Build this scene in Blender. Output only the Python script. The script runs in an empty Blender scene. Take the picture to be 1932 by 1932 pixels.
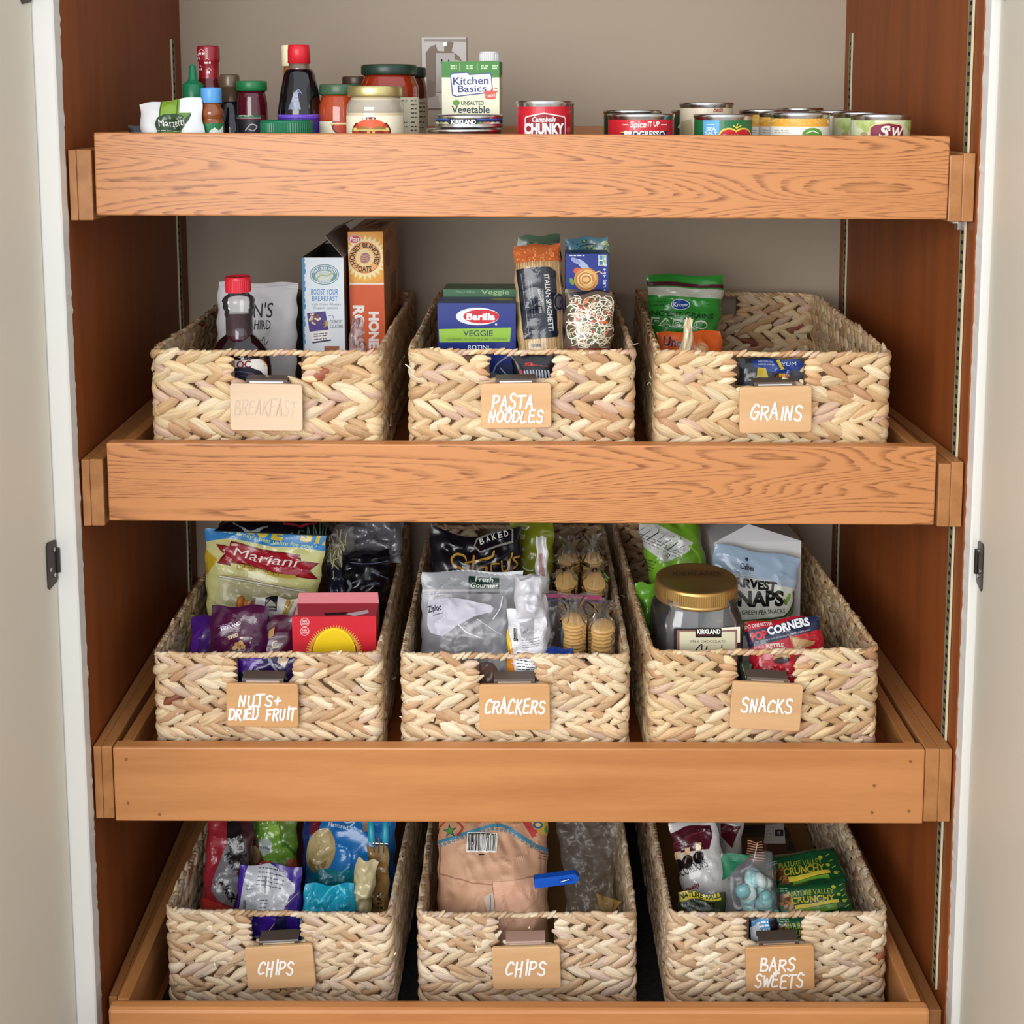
import bpy, math, random
import numpy as np
from mathutils import Matrix, Vector

S = bpy.context.scene
COL = S.collection
RNG = np.random.RandomState(7)

# ------------------------------------------------------------------ camera
F_PX = 2300.0
CAM = np.array([0.00362, -1.53772, 1.5])
CR = np.array([[0.9999309795, 0.0113953125, -0.0028605997],
               [-0.0015932360, -0.1097119343, -0.9939621487],
               [-0.0116403512, 0.9938981026, -0.1096862065]])   # rows: right, down, forward
PPX, PPY = 959.895, 444.716
cd = bpy.data.cameras.new('camera'); cam = bpy.data.objects.new('camera', cd); COL.objects.link(cam)
cd.sensor_width = 36.0; cd.lens = 36.0 * F_PX / 1932.0
cd.shift_x = (966.0 - PPX) / 1932.0; cd.shift_y = (PPY - 966.0) / 1932.0
cd.clip_start = 0.05; cd.clip_end = 60
M = Matrix.Identity(4)
for i in range(3):
    M[i][0] = CR[0][i]; M[i][1] = -CR[1][i]; M[i][2] = -CR[2][i]; M[i][3] = CAM[i]
cam.matrix_world = M
S.camera = cam

# ------------------------------------------------------------------ world, lights, exposure
w = bpy.data.worlds.new('room_light'); S.world = w; w.use_nodes = True
bg = w.node_tree.nodes['Background']
bg.inputs[0].default_value = (0.90, 0.95, 1.0, 1); bg.inputs[1].default_value = 1.38
def area(name, loc, target, size, energy, color, size_y=None):
    l = bpy.data.lights.new(name, 'AREA'); l.energy = energy; l.color = color
    l.shape = 'RECTANGLE'; l.size = size; l.size_y = size_y or size
    o = bpy.data.objects.new(name, l); COL.objects.link(o); o.location = loc
    d = Vector(target) - Vector(loc); o.rotation_euler = d.to_track_quat('-Z', 'Y').to_euler()
    return o
area('window_daylight', (-1.1, -2.6, 1.76), (0.0, 0.2, 0.85), 2.2, 72, (1.0, 0.985, 0.965), 1.4)
S.view_settings.view_transform = 'Standard'; S.view_settings.look = 'None'
S.view_settings.exposure = 0.0; S.view_settings.gamma = 1.0; S.view_settings.use_curve_mapping = False
S.cycles.use_denoising = True
S.cycles.max_bounces = 10; S.cycles.transparent_max_bounces = 24
S.cycles.caustics_reflective = False; S.cycles.caustics_refractive = False

# ------------------------------------------------------------------ helpers
def lin(c):
    if isinstance(c, str):
        c = c.lstrip('#'); c = c if len(c) == 6 else ''.join(q + q for q in c); c = [int(c[i:i + 2], 16) for i in (0, 2, 4)]
    c = np.array(c[:3], float) / 255.0
    return np.where(c <= 0.04045, c / 12.92, ((c + 0.055) / 1.055) ** 2.4)
def ray(u, v):
    d = CR.T @ np.array([(u - PPX) / F_PX, (v - PPY) / F_PX, 1.0]); return d / d[1]
def at(u, v, y):
    return CAM + ray(u, v) * (y - CAM[1])
def mpp(y, v=900):          # metres per photograph pixel at depth y
    a = at(960, v, y); return float((CR[2] @ (a - CAM)) / F_PX)

def mat_base(name):
    m = bpy.data.materials.new(name); m.use_nodes = True
    nt = m.node_tree; return m, nt, nt.nodes, nt.links, nt.nodes['Principled BSDF']
def attr_mat(name, rough=0.5, metal=0.0, coat=0.0, bump=0.0, bscale=200, trans=0.0, ior=1.45, spec=0.5, sheen=0):
    m, nt, N, L, b = mat_base(name)
    a = N.new('ShaderNodeAttribute'); a.attribute_name = 'Col'
    L.new(a.outputs['Color'], b.inputs['Base Color'])
    b.inputs['Roughness'].default_value = rough; b.inputs['Metallic'].default_value = metal
    b.inputs['Coat Weight'].default_value = coat; b.inputs['Coat Roughness'].default_value = 0.08
    b.inputs['Transmission Weight'].default_value = trans; b.inputs['IOR'].default_value = ior
    b.inputs['Specular IOR Level'].default_value = spec
    if bump:
        t = N.new('ShaderNodeTexCoord'); n = N.new('ShaderNodeTexNoise'); n.inputs['Scale'].default_value = bscale
        n.inputs['Detail'].default_value = 3
        bp = N.new('ShaderNodeBump'); bp.inputs['Strength'].default_value = bump; bp.inputs['Distance'].default_value = 0.002
        L.new(t.outputs['Object'], n.inputs['Vector']); L.new(n.outputs['Fac'], bp.inputs['Height']); L.new(bp.outputs['Normal'], b.inputs['Normal'])
    return m
def film_mat(name, tint=(1, 1, 1), body=0.12, rough=0.12, base=(0.8, 0.8, 0.82), gloss=0.9, ior=1.5):
    # thin clear plastic: mostly see-through with a sheen and a little milky body
    m = bpy.data.materials.new(name); m.use_nodes = True; nt = m.node_tree; N = nt.nodes; L = nt.links
    N.clear(); out = N.new('ShaderNodeOutputMaterial')
    tr = N.new('ShaderNodeBsdfTransparent'); tr.inputs[0].default_value = (*tint, 1)
    pb = N.new('ShaderNodeBsdfPrincipled'); pb.inputs['Base Color'].default_value = (*base, 1); pb.inputs['Roughness'].default_value = rough
    pb.inputs['Specular IOR Level'].default_value = gloss
    gl = N.new('ShaderNodeBsdfGlossy'); gl.inputs['Roughness'].default_value = rough
    lw = N.new('ShaderNodeFresnel'); lw.inputs['IOR'].default_value = ior
    mx = N.new('ShaderNodeMixShader'); mx.inputs[0].default_value = body
    L.new(tr.outputs[0], mx.inputs[1]); L.new(pb.outputs[0], mx.inputs[2])
    mx2 = N.new('ShaderNodeMixShader'); L.new(lw.outputs[0], mx2.inputs[0]); L.new(mx.outputs[0], mx2.inputs[1]); L.new(gl.outputs[0], mx2.inputs[2])
    L.new(mx2.outputs[0], out.inputs[0]); return m
MATT = {}
MATT['paper'] = attr_mat('printed_paper', 0.62, bump=0.04, bscale=300)
MATT['card'] = attr_mat('printed_card', 0.38, coat=0.15)
MATT['film'] = attr_mat('printed_film', 0.26, coat=0.35)
MATT['ink'] = attr_mat('ink', 0.5)
MATT['plastic'] = attr_mat('plastic', 0.32)
MATT['matte'] = attr_mat('matte', 0.85)
MATT['food'] = attr_mat('food', 0.55, bump=0.25, bscale=180)
MATT['glossy'] = attr_mat('glass_filled', 0.06, coat=0.6)
MATT['metal'] = attr_mat('metal', 0.24, metal=1.0)
MATT['foil'] = attr_mat('foil', 0.3, metal=0.85, bump=0.2, bscale=60)
MATT['gold'] = attr_mat('gold_lid', 0.34, metal=0.8)
MATT['clear'] = film_mat('clear_plastic', body=0.05, rough=0.05)
MATT['zip'] = film_mat('zip_bag_film', body=0.13, rough=0.16, base=(0.4, 0.36, 0.39), ior=1.25)
MATT['wrap'] = film_mat('crinkled_wrap', body=0.06, rough=0.12, base=(0.7, 0.66, 0.6), ior=1.22)
MATT['smoke'] = film_mat('smoky_film', tint=(0.8, 0.8, 0.84), body=0.3, rough=0.15, base=(0.35, 0.34, 0.38))

class MB:
    """collects faces of one part; builds ONE mesh object"""
    def __init__(s):
        s.v = []; s.f = []; s.c = []; s.m = []; s.sm = []; s.n = 0; s.mats = []
    def mi(s, m):
        if m not in s.mats: s.mats.append(m)
        return s.mats.index(m)
    def add(s, verts, faces, mat, col, smooth=False):
        verts = np.asarray(verts, float).reshape(-1, 3); k = s.mi(mat)
        s.v.append(verts)
        col = np.asarray(col, float)
        for i, f in enumerate(faces):
            s.f.append([a + s.n for a in f]); s.m.append(k); s.sm.append(smooth)
            s.c.append(col[i] if col.ndim == 2 else col)
        s.n += len(verts); return s
    def grid(s, P, mat, col, smooth=True, wrap_u=False, wrap_v=False, flip=False):
        a, b = P.shape[:2]; fs = []
        for i in range(a if wrap_u else a - 1):
            for j in range(b if wrap_v else b - 1):
                q = [i * b + j, ((i + 1) % a) * b + j, ((i + 1) % a) * b + (j + 1) % b, i * b + (j + 1) % b]
                fs.append(q[::-1] if flip else q)
        return s.add(P.reshape(-1, 3), fs, mat, col, smooth)
    def box(s, x0, x1, y0, y1, z0, z1, mat, col=(0.5, 0.5, 0.5)):
        v = [(x, y, z) for x in (x0, x1) for y in (y0, y1) for z in (z0, z1)]
        return s.add(v, [(0, 1, 3, 2), (4, 6, 7, 5), (0, 4, 5, 1), (2, 3, 7, 6), (0, 2, 6, 4), (1, 5, 7, 3)], mat, col)
    def lathe(s, prof, mat, col, n=40, cx=0, cy=0, smooth=True, sq=1.0, sx=1.0, sy=1.0):
        th = np.linspace(0, 2 * np.pi, n, endpoint=False)
        ct, st = np.cos(th), np.sin(th)
        if sq != 1.0:
            q = (np.abs(ct) ** sq + np.abs(st) ** sq) ** (-1 / sq); ct = ct * q; st = st * q
        prof = np.array(prof, float)
        P = np.stack([cx + sx * prof[:, None, 0] * ct[None], cy + sy * prof[:, None, 0] * st[None], np.repeat(prof[:, 1:2], n, 1)], -1)
        return s.grid(P, mat, col, smooth, wrap_v=True, flip=True)
    def tube(s, pts, r, mat, col, n=8, smooth=True, cap=True):
        pts = np.array(pts, float); k = len(pts); r = np.broadcast_to(np.asarray(r, float), (k,))
        T = np.gradient(pts, axis=0); T /= np.linalg.norm(T, axis=1)[:, None] + 1e-12
        up = np.array([0, 0, 1.0]); 
        if abs(T[0] @ up) > 0.9: up = np.array([1.0, 0, 0])
        P = np.zeros((k, n, 3)); th = np.linspace(0, 2 * np.pi, n, endpoint=False)
        for i in range(k):
            a = up - T[i] * (T[i] @ up); a /= np.linalg.norm(a) + 1e-12; b = np.cross(T[i], a); up = a
            P[i] = pts[i] + r[i] * (np.cos(th)[:, None] * a + np.sin(th)[:, None] * b)
        s.grid(P, mat, col, smooth, wrap_v=True, flip=False)
        if cap:
            s.add(P[0], [list(range(n))[::-1]], mat, col); s.add(P[-1], [list(range(n))], mat, col)
        return s
    def build(s, name, parent=None, bevel=0, mats=None, xf=None):
        me = bpy.data.meshes.new(name)
        V = np.concatenate(s.v) if s.v else np.zeros((0, 3))
        if xf is not None: V = V @ np.array(xf)[:3, :3].T + np.array(xf)[:3, 3]
        me.from_pydata(V.tolist(), [], s.f)
        for m in s.mats: me.materials.append(MATT[m] if isinstance(m, str) else m)
        me.polygons.foreach_set('material_index', s.m); me.polygons.foreach_set('use_smooth', s.sm)
        a = me.attributes.new('Col', 'FLOAT_COLOR', 'FACE')
        C = np.ones((len(s.f), 4)); C[:, :3] = np.array(s.c); a.data.foreach_set('color', C.ravel().tolist())
        me.update()
        o = bpy.data.objects.new(name, me); COL.objects.link(o)
        if parent is not None: o.parent = parent
        if bevel:
            b = o.modifiers.new('bevel', 'BEVEL'); b.width = bevel; b.segments = 2; b.limit_method = 'ANGLE'; b.angle_limit = 0.6
        return o
def tag(o, label, cat, group=None):
    o['label'] = label; o['category'] = cat
    if group: o['group'] = group
    return o
def thing(name, label, cat, mat4=None, group=None):
    o = bpy.data.objects.new(name, None); COL.objects.link(o); o.empty_display_size = 0.02
    if mat4 is not None: o.matrix_world = mat4
    return tag(o, label, cat, group)
def struct(o):
    o['kind'] = 'structure'; return o
def T4(x, y, z, rz=0, rx=0, ry=0):
    return Matrix.Translation((x, y, z)) @ Matrix.Rotation(math.radians(rz), 4, 'Z') @ Matrix.Rotation(math.radians(rx), 4, 'X') @ Matrix.Rotation(math.radians(ry), 4, 'Y')

# ------------------------------------------------------------------ wood, paint and weave materials
def wood(name, light, dark, axis='X', oak=False, rough=0.42, seed=0.0, fine=1.0, coat=0.1, rings=40.0, spec=0.5):
    m, nt, N, L, b = mat_base(name)
    tc = N.new('ShaderNodeTexCoord'); mp = N.new('ShaderNodeMapping'); L.new(tc.outputs['Object'], mp.inputs['Vector'])
    sc = {'X': (1, 12, 12), 'Y': (12, 1, 12), 'Z': (12, 12, 1)}[axis]
    mp.inputs['Scale'].default_value = sc; mp.inputs['Location'].default_value = (seed, seed * 1.7, seed * 0.6)
    n1 = N.new('ShaderNodeTexNoise'); n1.inputs['Scale'].default_value = 3.0 if not oak else 1.35
    n1.inputs['Detail'].default_value = 0.6 if oak else 5; n1.inputs['Distortion'].default_value = 0.25 if oak else 0.1
    L.new(mp.outputs[0], n1.inputs['Vector'])
    # fine pores, drawn out along the grain
    mp2 = N.new('ShaderNodeMapping'); L.new(tc.outputs['Object'], mp2.inputs['Vector'])
    mp2.inputs['Scale'].default_value = tuple({1: 34, 12: 420}[k] for k in sc)
    n2 = N.new('ShaderNodeTexNoise'); n2.inputs['Scale'].default_value = 1.0 * fine; n2.inputs['Detail'].default_value = 2; L.new(mp2.outputs[0], n2.inputs['Vector'])
    mixc = N.new('ShaderNodeMix'); mixc.data_type = 'RGBA'
    mixc.inputs[6].default_value = (*lin(light), 1); mixc.inputs[7].default_value = (*lin(dark), 1)
    if oak:
        mu = N.new('ShaderNodeMath'); mu.operation = 'MULTIPLY'; mu.inputs[1].default_value = rings; L.new(n1.outputs['Fac'], mu.inputs[0])
        # pores jitter the ring edge
        j = N.new('ShaderNodeMath'); j.operation = 'MULTIPLY_ADD'; j.inputs[1].default_value = 0.55; L.new(n2.outputs['Fac'], j.inputs[0]); L.new(mu.outputs[0], j.inputs[2])
        fr = N.new('ShaderNodeMath'); fr.operation = 'FRACT'; L.new(j.outputs[0], fr.inputs[0])
        rp = N.new('ShaderNodeValToRGB'); e = rp.color_ramp.elements
        e[0].position = 0.0; e[0].color = (0.75, 0.75, 0.75, 1); e[1].position = 0.38; e[1].color = (0, 0, 0, 1)
        k = e.new(0.14); k.color = (0.6, 0.6, 0.6, 1); k = e.new(0.9); k.color = (0.03, 0.03, 0.03, 1); k = e.new(0.985); k.color = (0.7, 0.7, 0.7, 1)
        L.new(fr.outputs[0], rp.inputs[0])
        sub = N.new('ShaderNodeMapRange'); sub.inputs[1].default_value = 0.38; sub.inputs[2].default_value = 0.62; sub.inputs[3].default_value = 0.25; sub.inputs[4].default_value = 1.45
        L.new(n2.outputs['Fac'], sub.inputs[0])
        fac = N.new('ShaderNodeMath'); fac.operation = 'MULTIPLY'; fac.use_clamp = True; L.new(rp.outputs[0], fac.inputs[0]); L.new(sub.outputs[0], fac.inputs[1])
        L.new(fac.outputs[0], mixc.inputs[0])
    else:
        a = N.new('ShaderNodeMath'); a.operation = 'MULTIPLY_ADD'; a.inputs[1].default_value = 0.35; L.new(n2.outputs['Fac'], a.inputs[0])
        mr = N.new('ShaderNodeMapRange'); mr.inputs[1].default_value = 0.35; mr.inputs[2].default_value = 0.7; mr.inputs[4].default_value = 0.65; L.new(n1.outputs['Fac'], mr.inputs[0])
        L.new(mr.outputs[0], a.inputs[2]); L.new(a.outputs[0], mixc.inputs[0])
    L.new(mixc.outputs[2], b.inputs['Base Color'])
    b.inputs['Roughness'].default_value = rough; b.inputs['Coat Weight'].default_value = coat; b.inputs['Coat Roughness'].default_value = 0.25; b.inputs['Specular IOR Level'].default_value = spec
    bp = N.new('ShaderNodeBump'); bp.inputs['Strength'].default_value = 0.12; bp.inputs['Distance'].default_value = 0.001
    L.new(n2.outputs['Fac'], bp.inputs['Height']); L.new(bp.outputs['Normal'], b.inputs['Normal'])
    return m
def paint(name, col, rough=0.55, bump=0.12, scale=90, mott=0.05):
    m, nt, N, L, b = mat_base(name)
    tc = N.new('ShaderNodeTexCoord'); n = N.new('ShaderNodeTexNoise'); n.inputs['Scale'].default_value = scale; n.inputs['Detail'].default_value = 4
    n3 = N.new('ShaderNodeTexNoise'); n3.inputs['Scale'].default_value = 3; n3.inputs['Detail'].default_value = 3
    L.new(tc.outputs['Object'], n.inputs['Vector']); L.new(tc.outputs['Object'], n3.inputs['Vector'])
    c = lin(col); mx = N.new('ShaderNodeMix'); mx.data_type = 'RGBA'
    mx.inputs[6].default_value = (*(c * (1 - mott)), 1); mx.inputs[7].default_value = (*(c * (1 + mott)), 1)
    L.new(n3.outputs['Fac'], mx.inputs[0]); L.new(mx.outputs[2], b.inputs['Base Color'])
    b.inputs['Roughness'].default_value = rough
    bp = N.new('ShaderNodeBump'); bp.inputs['Strength'].default_value = bump; bp.inputs['Distance'].default_value = 0.001
    L.new(n.outputs['Fac'], bp.inputs['Height']); L.new(bp.outputs['Normal'], b.inputs['Normal'])
    return m
MATT['oak_a'] = wood('oak_front', '#c4834f', '#87502a', 'X', True, seed=3.1)
MATT['oak_b'] = wood('oak_front_b', '#c4834f', '#87502a', 'X', True, seed=11.3)
MATT['maple'] = wood('plain_front', '#c98a54', '#ad6f3e', 'X', seed=5.0)
MATT['maple_y'] = wood('rail_wood', '#b9804f', '#95602f', 'Y', seed=2.0)
MATT['maple_z'] = wood('rail_end', '#c08450', '#a36a38', 'Z', seed=8.0)
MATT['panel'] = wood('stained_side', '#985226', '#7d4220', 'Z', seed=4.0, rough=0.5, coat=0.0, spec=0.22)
MATT['wallpaint'] = paint('beige_wall', '#b7a894', 0.6)
MATT['white'] = paint('white_frame', '#e4e3de', 0.4, mott=0.02)
MATT['doorpaint'] = paint('door_paint', '#d8d2c2', 0.5, mott=0.02, scale=40)
MATT['floorwood'] = wood('floor_boards', '#6a5440', '#54402e', 'Y', seed=1)
MATT['bronze'] = attr_mat('dark_bronze', 0.35, metal=0.9)
# ------------------------------------------------------------------ setting
def prism(mb, pts, z0, z1, mat, col=(.5, .5, .5)):
    n = len(pts); v = [(x, y, z0) for x, y in pts] + [(x, y, z1) for x, y in pts]
    return mb.add(v, [list(range(n))[::-1], list(range(n, 2 * n))] + [(i, (i + 1) % n, n + (i + 1) % n, n + i) for i in range(n)], mat, col)
BACK = 0.59
struct(MB().box(-2.2, 2.2, -3.4, 0.9, -0.03, 0.0, 'floorwood').build('floor'))
struct(MB().box(-0.62, 0.60, 0.001, BACK + 0.02, 1.95, 1.97, 'panel').build('unseen_cabinet_top'))  # cabinet top out of view, added to keep world light from entering above
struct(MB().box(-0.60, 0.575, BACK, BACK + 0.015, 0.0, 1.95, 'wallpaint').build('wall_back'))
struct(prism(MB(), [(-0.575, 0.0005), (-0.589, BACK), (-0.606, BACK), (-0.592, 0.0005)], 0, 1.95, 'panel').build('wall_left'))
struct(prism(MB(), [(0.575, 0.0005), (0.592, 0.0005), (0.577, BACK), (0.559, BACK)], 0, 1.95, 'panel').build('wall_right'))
def ragged(x0, x1, y0, y1, seed, side):
    # painted face-frame stile whose paint ends in a slightly ragged line against the stained side
    r = np.random.RandomState(seed); zs = np.linspace(0, 1.95, 260); mb = MB()
    e = np.clip(r.randn(260) * 0.0009, -0.0016, 0.0022) * side
    P = np.zeros((260, 5, 3))
    for i, z in enumerate(zs):
        xi = (x1 if side > 0 else x0); xo = (x0 if side > 0 else x1)
        P[i, 0] = (xo, y1, z); P[i, 1] = (xo, y0, z); P[i, 2] = (xi - side * 0.002, y0, z); P[i, 3] = (xi, y0 + 0.002, z); P[i, 4] = (xi + e[i] * 0.4, y1 + abs(e[i]), z)
    return mb.grid(P, 'white', (.5, .5, .5), smooth=False, flip=side > 0)
struct(ragged(-0.66, -0.575, -0.021, 0.0, 3, 1).build('trim_1'))
struct(ragged(0.577, 0.65, -0.021, 0.0, 4, -1).build('trim_2'))

def door(name, hx, ang, sgn):
    # ang: degrees past square; inner face looks toward the cabinet's middle
    a = math.radians(ang); d = np.array([math.sin(a), -math.cos(a)])      # along the door, away from the hinge
    nrm = np.array([-d[1], d[0]]) * sgn                                     # towards the middle
    h = np.array([hx, -0.0235]); L = 0.54
    pts = [h, h + d * L, h + d * L - nrm * 0.02, h - nrm * 0.02]
    o = prism(MB(), [tuple(p) for p in pts], 0.05, 1.93, 'doorpaint').build(name, bevel=0.0015); struct(o)
    for zc in (0.912, 1.650):
        mb = MB(); p = lambda s, n, z: (*(h + d * s + nrm * n), zc + z)
        out = [(0.001, 0.026), (0.004, 0.0285), (0.022, 0.031), (0.0255, 0.027), (0.0255, -0.027), (0.022, -0.031), (0.004, -0.0275), (0.001, -0.025)]
        n = len(out)
        mb.add([p(s, 0.0003, z) for s, z in out] + [p(s, 0.0018, z) for s, z in out], [list(range(n)), list(range(n, 2 * n))[::-1]] + [(i, (i + 1) % n, n + (i + 1) % n, n + i) for i in range(n)], 'bronze', lin('#4a4340'))
        hg = mb.build('hinge', o)
        kn = MB().tube([(*(h + nrm * 0.002 + d * 0.000), zc - 0.016), (*(h + nrm * 0.002 + d * 0.000), zc + 0.016)], 0.0032, 'bronze', lin('#4a4340'), 10)
        kn.build('hinge_knuckle', hg)
        for sz in ((0.008, 0.017), (0.0185, -0.006), (0.009, -0.016)):
            sc = MB(); c = p(sz[0], 0.0018, sz[1]); ax = np.array([nrm[0], nrm[1], 0])
            sc.tube([np.array(c), np.array(c) + ax * 0.0008], 0.0028, 'metal', lin('#b8b2aa'), 12)
            sc.build('screw', hg)
    return o
door('door_1', -0.6005, -7, 1)
door('door_2', 0.5865, -6, -1)

# ------------------------------------------------------------------ shelf standards and slide rails
def standard(px, py, ang, z0, z1, lab, facing):
    # slotted metal strip standing out 5 mm from the side panel; local x = out of panel
    t = thing('shelf_standard', lab, 'shelf standard', Matrix.Translation((px, py, z0)) @ Matrix.Rotation(ang, 4, 'Z'), 'slotted metal shelf standards on the cabinet sides')
    H = z1 - z0; mb = MB(); g = lin('#b9ac86')
    bright, dull = lin('#d9d2b2'), lin('#857c62')  # lip turned to the viewer is coloured lighter, a painted-in highlight
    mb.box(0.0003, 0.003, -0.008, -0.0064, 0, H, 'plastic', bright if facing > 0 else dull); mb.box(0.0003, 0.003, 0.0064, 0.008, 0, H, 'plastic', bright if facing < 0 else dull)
    mb.box(0.0003, 0.0024, -0.0064, 0.0064, 0, H, 'matte', lin('#776e52'))
    z = 0.006
    while z < H - 0.008:
        mb.box(0.0020, 0.0027, -0.0035, 0.0035, z, z + 0.0045, 'matte', lin('#17120c')); z += 0.0127
    mb.build('channel', t); return t
standard(-0.5876, 0.531, 0, 0.24, 1.605, 'dull slotted metal strip on left cabinet side near back wall', 1)
standard(0.5600, 0.551, math.pi, 0.24, 1.612, 'slotted metal strip on right cabinet side near back wall', -1)
standard(0.5738, 0.0345, math.pi, 0.28, 1.80, 'brassy slotted metal strip at front edge of right cabinet side', -1)
cl = MB(); cl.box(-0.012, -0.003, -0.006, 0.006, 0, 0.010, 'metal', lin('#b9b9b9')); cl.box(-0.018, -0.006, -0.005, 0.005, 0.008, 0.010, 'metal', lin('#c9c9c9'))
o = cl.build('shelf_clip'); o.location = (0.5745, 0.0345, 1.334)
tag(o, 'small steel clip hooked in front shelf standard under top right rail', 'shelf clip')

def rail(side, x_in, x_mid, z0, z1, dz, lab, y0=0.0015):
    t = thing('slide_rail', lab, 'slide rail', Matrix.Translation((side * 0.5725, y0, z0)), 'wooden slide rails along the cabinet sides')
    H = z1 - z0
    a = MB(); b = MB(); L = BACK - y0 - 0.004
    # outer spacer follows the panel, inner rail is straight
    k = -0.0145 if side < 0 else -0.0155
    xs = side * 0.5725
    prism(a, [(0, 0), (x_mid - xs, 0), (x_mid - xs + k * 0.98 * (1 if side < 0 else 1), L), (k, L)][:: (1 if side < 0 else -1)], 0, H, 'maple_y')
    prism(b, [(x_mid - xs + side * -0.0002, 0), (x_in - xs, 0), (x_in - xs + k * 0.3, L), (x_mid - xs - side * 0.0002 + k * 0.98, L)][:: (1 if side < 0 else -1)], 0, H + dz, 'maple_y')
    a.build('spacer_board', t, bevel=0.0012); b.build('rail_board', t, bevel=0.0015)
rail(-1, -0.5432, -0.5625, 1.3505, 1.4402, 0.0006, 'left wooden rail beside the top tray with cans')
rail(1, 0.5404, 0.5575, 1.3468, 1.4332, -0.0022, 'right double board rail beside the top tray with cans')
rail(-1, -0.5446, -0.562, 0.9485, 1.0376, 0.0005, 'left wooden rail beside the second tray from top')
rail(1, 0.5410, 0.5568, 0.9485, 1.0352, -0.0025, 'right double board rail beside the second tray from top')
rail(-1, -0.5475, -0.562, 0.5415, 0.6435, 0.0003, 'left wooden rail flush with the third tray front')
rail(1, 0.5372, 0.556, 0.5415, 0.6435, 0.0003, 'right wooden rail flush with the third tray front')
rail(-1, -0.5460, -0.561, 0.170, 0.2675, 0.0004, 'dark left rail beside the lowest tray', 0.02)
rail(1, 0.5400, 0.556, 0.170, 0.2675, 0.0004, 'right rail beside the lowest tray', 0.004)

# ------------------------------------------------------------------ pull-out trays
TRAYS = {}
def tray(key, lab, xc, hw, ztop, zbot, zbase, slope, yf, mat, side_in, round_edge=0.002, plugs=False, y1=0.565, zside=None):
    b = -math.atan(slope)
    t = thing('pull_out_tray', lab, 'pull-out tray', Matrix.Translation((xc, yf, zbase)) @ Matrix.Rotation(b, 4, 'Y'), 'wooden pull-out pantry trays')
    TRAYS[key] = (xc, zbase, slope)
    th = 0.0195; zs = (zside if zside else ztop - 0.0005) - zbase
    f = MB(); f.box(-hw, hw, 0, th, zbot - zbase, ztop - zbase, mat).build('front_panel', t, bevel=round_edge)
    L = y1 - yf
    for s, nm in ((-1, 'side_panel'), (1, 'side_panel')):
        x0, x1 = sorted((s * side_in, s * (side_in + 0.0155)))
        MB().box(x0, x1, th + 0.0002, L, -0.014, zs, 'maple_y').build(nm, t, bevel=0.0015)
    MB().box(-side_in + .0003, side_in - .0003, L - 0.014, L, 0.0003, zs, 'maple').build('back_panel', t, bevel=0.001)
    MB().box(-side_in + .0003, side_in - .0003, th + 0.0002, L - 0.0143, -0.012, 0, 'panel' if key != 1 else 'maple').build('bottom_panel', t)
    if plugs:
        for i, (x, z) in enumerate(((-hw + .018, 0.022), (-hw + .018, -0.040), (hw - .019, 0.022), (hw - .019, -0.048), (-hw + .06, -0.056), (hw - .068, -0.05), (hw - .066, -0.012))):
            pl = MB(); pl.tube([(x, -0.0004, z), (x, 0.003, z)], 0.0022, 'matte', lin('#8a5a30'), 12); pl.build('wood_plug', t)
    return t
tray(1, 'top oak tray full of cans and jars', 0.0, 0.539, 1.4585, 1.3534, 1.376, -0.0069, 0.0, 'oak_a', 0.512)
tray(2, 'second oak tray from top holding breakfast and pasta baskets', -0.0007, 0.5375, 1.058, 0.9535, 1.018, -0.0042, 0.0, 'oak_b', 0.507)
tray(3, 'third tray from top with a plain wooden front panel', -0.005, 0.541, 0.6435, 0.539, 0.605, 0.0007, 0.0, 'maple', 0.519, plugs=True)
tray(4, 'lowest tray pulled furthest out with rounded plain front', -0.005, 0.540, 0.315, 0.205, 0.228, 0.0045, -0.06, 'maple', 0.518, round_edge=0.005)
def zb(key, x):
    xc, z, s = TRAYS[key]; return z + s * (x - xc)

# black open mesh liner on the lowest tray
m, nt, N, L, b = mat_base('black_mesh_liner')
tc = N.new('ShaderNodeTexCoord'); mp = N.new('ShaderNodeMapping'); mp.inputs['Rotation'].default_value = (0, 0, 0.785); mp.inputs['Scale'].default_value = (260, 260, 260)
ck = N.new('ShaderNodeTexWave'); ck.wave_type = 'BANDS'; ck.bands_direction = 'X'; ck.inputs['Scale'].default_value = 0.55
ck2 = N.new('ShaderNodeTexWave'); ck2.wave_type = 'BANDS'; ck2.bands_direction = 'Y'; ck2.inputs['Scale'].default_value = 0.55
ml = N.new('ShaderNodeMath'); ml.operation = 'MULTIPLY'
L.new(tc.outputs['Object'], mp.inputs[0]); L.new(mp.outputs[0], ck.inputs[0]); L.new(mp.outputs[0], ck2.inputs[0]); L.new(ck.outputs['Fac'], ml.inputs[0]); L.new(ck2.outputs['Fac'], ml.inputs[1])
cr = N.new('ShaderNodeValToRGB'); cr.color_ramp.elements[0].color = (0.006, 0.006, 0.008, 1); cr.color_ramp.elements[1].color = (0.055, 0.057, 0.07, 1); L.new(ml.outputs[0], cr.inputs[0])
L.new(cr.outputs[0], b.inputs['Base Color']); b.inputs['Roughness'].default_value = 0.6
bp = N.new('ShaderNodeBump'); bp.inputs['Distance'].default_value = 0.003; L.new(ml.outputs[0], bp.inputs['Height']); L.new(bp.outputs[0], b.inputs['Normal'])
MATT['liner'] = m
o = MB().box(-0.508, 0.508, 0, 0.56, 0, 0.002, 'liner').build('shelf_liner'); o.location = (-0.005, -0.03, 0.2283); o.rotation_euler = (0, -math.atan(0.0045), 0)
tag(o, 'black woven mesh liner lying under the lowest baskets', 'shelf liner')
TRAYS[4] = (-0.005, 0.2305, 0.0045)

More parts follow.
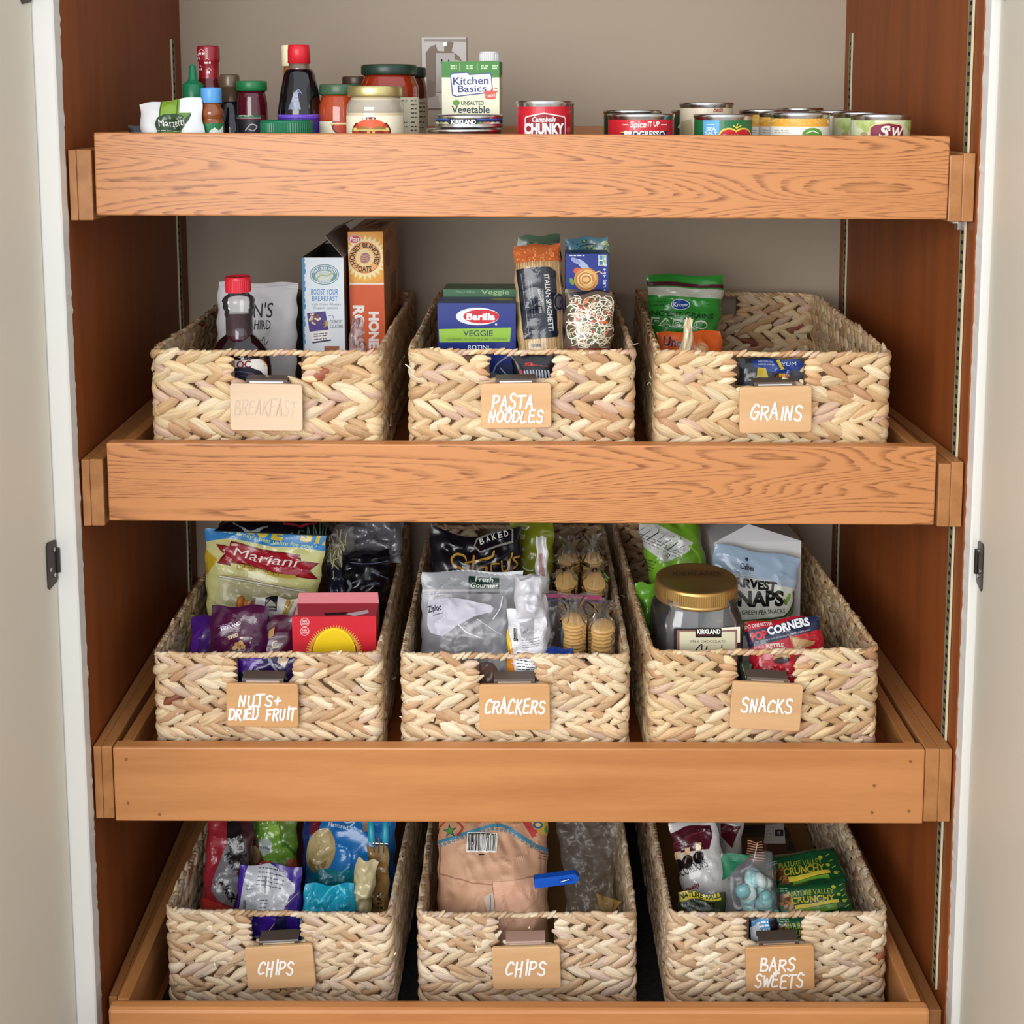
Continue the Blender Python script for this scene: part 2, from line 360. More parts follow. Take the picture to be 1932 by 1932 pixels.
# ------------------------------------------------------------------ water hyacinth baskets
def strand_material():
    m, nt, N, L, b = mat_base('hyacinth_strand')
    a = N.new('ShaderNodeAttribute'); a.attribute_name = 'Col'; f = N.new('ShaderNodeAttribute'); f.attribute_name = 'fib'
    mp = N.new('ShaderNodeMapping'); mp.inputs['Scale'].default_value = (1.3, 9, 1); L.new(f.outputs['Vector'], mp.inputs[0])
    n = N.new('ShaderNodeTexNoise'); n.inputs['Scale'].default_value = 1.0; n.inputs['Detail'].default_value = 4; L.new(mp.outputs[0], n.inputs['Vector'])
    mr = N.new('ShaderNodeMapRange'); mr.inputs[1].default_value = 0.3; mr.inputs[2].default_value = 0.7; mr.inputs[3].default_value = 0.72; mr.inputs[4].default_value = 1.12; L.new(n.outputs['Fac'], mr.inputs[0])
    mx = N.new('ShaderNodeVectorMath'); mx.operation = 'SCALE'; L.new(a.outputs['Color'], mx.inputs[0]); L.new(mr.outputs[0], mx.inputs['Scale'])
    L.new(mx.outputs[0], b.inputs['Base Color']); b.inputs['Roughness'].default_value = 0.55
    bp = N.new('ShaderNodeBump'); bp.inputs['Strength'].default_value = 0.45; bp.inputs['Distance'].default_value = 0.0012; L.new(n.outputs['Fac'], bp.inputs['Height']); L.new(bp.outputs[0], b.inputs['Normal'])
    return m
MATT['strand'] = strand_material()
def strands_mesh(name, P, N2, items, per, parent, na=9, nb=8):
    """items: rows (s, z, angle, L, W, T, lift, colour rgb, n0) placed on the perimeter path"""
    it = items; K = len(it)
    t = np.linspace(0.0, 1.0, na); ph = np.linspace(0, 2 * np.pi, nb, endpoint=False)
    prof = np.sin(np.pi * np.clip(t, 0.03, 0.97)) ** 0.62 * (1.08 - 0.3 * t)
    pt = np.sin(np.pi * np.clip(t, 0.04, 0.96)) ** 0.55
    s0, z0, an, Ls, Ws, Ts, lf, n0 = [np.array([i[k] for i in it])[:, None, None] for k in (0, 1, 2, 3, 4, 5, 6, 8)]
    bend = np.array([i[9] for i in it])[:, None, None]
    al = Ls * (t[None, :, None] - 0.5) + 0 * ph[None, None, :]
    ac = Ws * prof[None, :, None] * np.cos(ph)[None, None, :] + bend * (4 * t * (1 - t))[None, :, None]
    nn = Ts * pt[None, :, None] * np.sin(ph)[None, None, :] + lf * (t[None, :, None] - 0.5) + n0
    ss = s0 + al * np.cos(an) - ac * np.sin(an); zz = z0 + al * np.sin(an) + ac * np.cos(an)
    zz = np.maximum(zz, 0.0006)
    S_ = np.mod(ss, per); xs, ys, nx, ny = P(S_)
    V = np.stack([xs + nx * nn, ys + ny * nn, zz], -1).reshape(-1, 3)
    base = np.arange(na * nb).reshape(na, nb); q = []
    for i in range(na - 1):
        for j in range(nb):
            q.append((base[i, j], base[i, (j + 1) % nb], base[i + 1, (j + 1) % nb], base[i + 1, j]))
    q = np.array(q); F = (q[None] + (np.arange(K) * na * nb)[:, None, None]).reshape(-1, 4)
    me = bpy.data.meshes.new(name); nv, nf = len(V), len(F)
    me.vertices.add(nv); me.vertices.foreach_set('co', V.ravel()); me.loops.add(nf * 4); me.loops.foreach_set('vertex_index', F.ravel().astype(np.int32))
    me.polygons.add(nf); me.polygons.foreach_set('loop_start', np.arange(0, nf * 4, 4, dtype=np.int32)); me.polygons.foreach_set('loop_total', np.full(nf, 4, dtype=np.int32))
    me.polygons.foreach_set('use_smooth', np.ones(nf, bool)); me.update(calc_edges=True)
    C = np.ones((K, na * nb, 4)); C[..., :3] = np.array([i[7] for i in it])[:, None, :]
    me.attributes.new('Col', 'FLOAT_COLOR', 'POINT').data.foreach_set('color', C.ravel())
    fb = np.zeros((K, na, nb, 3)); fb[..., 0] = t[None, :, None] + np.arange(K)[:, None, None] * 3.7; fb[..., 1] = np.cos(ph)[None, None, :] * 0.5 + np.arange(K)[:, None, None] * 1.3
    me.attributes.new('fib', 'FLOAT_VECTOR', 'POINT').data.foreach_set('vector', fb.ravel())
    me.materials.append(MATT['strand']); me.validate()
    o = bpy.data.objects.new(name, me); COL.objects.link(o); o.parent = parent
    return o
def perimeter(w, d, r=0.012, flare=0.0):
    pts = []; 
    for cx, cy, a0 in ((w / 2 - r, r, -90), (w / 2 - r, d - r, 0), (-w / 2 + r, d - r, 90), (-w / 2 + r, r, 180)):
        for k in range(7):
            a = math.radians(a0 + 15 * k); pts.append((cx + r * math.cos(a), cy + r * math.sin(a), math.cos(a), math.sin(a)))
    pts = np.array(pts + [pts[0]]); seg = np.hypot(*np.diff(pts[:, :2], axis=0).T); s = np.r_[0, np.cumsum(seg)]; per = s[-1]
    def P(q):
        return [np.interp(q, s, pts[:, k]) for k in range(4)]
    # s at front centre: last segment runs from left-front corner to the start
    return P, per, s[-1] - (w - 2 * r) / 2
PALS = {'warm': ['#ecd0a2', '#e4c496', '#ddb88a', '#d3a97a', '#f0dab4', '#dab69c', '#c99a70'],
        'mid': ['#e6cda6', '#dfc199', '#d5b28a', '#cba67d', '#ecd8b6', '#d6b9a0', '#c49a72'],
        'pale': ['#dcc6a6', '#d6bd9b', '#cbae8c', '#bf9f7c', '#e4d2b6', '#cdb4a0', '#b8946f']}
BASK = {}
def basket(key, lab, tr, x0, x1, z1, hole, seed, pal='mid', pitch=0.0232, d=0.50, y0=0.03, yaw=0.0):
    r = np.random.RandomState(seed); xc = (x0 + x1) / 2; w_ = x1 - x0 - 0.008; zb0 = zb(tr, xc) + 0.0005; H = z1 - zb0
    sl = TRAYS[tr][2]
    t = thing('woven_basket', lab, 'basket', Matrix.Translation((xc, y0 + 0.004, zb0)) @ Matrix.Rotation(-math.atan(sl), 4, 'Y') @ Matrix.Rotation(math.radians(yaw), 4, 'Z'), 'woven hyacinth pantry baskets')
    BASK[key] = (xc, zb0, H, t, x0, x1)
    P, per, sc = perimeter(w_, d); cols = [lin(c) for c in PALS[pal]]
    hx0, hx1, hz0, hz1 = hole[0] - xc, hole[1] - xc, hole[2] - zb0, hole[3] - zb0
    def in_hole(s, z, e=0.004):
        a = (s - sc + per / 2) % per - per / 2
        b = (s - sc) % per - per / 2        # back wall hole, mirrored
        f = e * 3.2
        return (hx0 - f < a < hx1 + f or -hx1 - f + 0.02 < b < -hx0 + f + 0.02) and hz0 - e < z < hz1 + 0.02
    items = []; nrow = int(round((H - 0.010) / pitch)); ph = (H - 0.010) / nrow; sp = 0.0262 if pal == 'warm' else 0.0238
    for k in range(nrow):
        zc = 0.003 + ph * (k + 0.5); dirn = 1 if r.rand() < 0.62 else -1; off = r.rand() * sp; amp = r.rand() * 0.002; fr = r.randint(2, 6); pha = r.rand() * 6.3
        ns = int(per / sp)
        for hlf in (-1, 1):
            for i in range(ns):
                s = (i + 0.5 * (hlf > 0)) * per / ns + off + r.randn() * 0.0016
                z = zc + hlf * ph * 0.235 + amp * math.sin(fr * 2 * np.pi * s / per + pha) + r.randn() * 0.0006
                if in_hole(s, z): continue
                c = cols[r.choice(7, p=[.22, .2, .18, .14, .12, .09, .05])] * (0.90 + 0.2 * r.rand()) * {'warm': 0.84, 'mid': 0.92, 'pale': 1.0}[pal]
                if r.rand() < 0.006: c = lin('#8a4a30') * (0.8 + 0.5 * r.rand())
                ang = -dirn * hlf * math.radians(27 + r.randn() * 5) + (math.pi if dirn < 0 else 0)
                L = sp * 1.86 * (0.9 + 0.22 * r.rand()); W = ph * 0.355 * (0.88 + 0.26 * r.rand()); T = 0.0046 * (0.85 + 0.35 * r.rand())
                items.append((s, z, ang, L, W, T, (-0.0042) * (0.8 + 0.5 * r.rand()), c, 0.0004 * r.randn(), hlf * dirn * 0.0012 * r.rand()))
    # wraps closing the sides of the front and back handle holes
    for cs, lo, hi in ((sc, hx0, hx1), (sc + per / 2, -hx1 + 0.02, -hx0 + 0.02)):
        for e, sg in ((lo, -1), (hi, 1)):
            for k in range(4):
                zz = hz0 + (k + 0.4) * (hz1 - hz0) / 4
                items.append((cs + e + sg * 0.0125, zz, 0.22 * r.randn(), 0.026, (hz1 - hz0) / 5.0, 0.0054, 0.0, cols[r.randint(7)], 0.0, 0.001))
        for k in range(4):
            items.append((cs + lo + (k + 0.5) * (hi - lo) / 4, hz0 - 0.0065, 0.12 * r.randn(), 0.034, 0.0045, 0.0052, 0.0, cols[r.randint(7)], 0.0, 0.0))
    body = strands_mesh('woven_body', P, None, items, per, t)
    # rope wrapped rim
    rm = []; nr = int(per / 0.0085)
    for i in range(nr):
        s = i * per / nr
        a = (s - sc + per / 2) % per - per / 2
        rm.append((s, H - 0.0042 + 0.0008 * math.sin(i * 0.7 + r.rand()), math.radians(22 + 9 * r.randn()), 0.0165, 0.0036, 0.0043 * (0.85 + 0.25 * r.rand()), 0.0, cols[r.randint(7)] * (0.8 + 0.2 * r.rand()), 0.0, 0.0))
    strands_mesh('rim', P, None, rm, per, t, na=6, nb=8)
    # dark sheet added inside the walls to paint shade into weave gaps; bottom
    mb = MB(); cc = lin('#4f3723'); n = 3
    q = np.linspace(0, per, 161); xs, ys, nx, ny = P(np.mod(q, per)); 
    def band(za, zb_, flt):
        for i in range(160):
            sm = (q[i] + q[i + 1]) / 2
            if flt and in_hole(sm, (za + zb_) / 2, 0.0003): continue
            for sg in (1, -1):
                v = [(xs[i] + sg * nx[i] * .001, ys[i] + sg * ny[i] * .001, za), (xs[i + 1] + sg * nx[i + 1] * .001, ys[i + 1] + sg * ny[i + 1] * .001, za), (xs[i + 1] + sg * nx[i + 1] * .001, ys[i + 1] + sg * ny[i + 1] * .001, zb_), (xs[i] + sg * nx[i] * .001, ys[i] + sg * ny[i] * .001, zb_)]
                mb.add(v, [(0, 1, 2, 3)], 'matte', cc)
    band(0.002, hz0 - 0.002, False); band(hz0 - 0.002, hz1, True); band(H - 0.007, H - 0.003, False)
    mb.box(-w_ / 2 + .004, w_ / 2 - .004, .004, d - .004, 0.0005, 0.006, 'matte', lin('#9a7848'))
    # loose white fibre ends
    for k in range(7):
        s = r.rand() * per; x, y, ax, ay = [float(v[0]) for v in P(np.array([s]))]; z = r.rand() * (H - .02) + .01
        pts = [(x + ax * .003, y + ay * .003, z), (x + ax * .006, y + ay * .006, z + .003), (x + ax * .008 + .002 * r.randn(), y + ay * .007, z + .004 + .003 * r.randn())]
        mb.tube(pts, [.0012, .0012, .0005], 'matte', lin('#efe6d6'), 6)
    mb.build('gap_shade_and_base', t)
    return t
BK = [
 ('A', 'breakfast basket with faded blank tag, leftmost on the second tray', 2, -0.4895, -0.1835, 1.1765, (-0.377, -0.288, 1.134, 1.1665), 'warm'),
 ('B', 'basket tagged PASTA + NOODLES, middle of the second tray', 2, -0.1495, 0.1505, 1.1775, (-0.041, 0.041, 1.134, 1.168), 'warm'),
 ('C', 'nearly empty basket tagged GRAINS, rightmost on the second tray', 2, 0.1765, 0.4845, 1.1745, (0.283, 0.371, 1.130, 1.164), 'warm'),
 ('D', 'basket tagged NUTS + DRIED FRUIT on the third tray', 3, -0.499, -0.189, 0.7615, (-0.384, -0.309, 0.717, 0.752), 'mid'),
 ('E', 'basket tagged CRACKERS, middle of the third tray', 3, -0.1635, 0.1475, 0.7605, (-0.056, 0.018, 0.711, 0.749), 'mid'),
 ('F', 'basket tagged SNACKS, rightmost on the third tray', 3, 0.1725, 0.4845, 0.7675, (0.291, 0.369, 0.720, 0.757), 'warm'),
 ('G', 'leftmost basket tagged CHIPS on the lowest tray', 4, -0.4965, -0.1775, 0.387, (-0.374, -0.306, 0.342, 0.378), 'pale'),
 ('H', 'middle basket tagged CHIPS on the lowest tray', 4, -0.1445, 0.1605, 0.3865, (-0.031, 0.046, 0.338, 0.377), 'pale'),
 ('I', 'basket tagged BARS + SWEETS on the lowest tray', 4, 0.2025, 0.507, 0.389, (0.311, 0.387, 0.345, 0.380), 'pale'),
]
for i, (k, lab, tr, x0, x1, z1, hole, pal) in enumerate(BK):
    basket(k, lab, tr, x0, x1, z1, hole, 20 + i, pal, pitch=0.0238 if tr == 2 else 0.0222, yaw={'B': -0.9, 'C': -2.1, 'D': 0.7, 'F': 1.6, 'G': -1.7, 'I': 0.4}.get(k, 0.0))
# ------------------------------------------------------------------ printed artwork: flat shapes mapped onto a package surface
_TXT = {}
def glyphs(txt, bold=0.0):
    bold = 0.0 if 'M' in txt else bold      # this face's M folds over itself when thickened
    k = (txt, bold)
    if k not in _TXT:
        c = bpy.data.curves.new('lettering', 'FONT'); c.body = txt; c.size = 1.0; c.offset = bold; c.resolution_u = 3
        o = bpy.data.objects.new('lettering', c); COL.objects.link(o)
        dg = bpy.context.evaluated_depsgraph_get(); me = o.evaluated_get(dg).to_mesh()
        V = np.zeros(len(me.vertices) * 3); me.vertices.foreach_get('co', V); V = V.reshape(-1, 3)[:, :2]
        me.calc_loop_triangles(); Tn = np.zeros(len(me.loop_triangles) * 3, np.int32); me.loop_triangles.foreach_get('vertices', Tn)
        o.evaluated_get(dg).to_mesh_clear(); bpy.data.objects.remove(o); bpy.data.curves.remove(c)
        _TXT[k] = (V, Tn.reshape(-1, 3))
    return _TXT[k]
def rot2(P, deg, c):
    a = math.radians(deg); P = np.asarray(P, float) - c
    return np.stack([P[:, 0] * math.cos(a) - P[:, 1] * math.sin(a), P[:, 0] * math.sin(a) + P[:, 1] * math.cos(a)], 1) + c
class Art:
    def __init__(s, m, org=(0, 0, 0), U=(1, 0, 0), V=(0, 0, 1), r=0, maxlen=None):
        s.m = np.array(m); s.inv = np.linalg.inv(s.m); s.org, s.U, s.V = [np.array(q, float) for q in (org, U, V)]; s.r = r
        s.n = np.cross(s.U, s.V); s.maxlen = maxlen; s.items = []; s.sc = mpp(float(s.m[1, 3]))
    def px2uv(s, P):
        """photo pixels -> metres on the package's own face plane"""
        d = np.stack([(P[:, 0] - PPX) / F_PX, (P[:, 1] - PPY) / F_PX, np.ones(len(P))], 1) @ CR
        c = s.inv[:3, :3] @ CAM + s.inv[:3, 3]; d = d @ s.inv[:3, :3].T
        q = c + d * (((s.org - c) @ s.n) / (d @ s.n))[:, None] - s.org
        u, v = q @ s.U, q @ s.V
        if s.r: u = s.r * np.arcsin(np.clip(u / s.r, -0.999, 0.999))
        return np.stack([u, v], 1)
    def poly(s, pts, col):
        pts = np.array(pts, float); n = len(pts)
        if n == 4: fs = [(0, 1, 2, 3)]
        else:
            from mathutils.geometry import tessellate_polygon
            fs = [tuple(t) for t in tessellate_polygon([[Vector((p[0], p[1], 0)) for p in pts]])]
        s.items.append((pts, fs, lin(col) if not isinstance(col, np.ndarray) else col)); return s
    def rect(s, x0, y0, x1, y1, col, rot=0):
        P = np.array([(x0, y0), (x1, y0), (x1, y1), (x0, y1)], float)
        if rot: P = rot2(P, rot, P.mean(0))
        nx = max(1, int(abs(x1 - x0) * s.sc / 0.006)) if s.maxlen else 1; ny = max(1, int(abs(y1 - y0) * s.sc / 0.006)) if s.maxlen else 1
        if nx * ny > 1:
            a = np.linspace(0, 1, nx + 1)[None, :, None]; b = np.linspace(0, 1, ny + 1)[:, None, None]
            G = (P[0] * (1 - a) + P[1] * a) * (1 - b) + (P[3] * (1 - a) + P[2] * a) * b
            fs = [(j * (nx + 1) + i, j * (nx + 1) + i + 1, (j + 1) * (nx + 1) + i + 1, (j + 1) * (nx + 1) + i) for j in range(ny) for i in range(nx)]
            s.items.append((G.reshape(-1, 2), fs, lin(col) if not isinstance(col, np.ndarray) else col)); return s
        return s.poly(P, col)
    def ell(s, cx, cy, rx, ry, col, rot=0, n=28):
        t = np.linspace(0, 2 * np.pi, n, endpoint=False); P = np.stack([cx + rx * np.cos(t), cy + ry * np.sin(t)], 1)
        if rot: P = rot2(P, rot, np.array([cx, cy]))
        V = np.vstack([P, [[cx, cy]]])
        s.items.append((V, [(i, (i + 1) % n, n) for i in range(n)], lin(col) if not isinstance(col, np.ndarray) else col)); return s
    def rrect(s, x0, y0, x1, y1, r, col, rot=0):
        P = []
        for cx, cy, a0 in ((x1 - r, y0 + r, -90), (x1 - r, y1 - r, 0), (x0 + r, y1 - r, 90), (x0 + r, y0 + r, 180)):
            for k in range(6):
                a = math.radians(a0 + 18 * k); P.append((cx + r * math.cos(a), cy + r * math.sin(a)))
        P = np.array(P); c = np.array([(x0 + x1) / 2, (y0 + y1) / 2])
        if rot: P = rot2(P, rot, c)
        n = len(P); s.items.append((np.vstack([P, [c]]), [(i, (i + 1) % n, n) for i in range(n)], lin(col))); return s
    def star(s, cx, cy, r0, r1, n, col, rot=0):
        t = np.arange(2 * n) * np.pi / n + math.radians(rot); r = np.where(np.arange(2 * n) % 2, r0, r1)
        P = np.stack([cx + r * np.cos(t), cy + r * np.sin(t)], 1); m = len(P)
        s.items.append((np.vstack([P, [[cx, cy]]]), [(i, (i + 1) % m, m) for i in range(m)], lin(col))); return s
    def text(s, txt, x0, x1, yb, cap, col, bold=0.0, shear=0.0, rot=0, arc=None):
        """fit txt between x0 and x1 with baseline yb and capital height cap"""
        V, Tn = glyphs(txt, bold)
        if not len(V): return s
        V = V.copy(); V[:, 0] -= V[:, 0].min(); wd = V[:, 0].max() or 1
        h = glyphs('H', 0)[0][:, 1].max(); sy = cap / h; sx = (x1 - x0 - abs(shear) * cap * 0) / wd
        P = np.stack([x0 + V[:, 0] * sx + shear * V[:, 1] * sy, yb - V[:, 1] * sy], 1)
        if arc:     # bend along a circle: centre (ax, ay), baseline radius; text centred at angle deg (-90 is top)
            ax, ay, R, deg, out = arc; mid = (x0 + x1) / 2
            rr = R + (yb - P[:, 1]) * (1 if out > 0 else -1); th = math.radians(deg) + (P[:, 0] - mid) / R * (1 if out > 0 else -1)
            P = np.stack([ax + rr * np.cos(th), ay + rr * np.sin(th)], 1)
        elif rot: P = rot2(P, rot, np.array([x0, yb]))
        s.items.append((P, [tuple(t) for t in Tn], lin(col))); return s
    def lines(s, x0, x1, ys, hgt, col, seed=0, words=True, rot=0, c=None):
        """rows of tiny unreadable print"""
        r = np.random.RandomState(seed)
        for y in ys:
            x = x0
            while x < x1 - 1:
                wl = r.uniform(3, 9) if words else x1 - x0
                xe = min(x + wl, x1); P = np.array([(x, y - hgt / 2), (xe, y - hgt / 2), (xe, y + hgt / 2), (x, y + hgt / 2)])
                if rot: P = rot2(P, rot, np.array(c))
                s.poly(P, col); x = xe + r.uniform(1.2, 2.2)
        return s
    def barcode(s, x0, y0, x1, y1, seed=0, vert=False, digits=True):
        s.rect(x0, y0, x1, y1, '#f2f0ea'); r = np.random.RandomState(seed); p = (x0 + 2 if not vert else y0 + 2); e = (x1 if not vert else y1) - 2
        while p < e:
            b = r.choice([0.7, 1.2, 1.8])
            if not vert: s.rect(p, y0 + 1.5, min(p + b, e), y1 - (3 if digits else 1.5), '#15130f')
            else: s.rect(x0 + 1.5, p, x1 - (3 if digits else 1.5), min(p + b, e), '#15130f')
            p += b + r.choice([0.6, 1.0, 1.5])
        return s
    def stroke(s, pts, wd, col, smooth=True):
        """marker or brush stroke of width wd along pts (wd may vary per point)"""
        pts = np.array(pts, float)
        if smooth and len(pts) > 2: pts, = [catmull(pts, 6)]
        k = len(pts); ww = np.interp(np.linspace(0, 1, k), np.linspace(0, 1, len(np.atleast_1d(wd))), np.atleast_1d(wd)) / 2
        T = np.gradient(pts, axis=0); T /= np.linalg.norm(T, axis=1)[:, None] + 1e-9; Nn = np.stack([-T[:, 1], T[:, 0]], 1)
        A = pts + Nn * ww[:, None]; B = pts - Nn * ww[:, None]
        V = np.empty((2 * k, 2)); V[0::2] = A; V[1::2] = B
        s.items.append((V, [(2 * i, 2 * i + 1, 2 * i + 3, 2 * i + 2) for i in range(k - 1)], lin(col)))
        for p, r in ((pts[0], ww[0]), (pts[-1], ww[-1])): s.ell(p[0], p[1], r, r, col, n=10)
        return s
    def put(s, mb, Sf, mat='ink', off0=0.0003, step=0.00005, clip=None):
        bb = [(np.min(q[0], 0), np.max(q[0], 0)) for q in s.items]; lv = []
        for i in range(len(bb)):        # print layer: one above everything it overlaps
            lv.append(1 + max([lv[j] for j in range(i) if (bb[i][0] < bb[j][1]).all() and (bb[j][0] < bb[i][1]).all()], default=-1))
        step = min(0.00022 if s.maxlen else 0.00012, 0.0026 / max(1, max(lv, default=0) + 1))
        for i, (P, fs, col) in zip(lv, s.items):
            P = np.asarray(P, float)
            uv = s.px2uv(P)
            if s.maxlen: uv, fs = subdivide(uv, fs, s.maxlen)
            if clip is not None:
                uv[:, 0] = np.clip(uv[:, 0], clip[0], clip[1]); uv[:, 1] = np.clip(uv[:, 1], clip[2], clip[3])
            mb.add(Sf(uv[:, 0], uv[:, 1], off0 + step * i), fs, mat, col)
def catmull(p, n):
    q = np.vstack([2 * p[0] - p[1], p, 2 * p[-1] - p[-2]]); out = []
    for i in range(1, len(q) - 2):
        for t in np.linspace(0, 1, n, endpoint=False):
            out.append(0.5 * ((2 * q[i]) + (-q[i - 1] + q[i + 1]) * t + (2 * q[i - 1] - 5 * q[i] + 4 * q[i + 1] - q[i + 2]) * t * t + (-q[i - 1] + 3 * q[i] - 3 * q[i + 1] + q[i + 2]) * t ** 3))
    out.append(q[-2]); return np.array(out)
def subdivide(P, fs, ml):
    P = [tuple(p) for p in P]; out = []; st = []
    for f in fs: st += [f] if len(f) == 3 else [(f[0], f[1], f[2]), (f[0], f[2], f[3])]
    mid = {}
    while st:
        a, b, c = st.pop()
        d = [math.dist(P[a], P[b]), math.dist(P[b], P[c]), math.dist(P[c], P[a])]; k = max(range(3), key=lambda i: d[i])
        if d[k] <= ml: out.append((a, b, c)); continue
        if k == 1: a, b, c = b, c, a
        elif k == 2: a, b, c = c, a, b
        key = (min(a, b), max(a, b))
        if key not in mid: P.append(((P[a][0] + P[b][0]) / 2, (P[a][1] + P[b][1]) / 2)); mid[key] = len(P) - 1
        m = mid[key]; st += [(a, m, c), (m, b, c)]
    return np.array(P), out

# marker-pen capitals as strokes in a 1 x 1 box (y up)
PEN = {
 'A': [[(0, 0), (.42, 1.02)], [(.42, 1.02), (.85, -.02)], [(.12, .38), (.75, .36)]],
 'B': [[(.08, 1), (.05, 0)], [(.02, .98), (.6, .96), (.62, .66), (.12, .52)], [(.12, .52), (.82, .44), (.78, .06), (.02, .0)]],
 'C': [[(.86, .82), (.6, 1.0), (.2, .8), (.02, .35), (.22, .04), (.8, .12)]],
 'D': [[(.08, 1), (.05, 0)], [(-.05, .97), (.6, .95), (.92, .5), (.6, .06), (.0, .0)]],
 'E': [[(.8, .98), (.12, .9), (.1, .55), (.08, .05), (.82, .06)], [(.1, .52), (.7, .54)]],
 'F': [[(.1, 1.0), (.06, -.05)], [(-.05, .96), (.95, 1.0)], [(.08, .5), (.62, .55)]],
 'G': [[(.85, .88), (.5, 1.0), (.08, .62), (.06, .18), (.5, .0), (.82, .3), (.84, .48), (.45, .46)]],
 'H': [[(.1, 1.05), (.06, -.05)], [(.74, 1.08), (.7, -.1)], [(.06, .48), (.76, .55)]],
 'I': [[(.3, 1.02), (.26, 0)]],
 'K': [[(.1, 1.02), (.06, 0)], [(.78, 1.0), (.1, .42)], [(.28, .55), (.85, -.02)]],
 'L': [[(.12, 1.0), (.06, .04), (.8, .06)]],
 'N': [[(.06, 0), (.1, 1.0)], [(.1, 1.0), (.68, .02)], [(.68, .02), (.78, 1.05)]],
 'O': [[(.5, 1), (.08, .7), (.1, .15), (.5, 0), (.86, .35), (.8, .82), (.45, 1.0)]],
 'P': [[(.12, 1.02), (.06, -.02)], [(0, .96), (.6, 1.0), (.86, .76), (.6, .5), (.1, .42)]],
 'R': [[(.1, 1.0), (.06, -.02)], [(0, .95), (.65, .98), (.8, .72), (.5, .5), (.1, .45)], [(.38, .48), (.88, -.04)]],
 'S': [[(.82, .88), (.45, 1.02), (.1, .82), (.3, .56), (.72, .42), (.76, .12), (.4, -.02), (.02, .12)]],
 'T': [[(.42, 1.0), (.38, -.04)], [(-.12, .96), (.95, 1.0)]],
 'U': [[(.06, 1.02), (.08, .25), (.35, 0), (.68, .2), (.74, 1.05)]],
 'W': [[(0, 1.0), (.2, .0)], [(.2, 0), (.42, .75)], [(.42, .75), (.64, 0)], [(.64, 0), (.98, 1.06)]],
 '+': [[(.4, .85), (.38, .15)], [(.02, .5), (.8, .52)]],
 ' ': [],
}
def pen_text(art, txt, x0, x1, yb, cap, wd, col, slant=0.12, seed=0, italic=0.0):
    r = np.random.RandomState(seed); n = len(txt); wchar = (x1 - x0) / n; sq = ('I',)
    adv = [0.5 if c == 'I' else 1.0 for c in txt]; tot = sum(adv); x = x0; wc = (x1 - x0) / tot
    for c, a in zip(txt, adv):
        jy = r.randn() * cap * 0.03; h = cap * (1 + 0.08 * r.randn())
        for stp in PEN[c]:
            pts = [(x + px * wc * 0.86 + slant * py * cap, yb - py * h + jy) for px, py in stp]
            art.stroke(pts, wd, col, smooth=len(pts) > 2)
        x += wc * a

# ------------------------------------------------------------------ package builders (local axes: x right, y into the cabinet, z up, origin at the base centre)
def noise2(u, v, seed, f=1.0, octv=3):
    r = np.random.RandomState(seed); o = 0; a = 1.0
    for k in range(octv):
        for j in range(3):
            th = r.rand() * 6.283; fr = f * (2 ** k) * (0.7 + 0.6 * r.rand()); o = o + a * np.sin((u * math.cos(th) + v * math.sin(th)) * fr * 6.283 + r.rand() * 6.283) / 3
        a *= 0.55
    return o
def proj(p):
    c = CR @ (np.array(p) - CAM); return F_PX * c[0] / c[2] + PPX, F_PX * c[1] / c[2] + PPY
def mat_xyz(X, Y, Z, o):
    m = Matrix.Identity(4)
    for i in range(3): m[i][0], m[i][1], m[i][2], m[i][3] = X[i], Y[i], Z[i], o[i]
    return m
def stand(uL, uR, vT, y, zb, lean=0.0, roll=0.0, yaw=0.0, hmax=None):
    """package standing at depth y on height zb whose top edge spans uL..uR at row vT: matrix, width, height"""
    a, b = at(uL, vT, y + lean), at(uR, vT, y + lean); T = (a + b) / 2; W = float(np.linalg.norm(b - a))
    o = np.array([T[0] - math.tan(math.radians(roll)) * (T[2] - zb), y, zb]); Z = T - o; H = float(np.linalg.norm(Z)); Z /= H
    X = np.array([math.cos(math.radians(yaw)), math.sin(math.radians(yaw)), 0]); X = X - Z * (X @ Z); X /= np.linalg.norm(X); Y = np.cross(Z, X)
    return mat_xyz(X, Y, Z, o), W / max(0.2, math.cos(math.radians(yaw))), H
def flatS(y0=0.0):
    return lambda u, v, off: np.stack([u, np.full_like(u, y0 - off), v], 1)
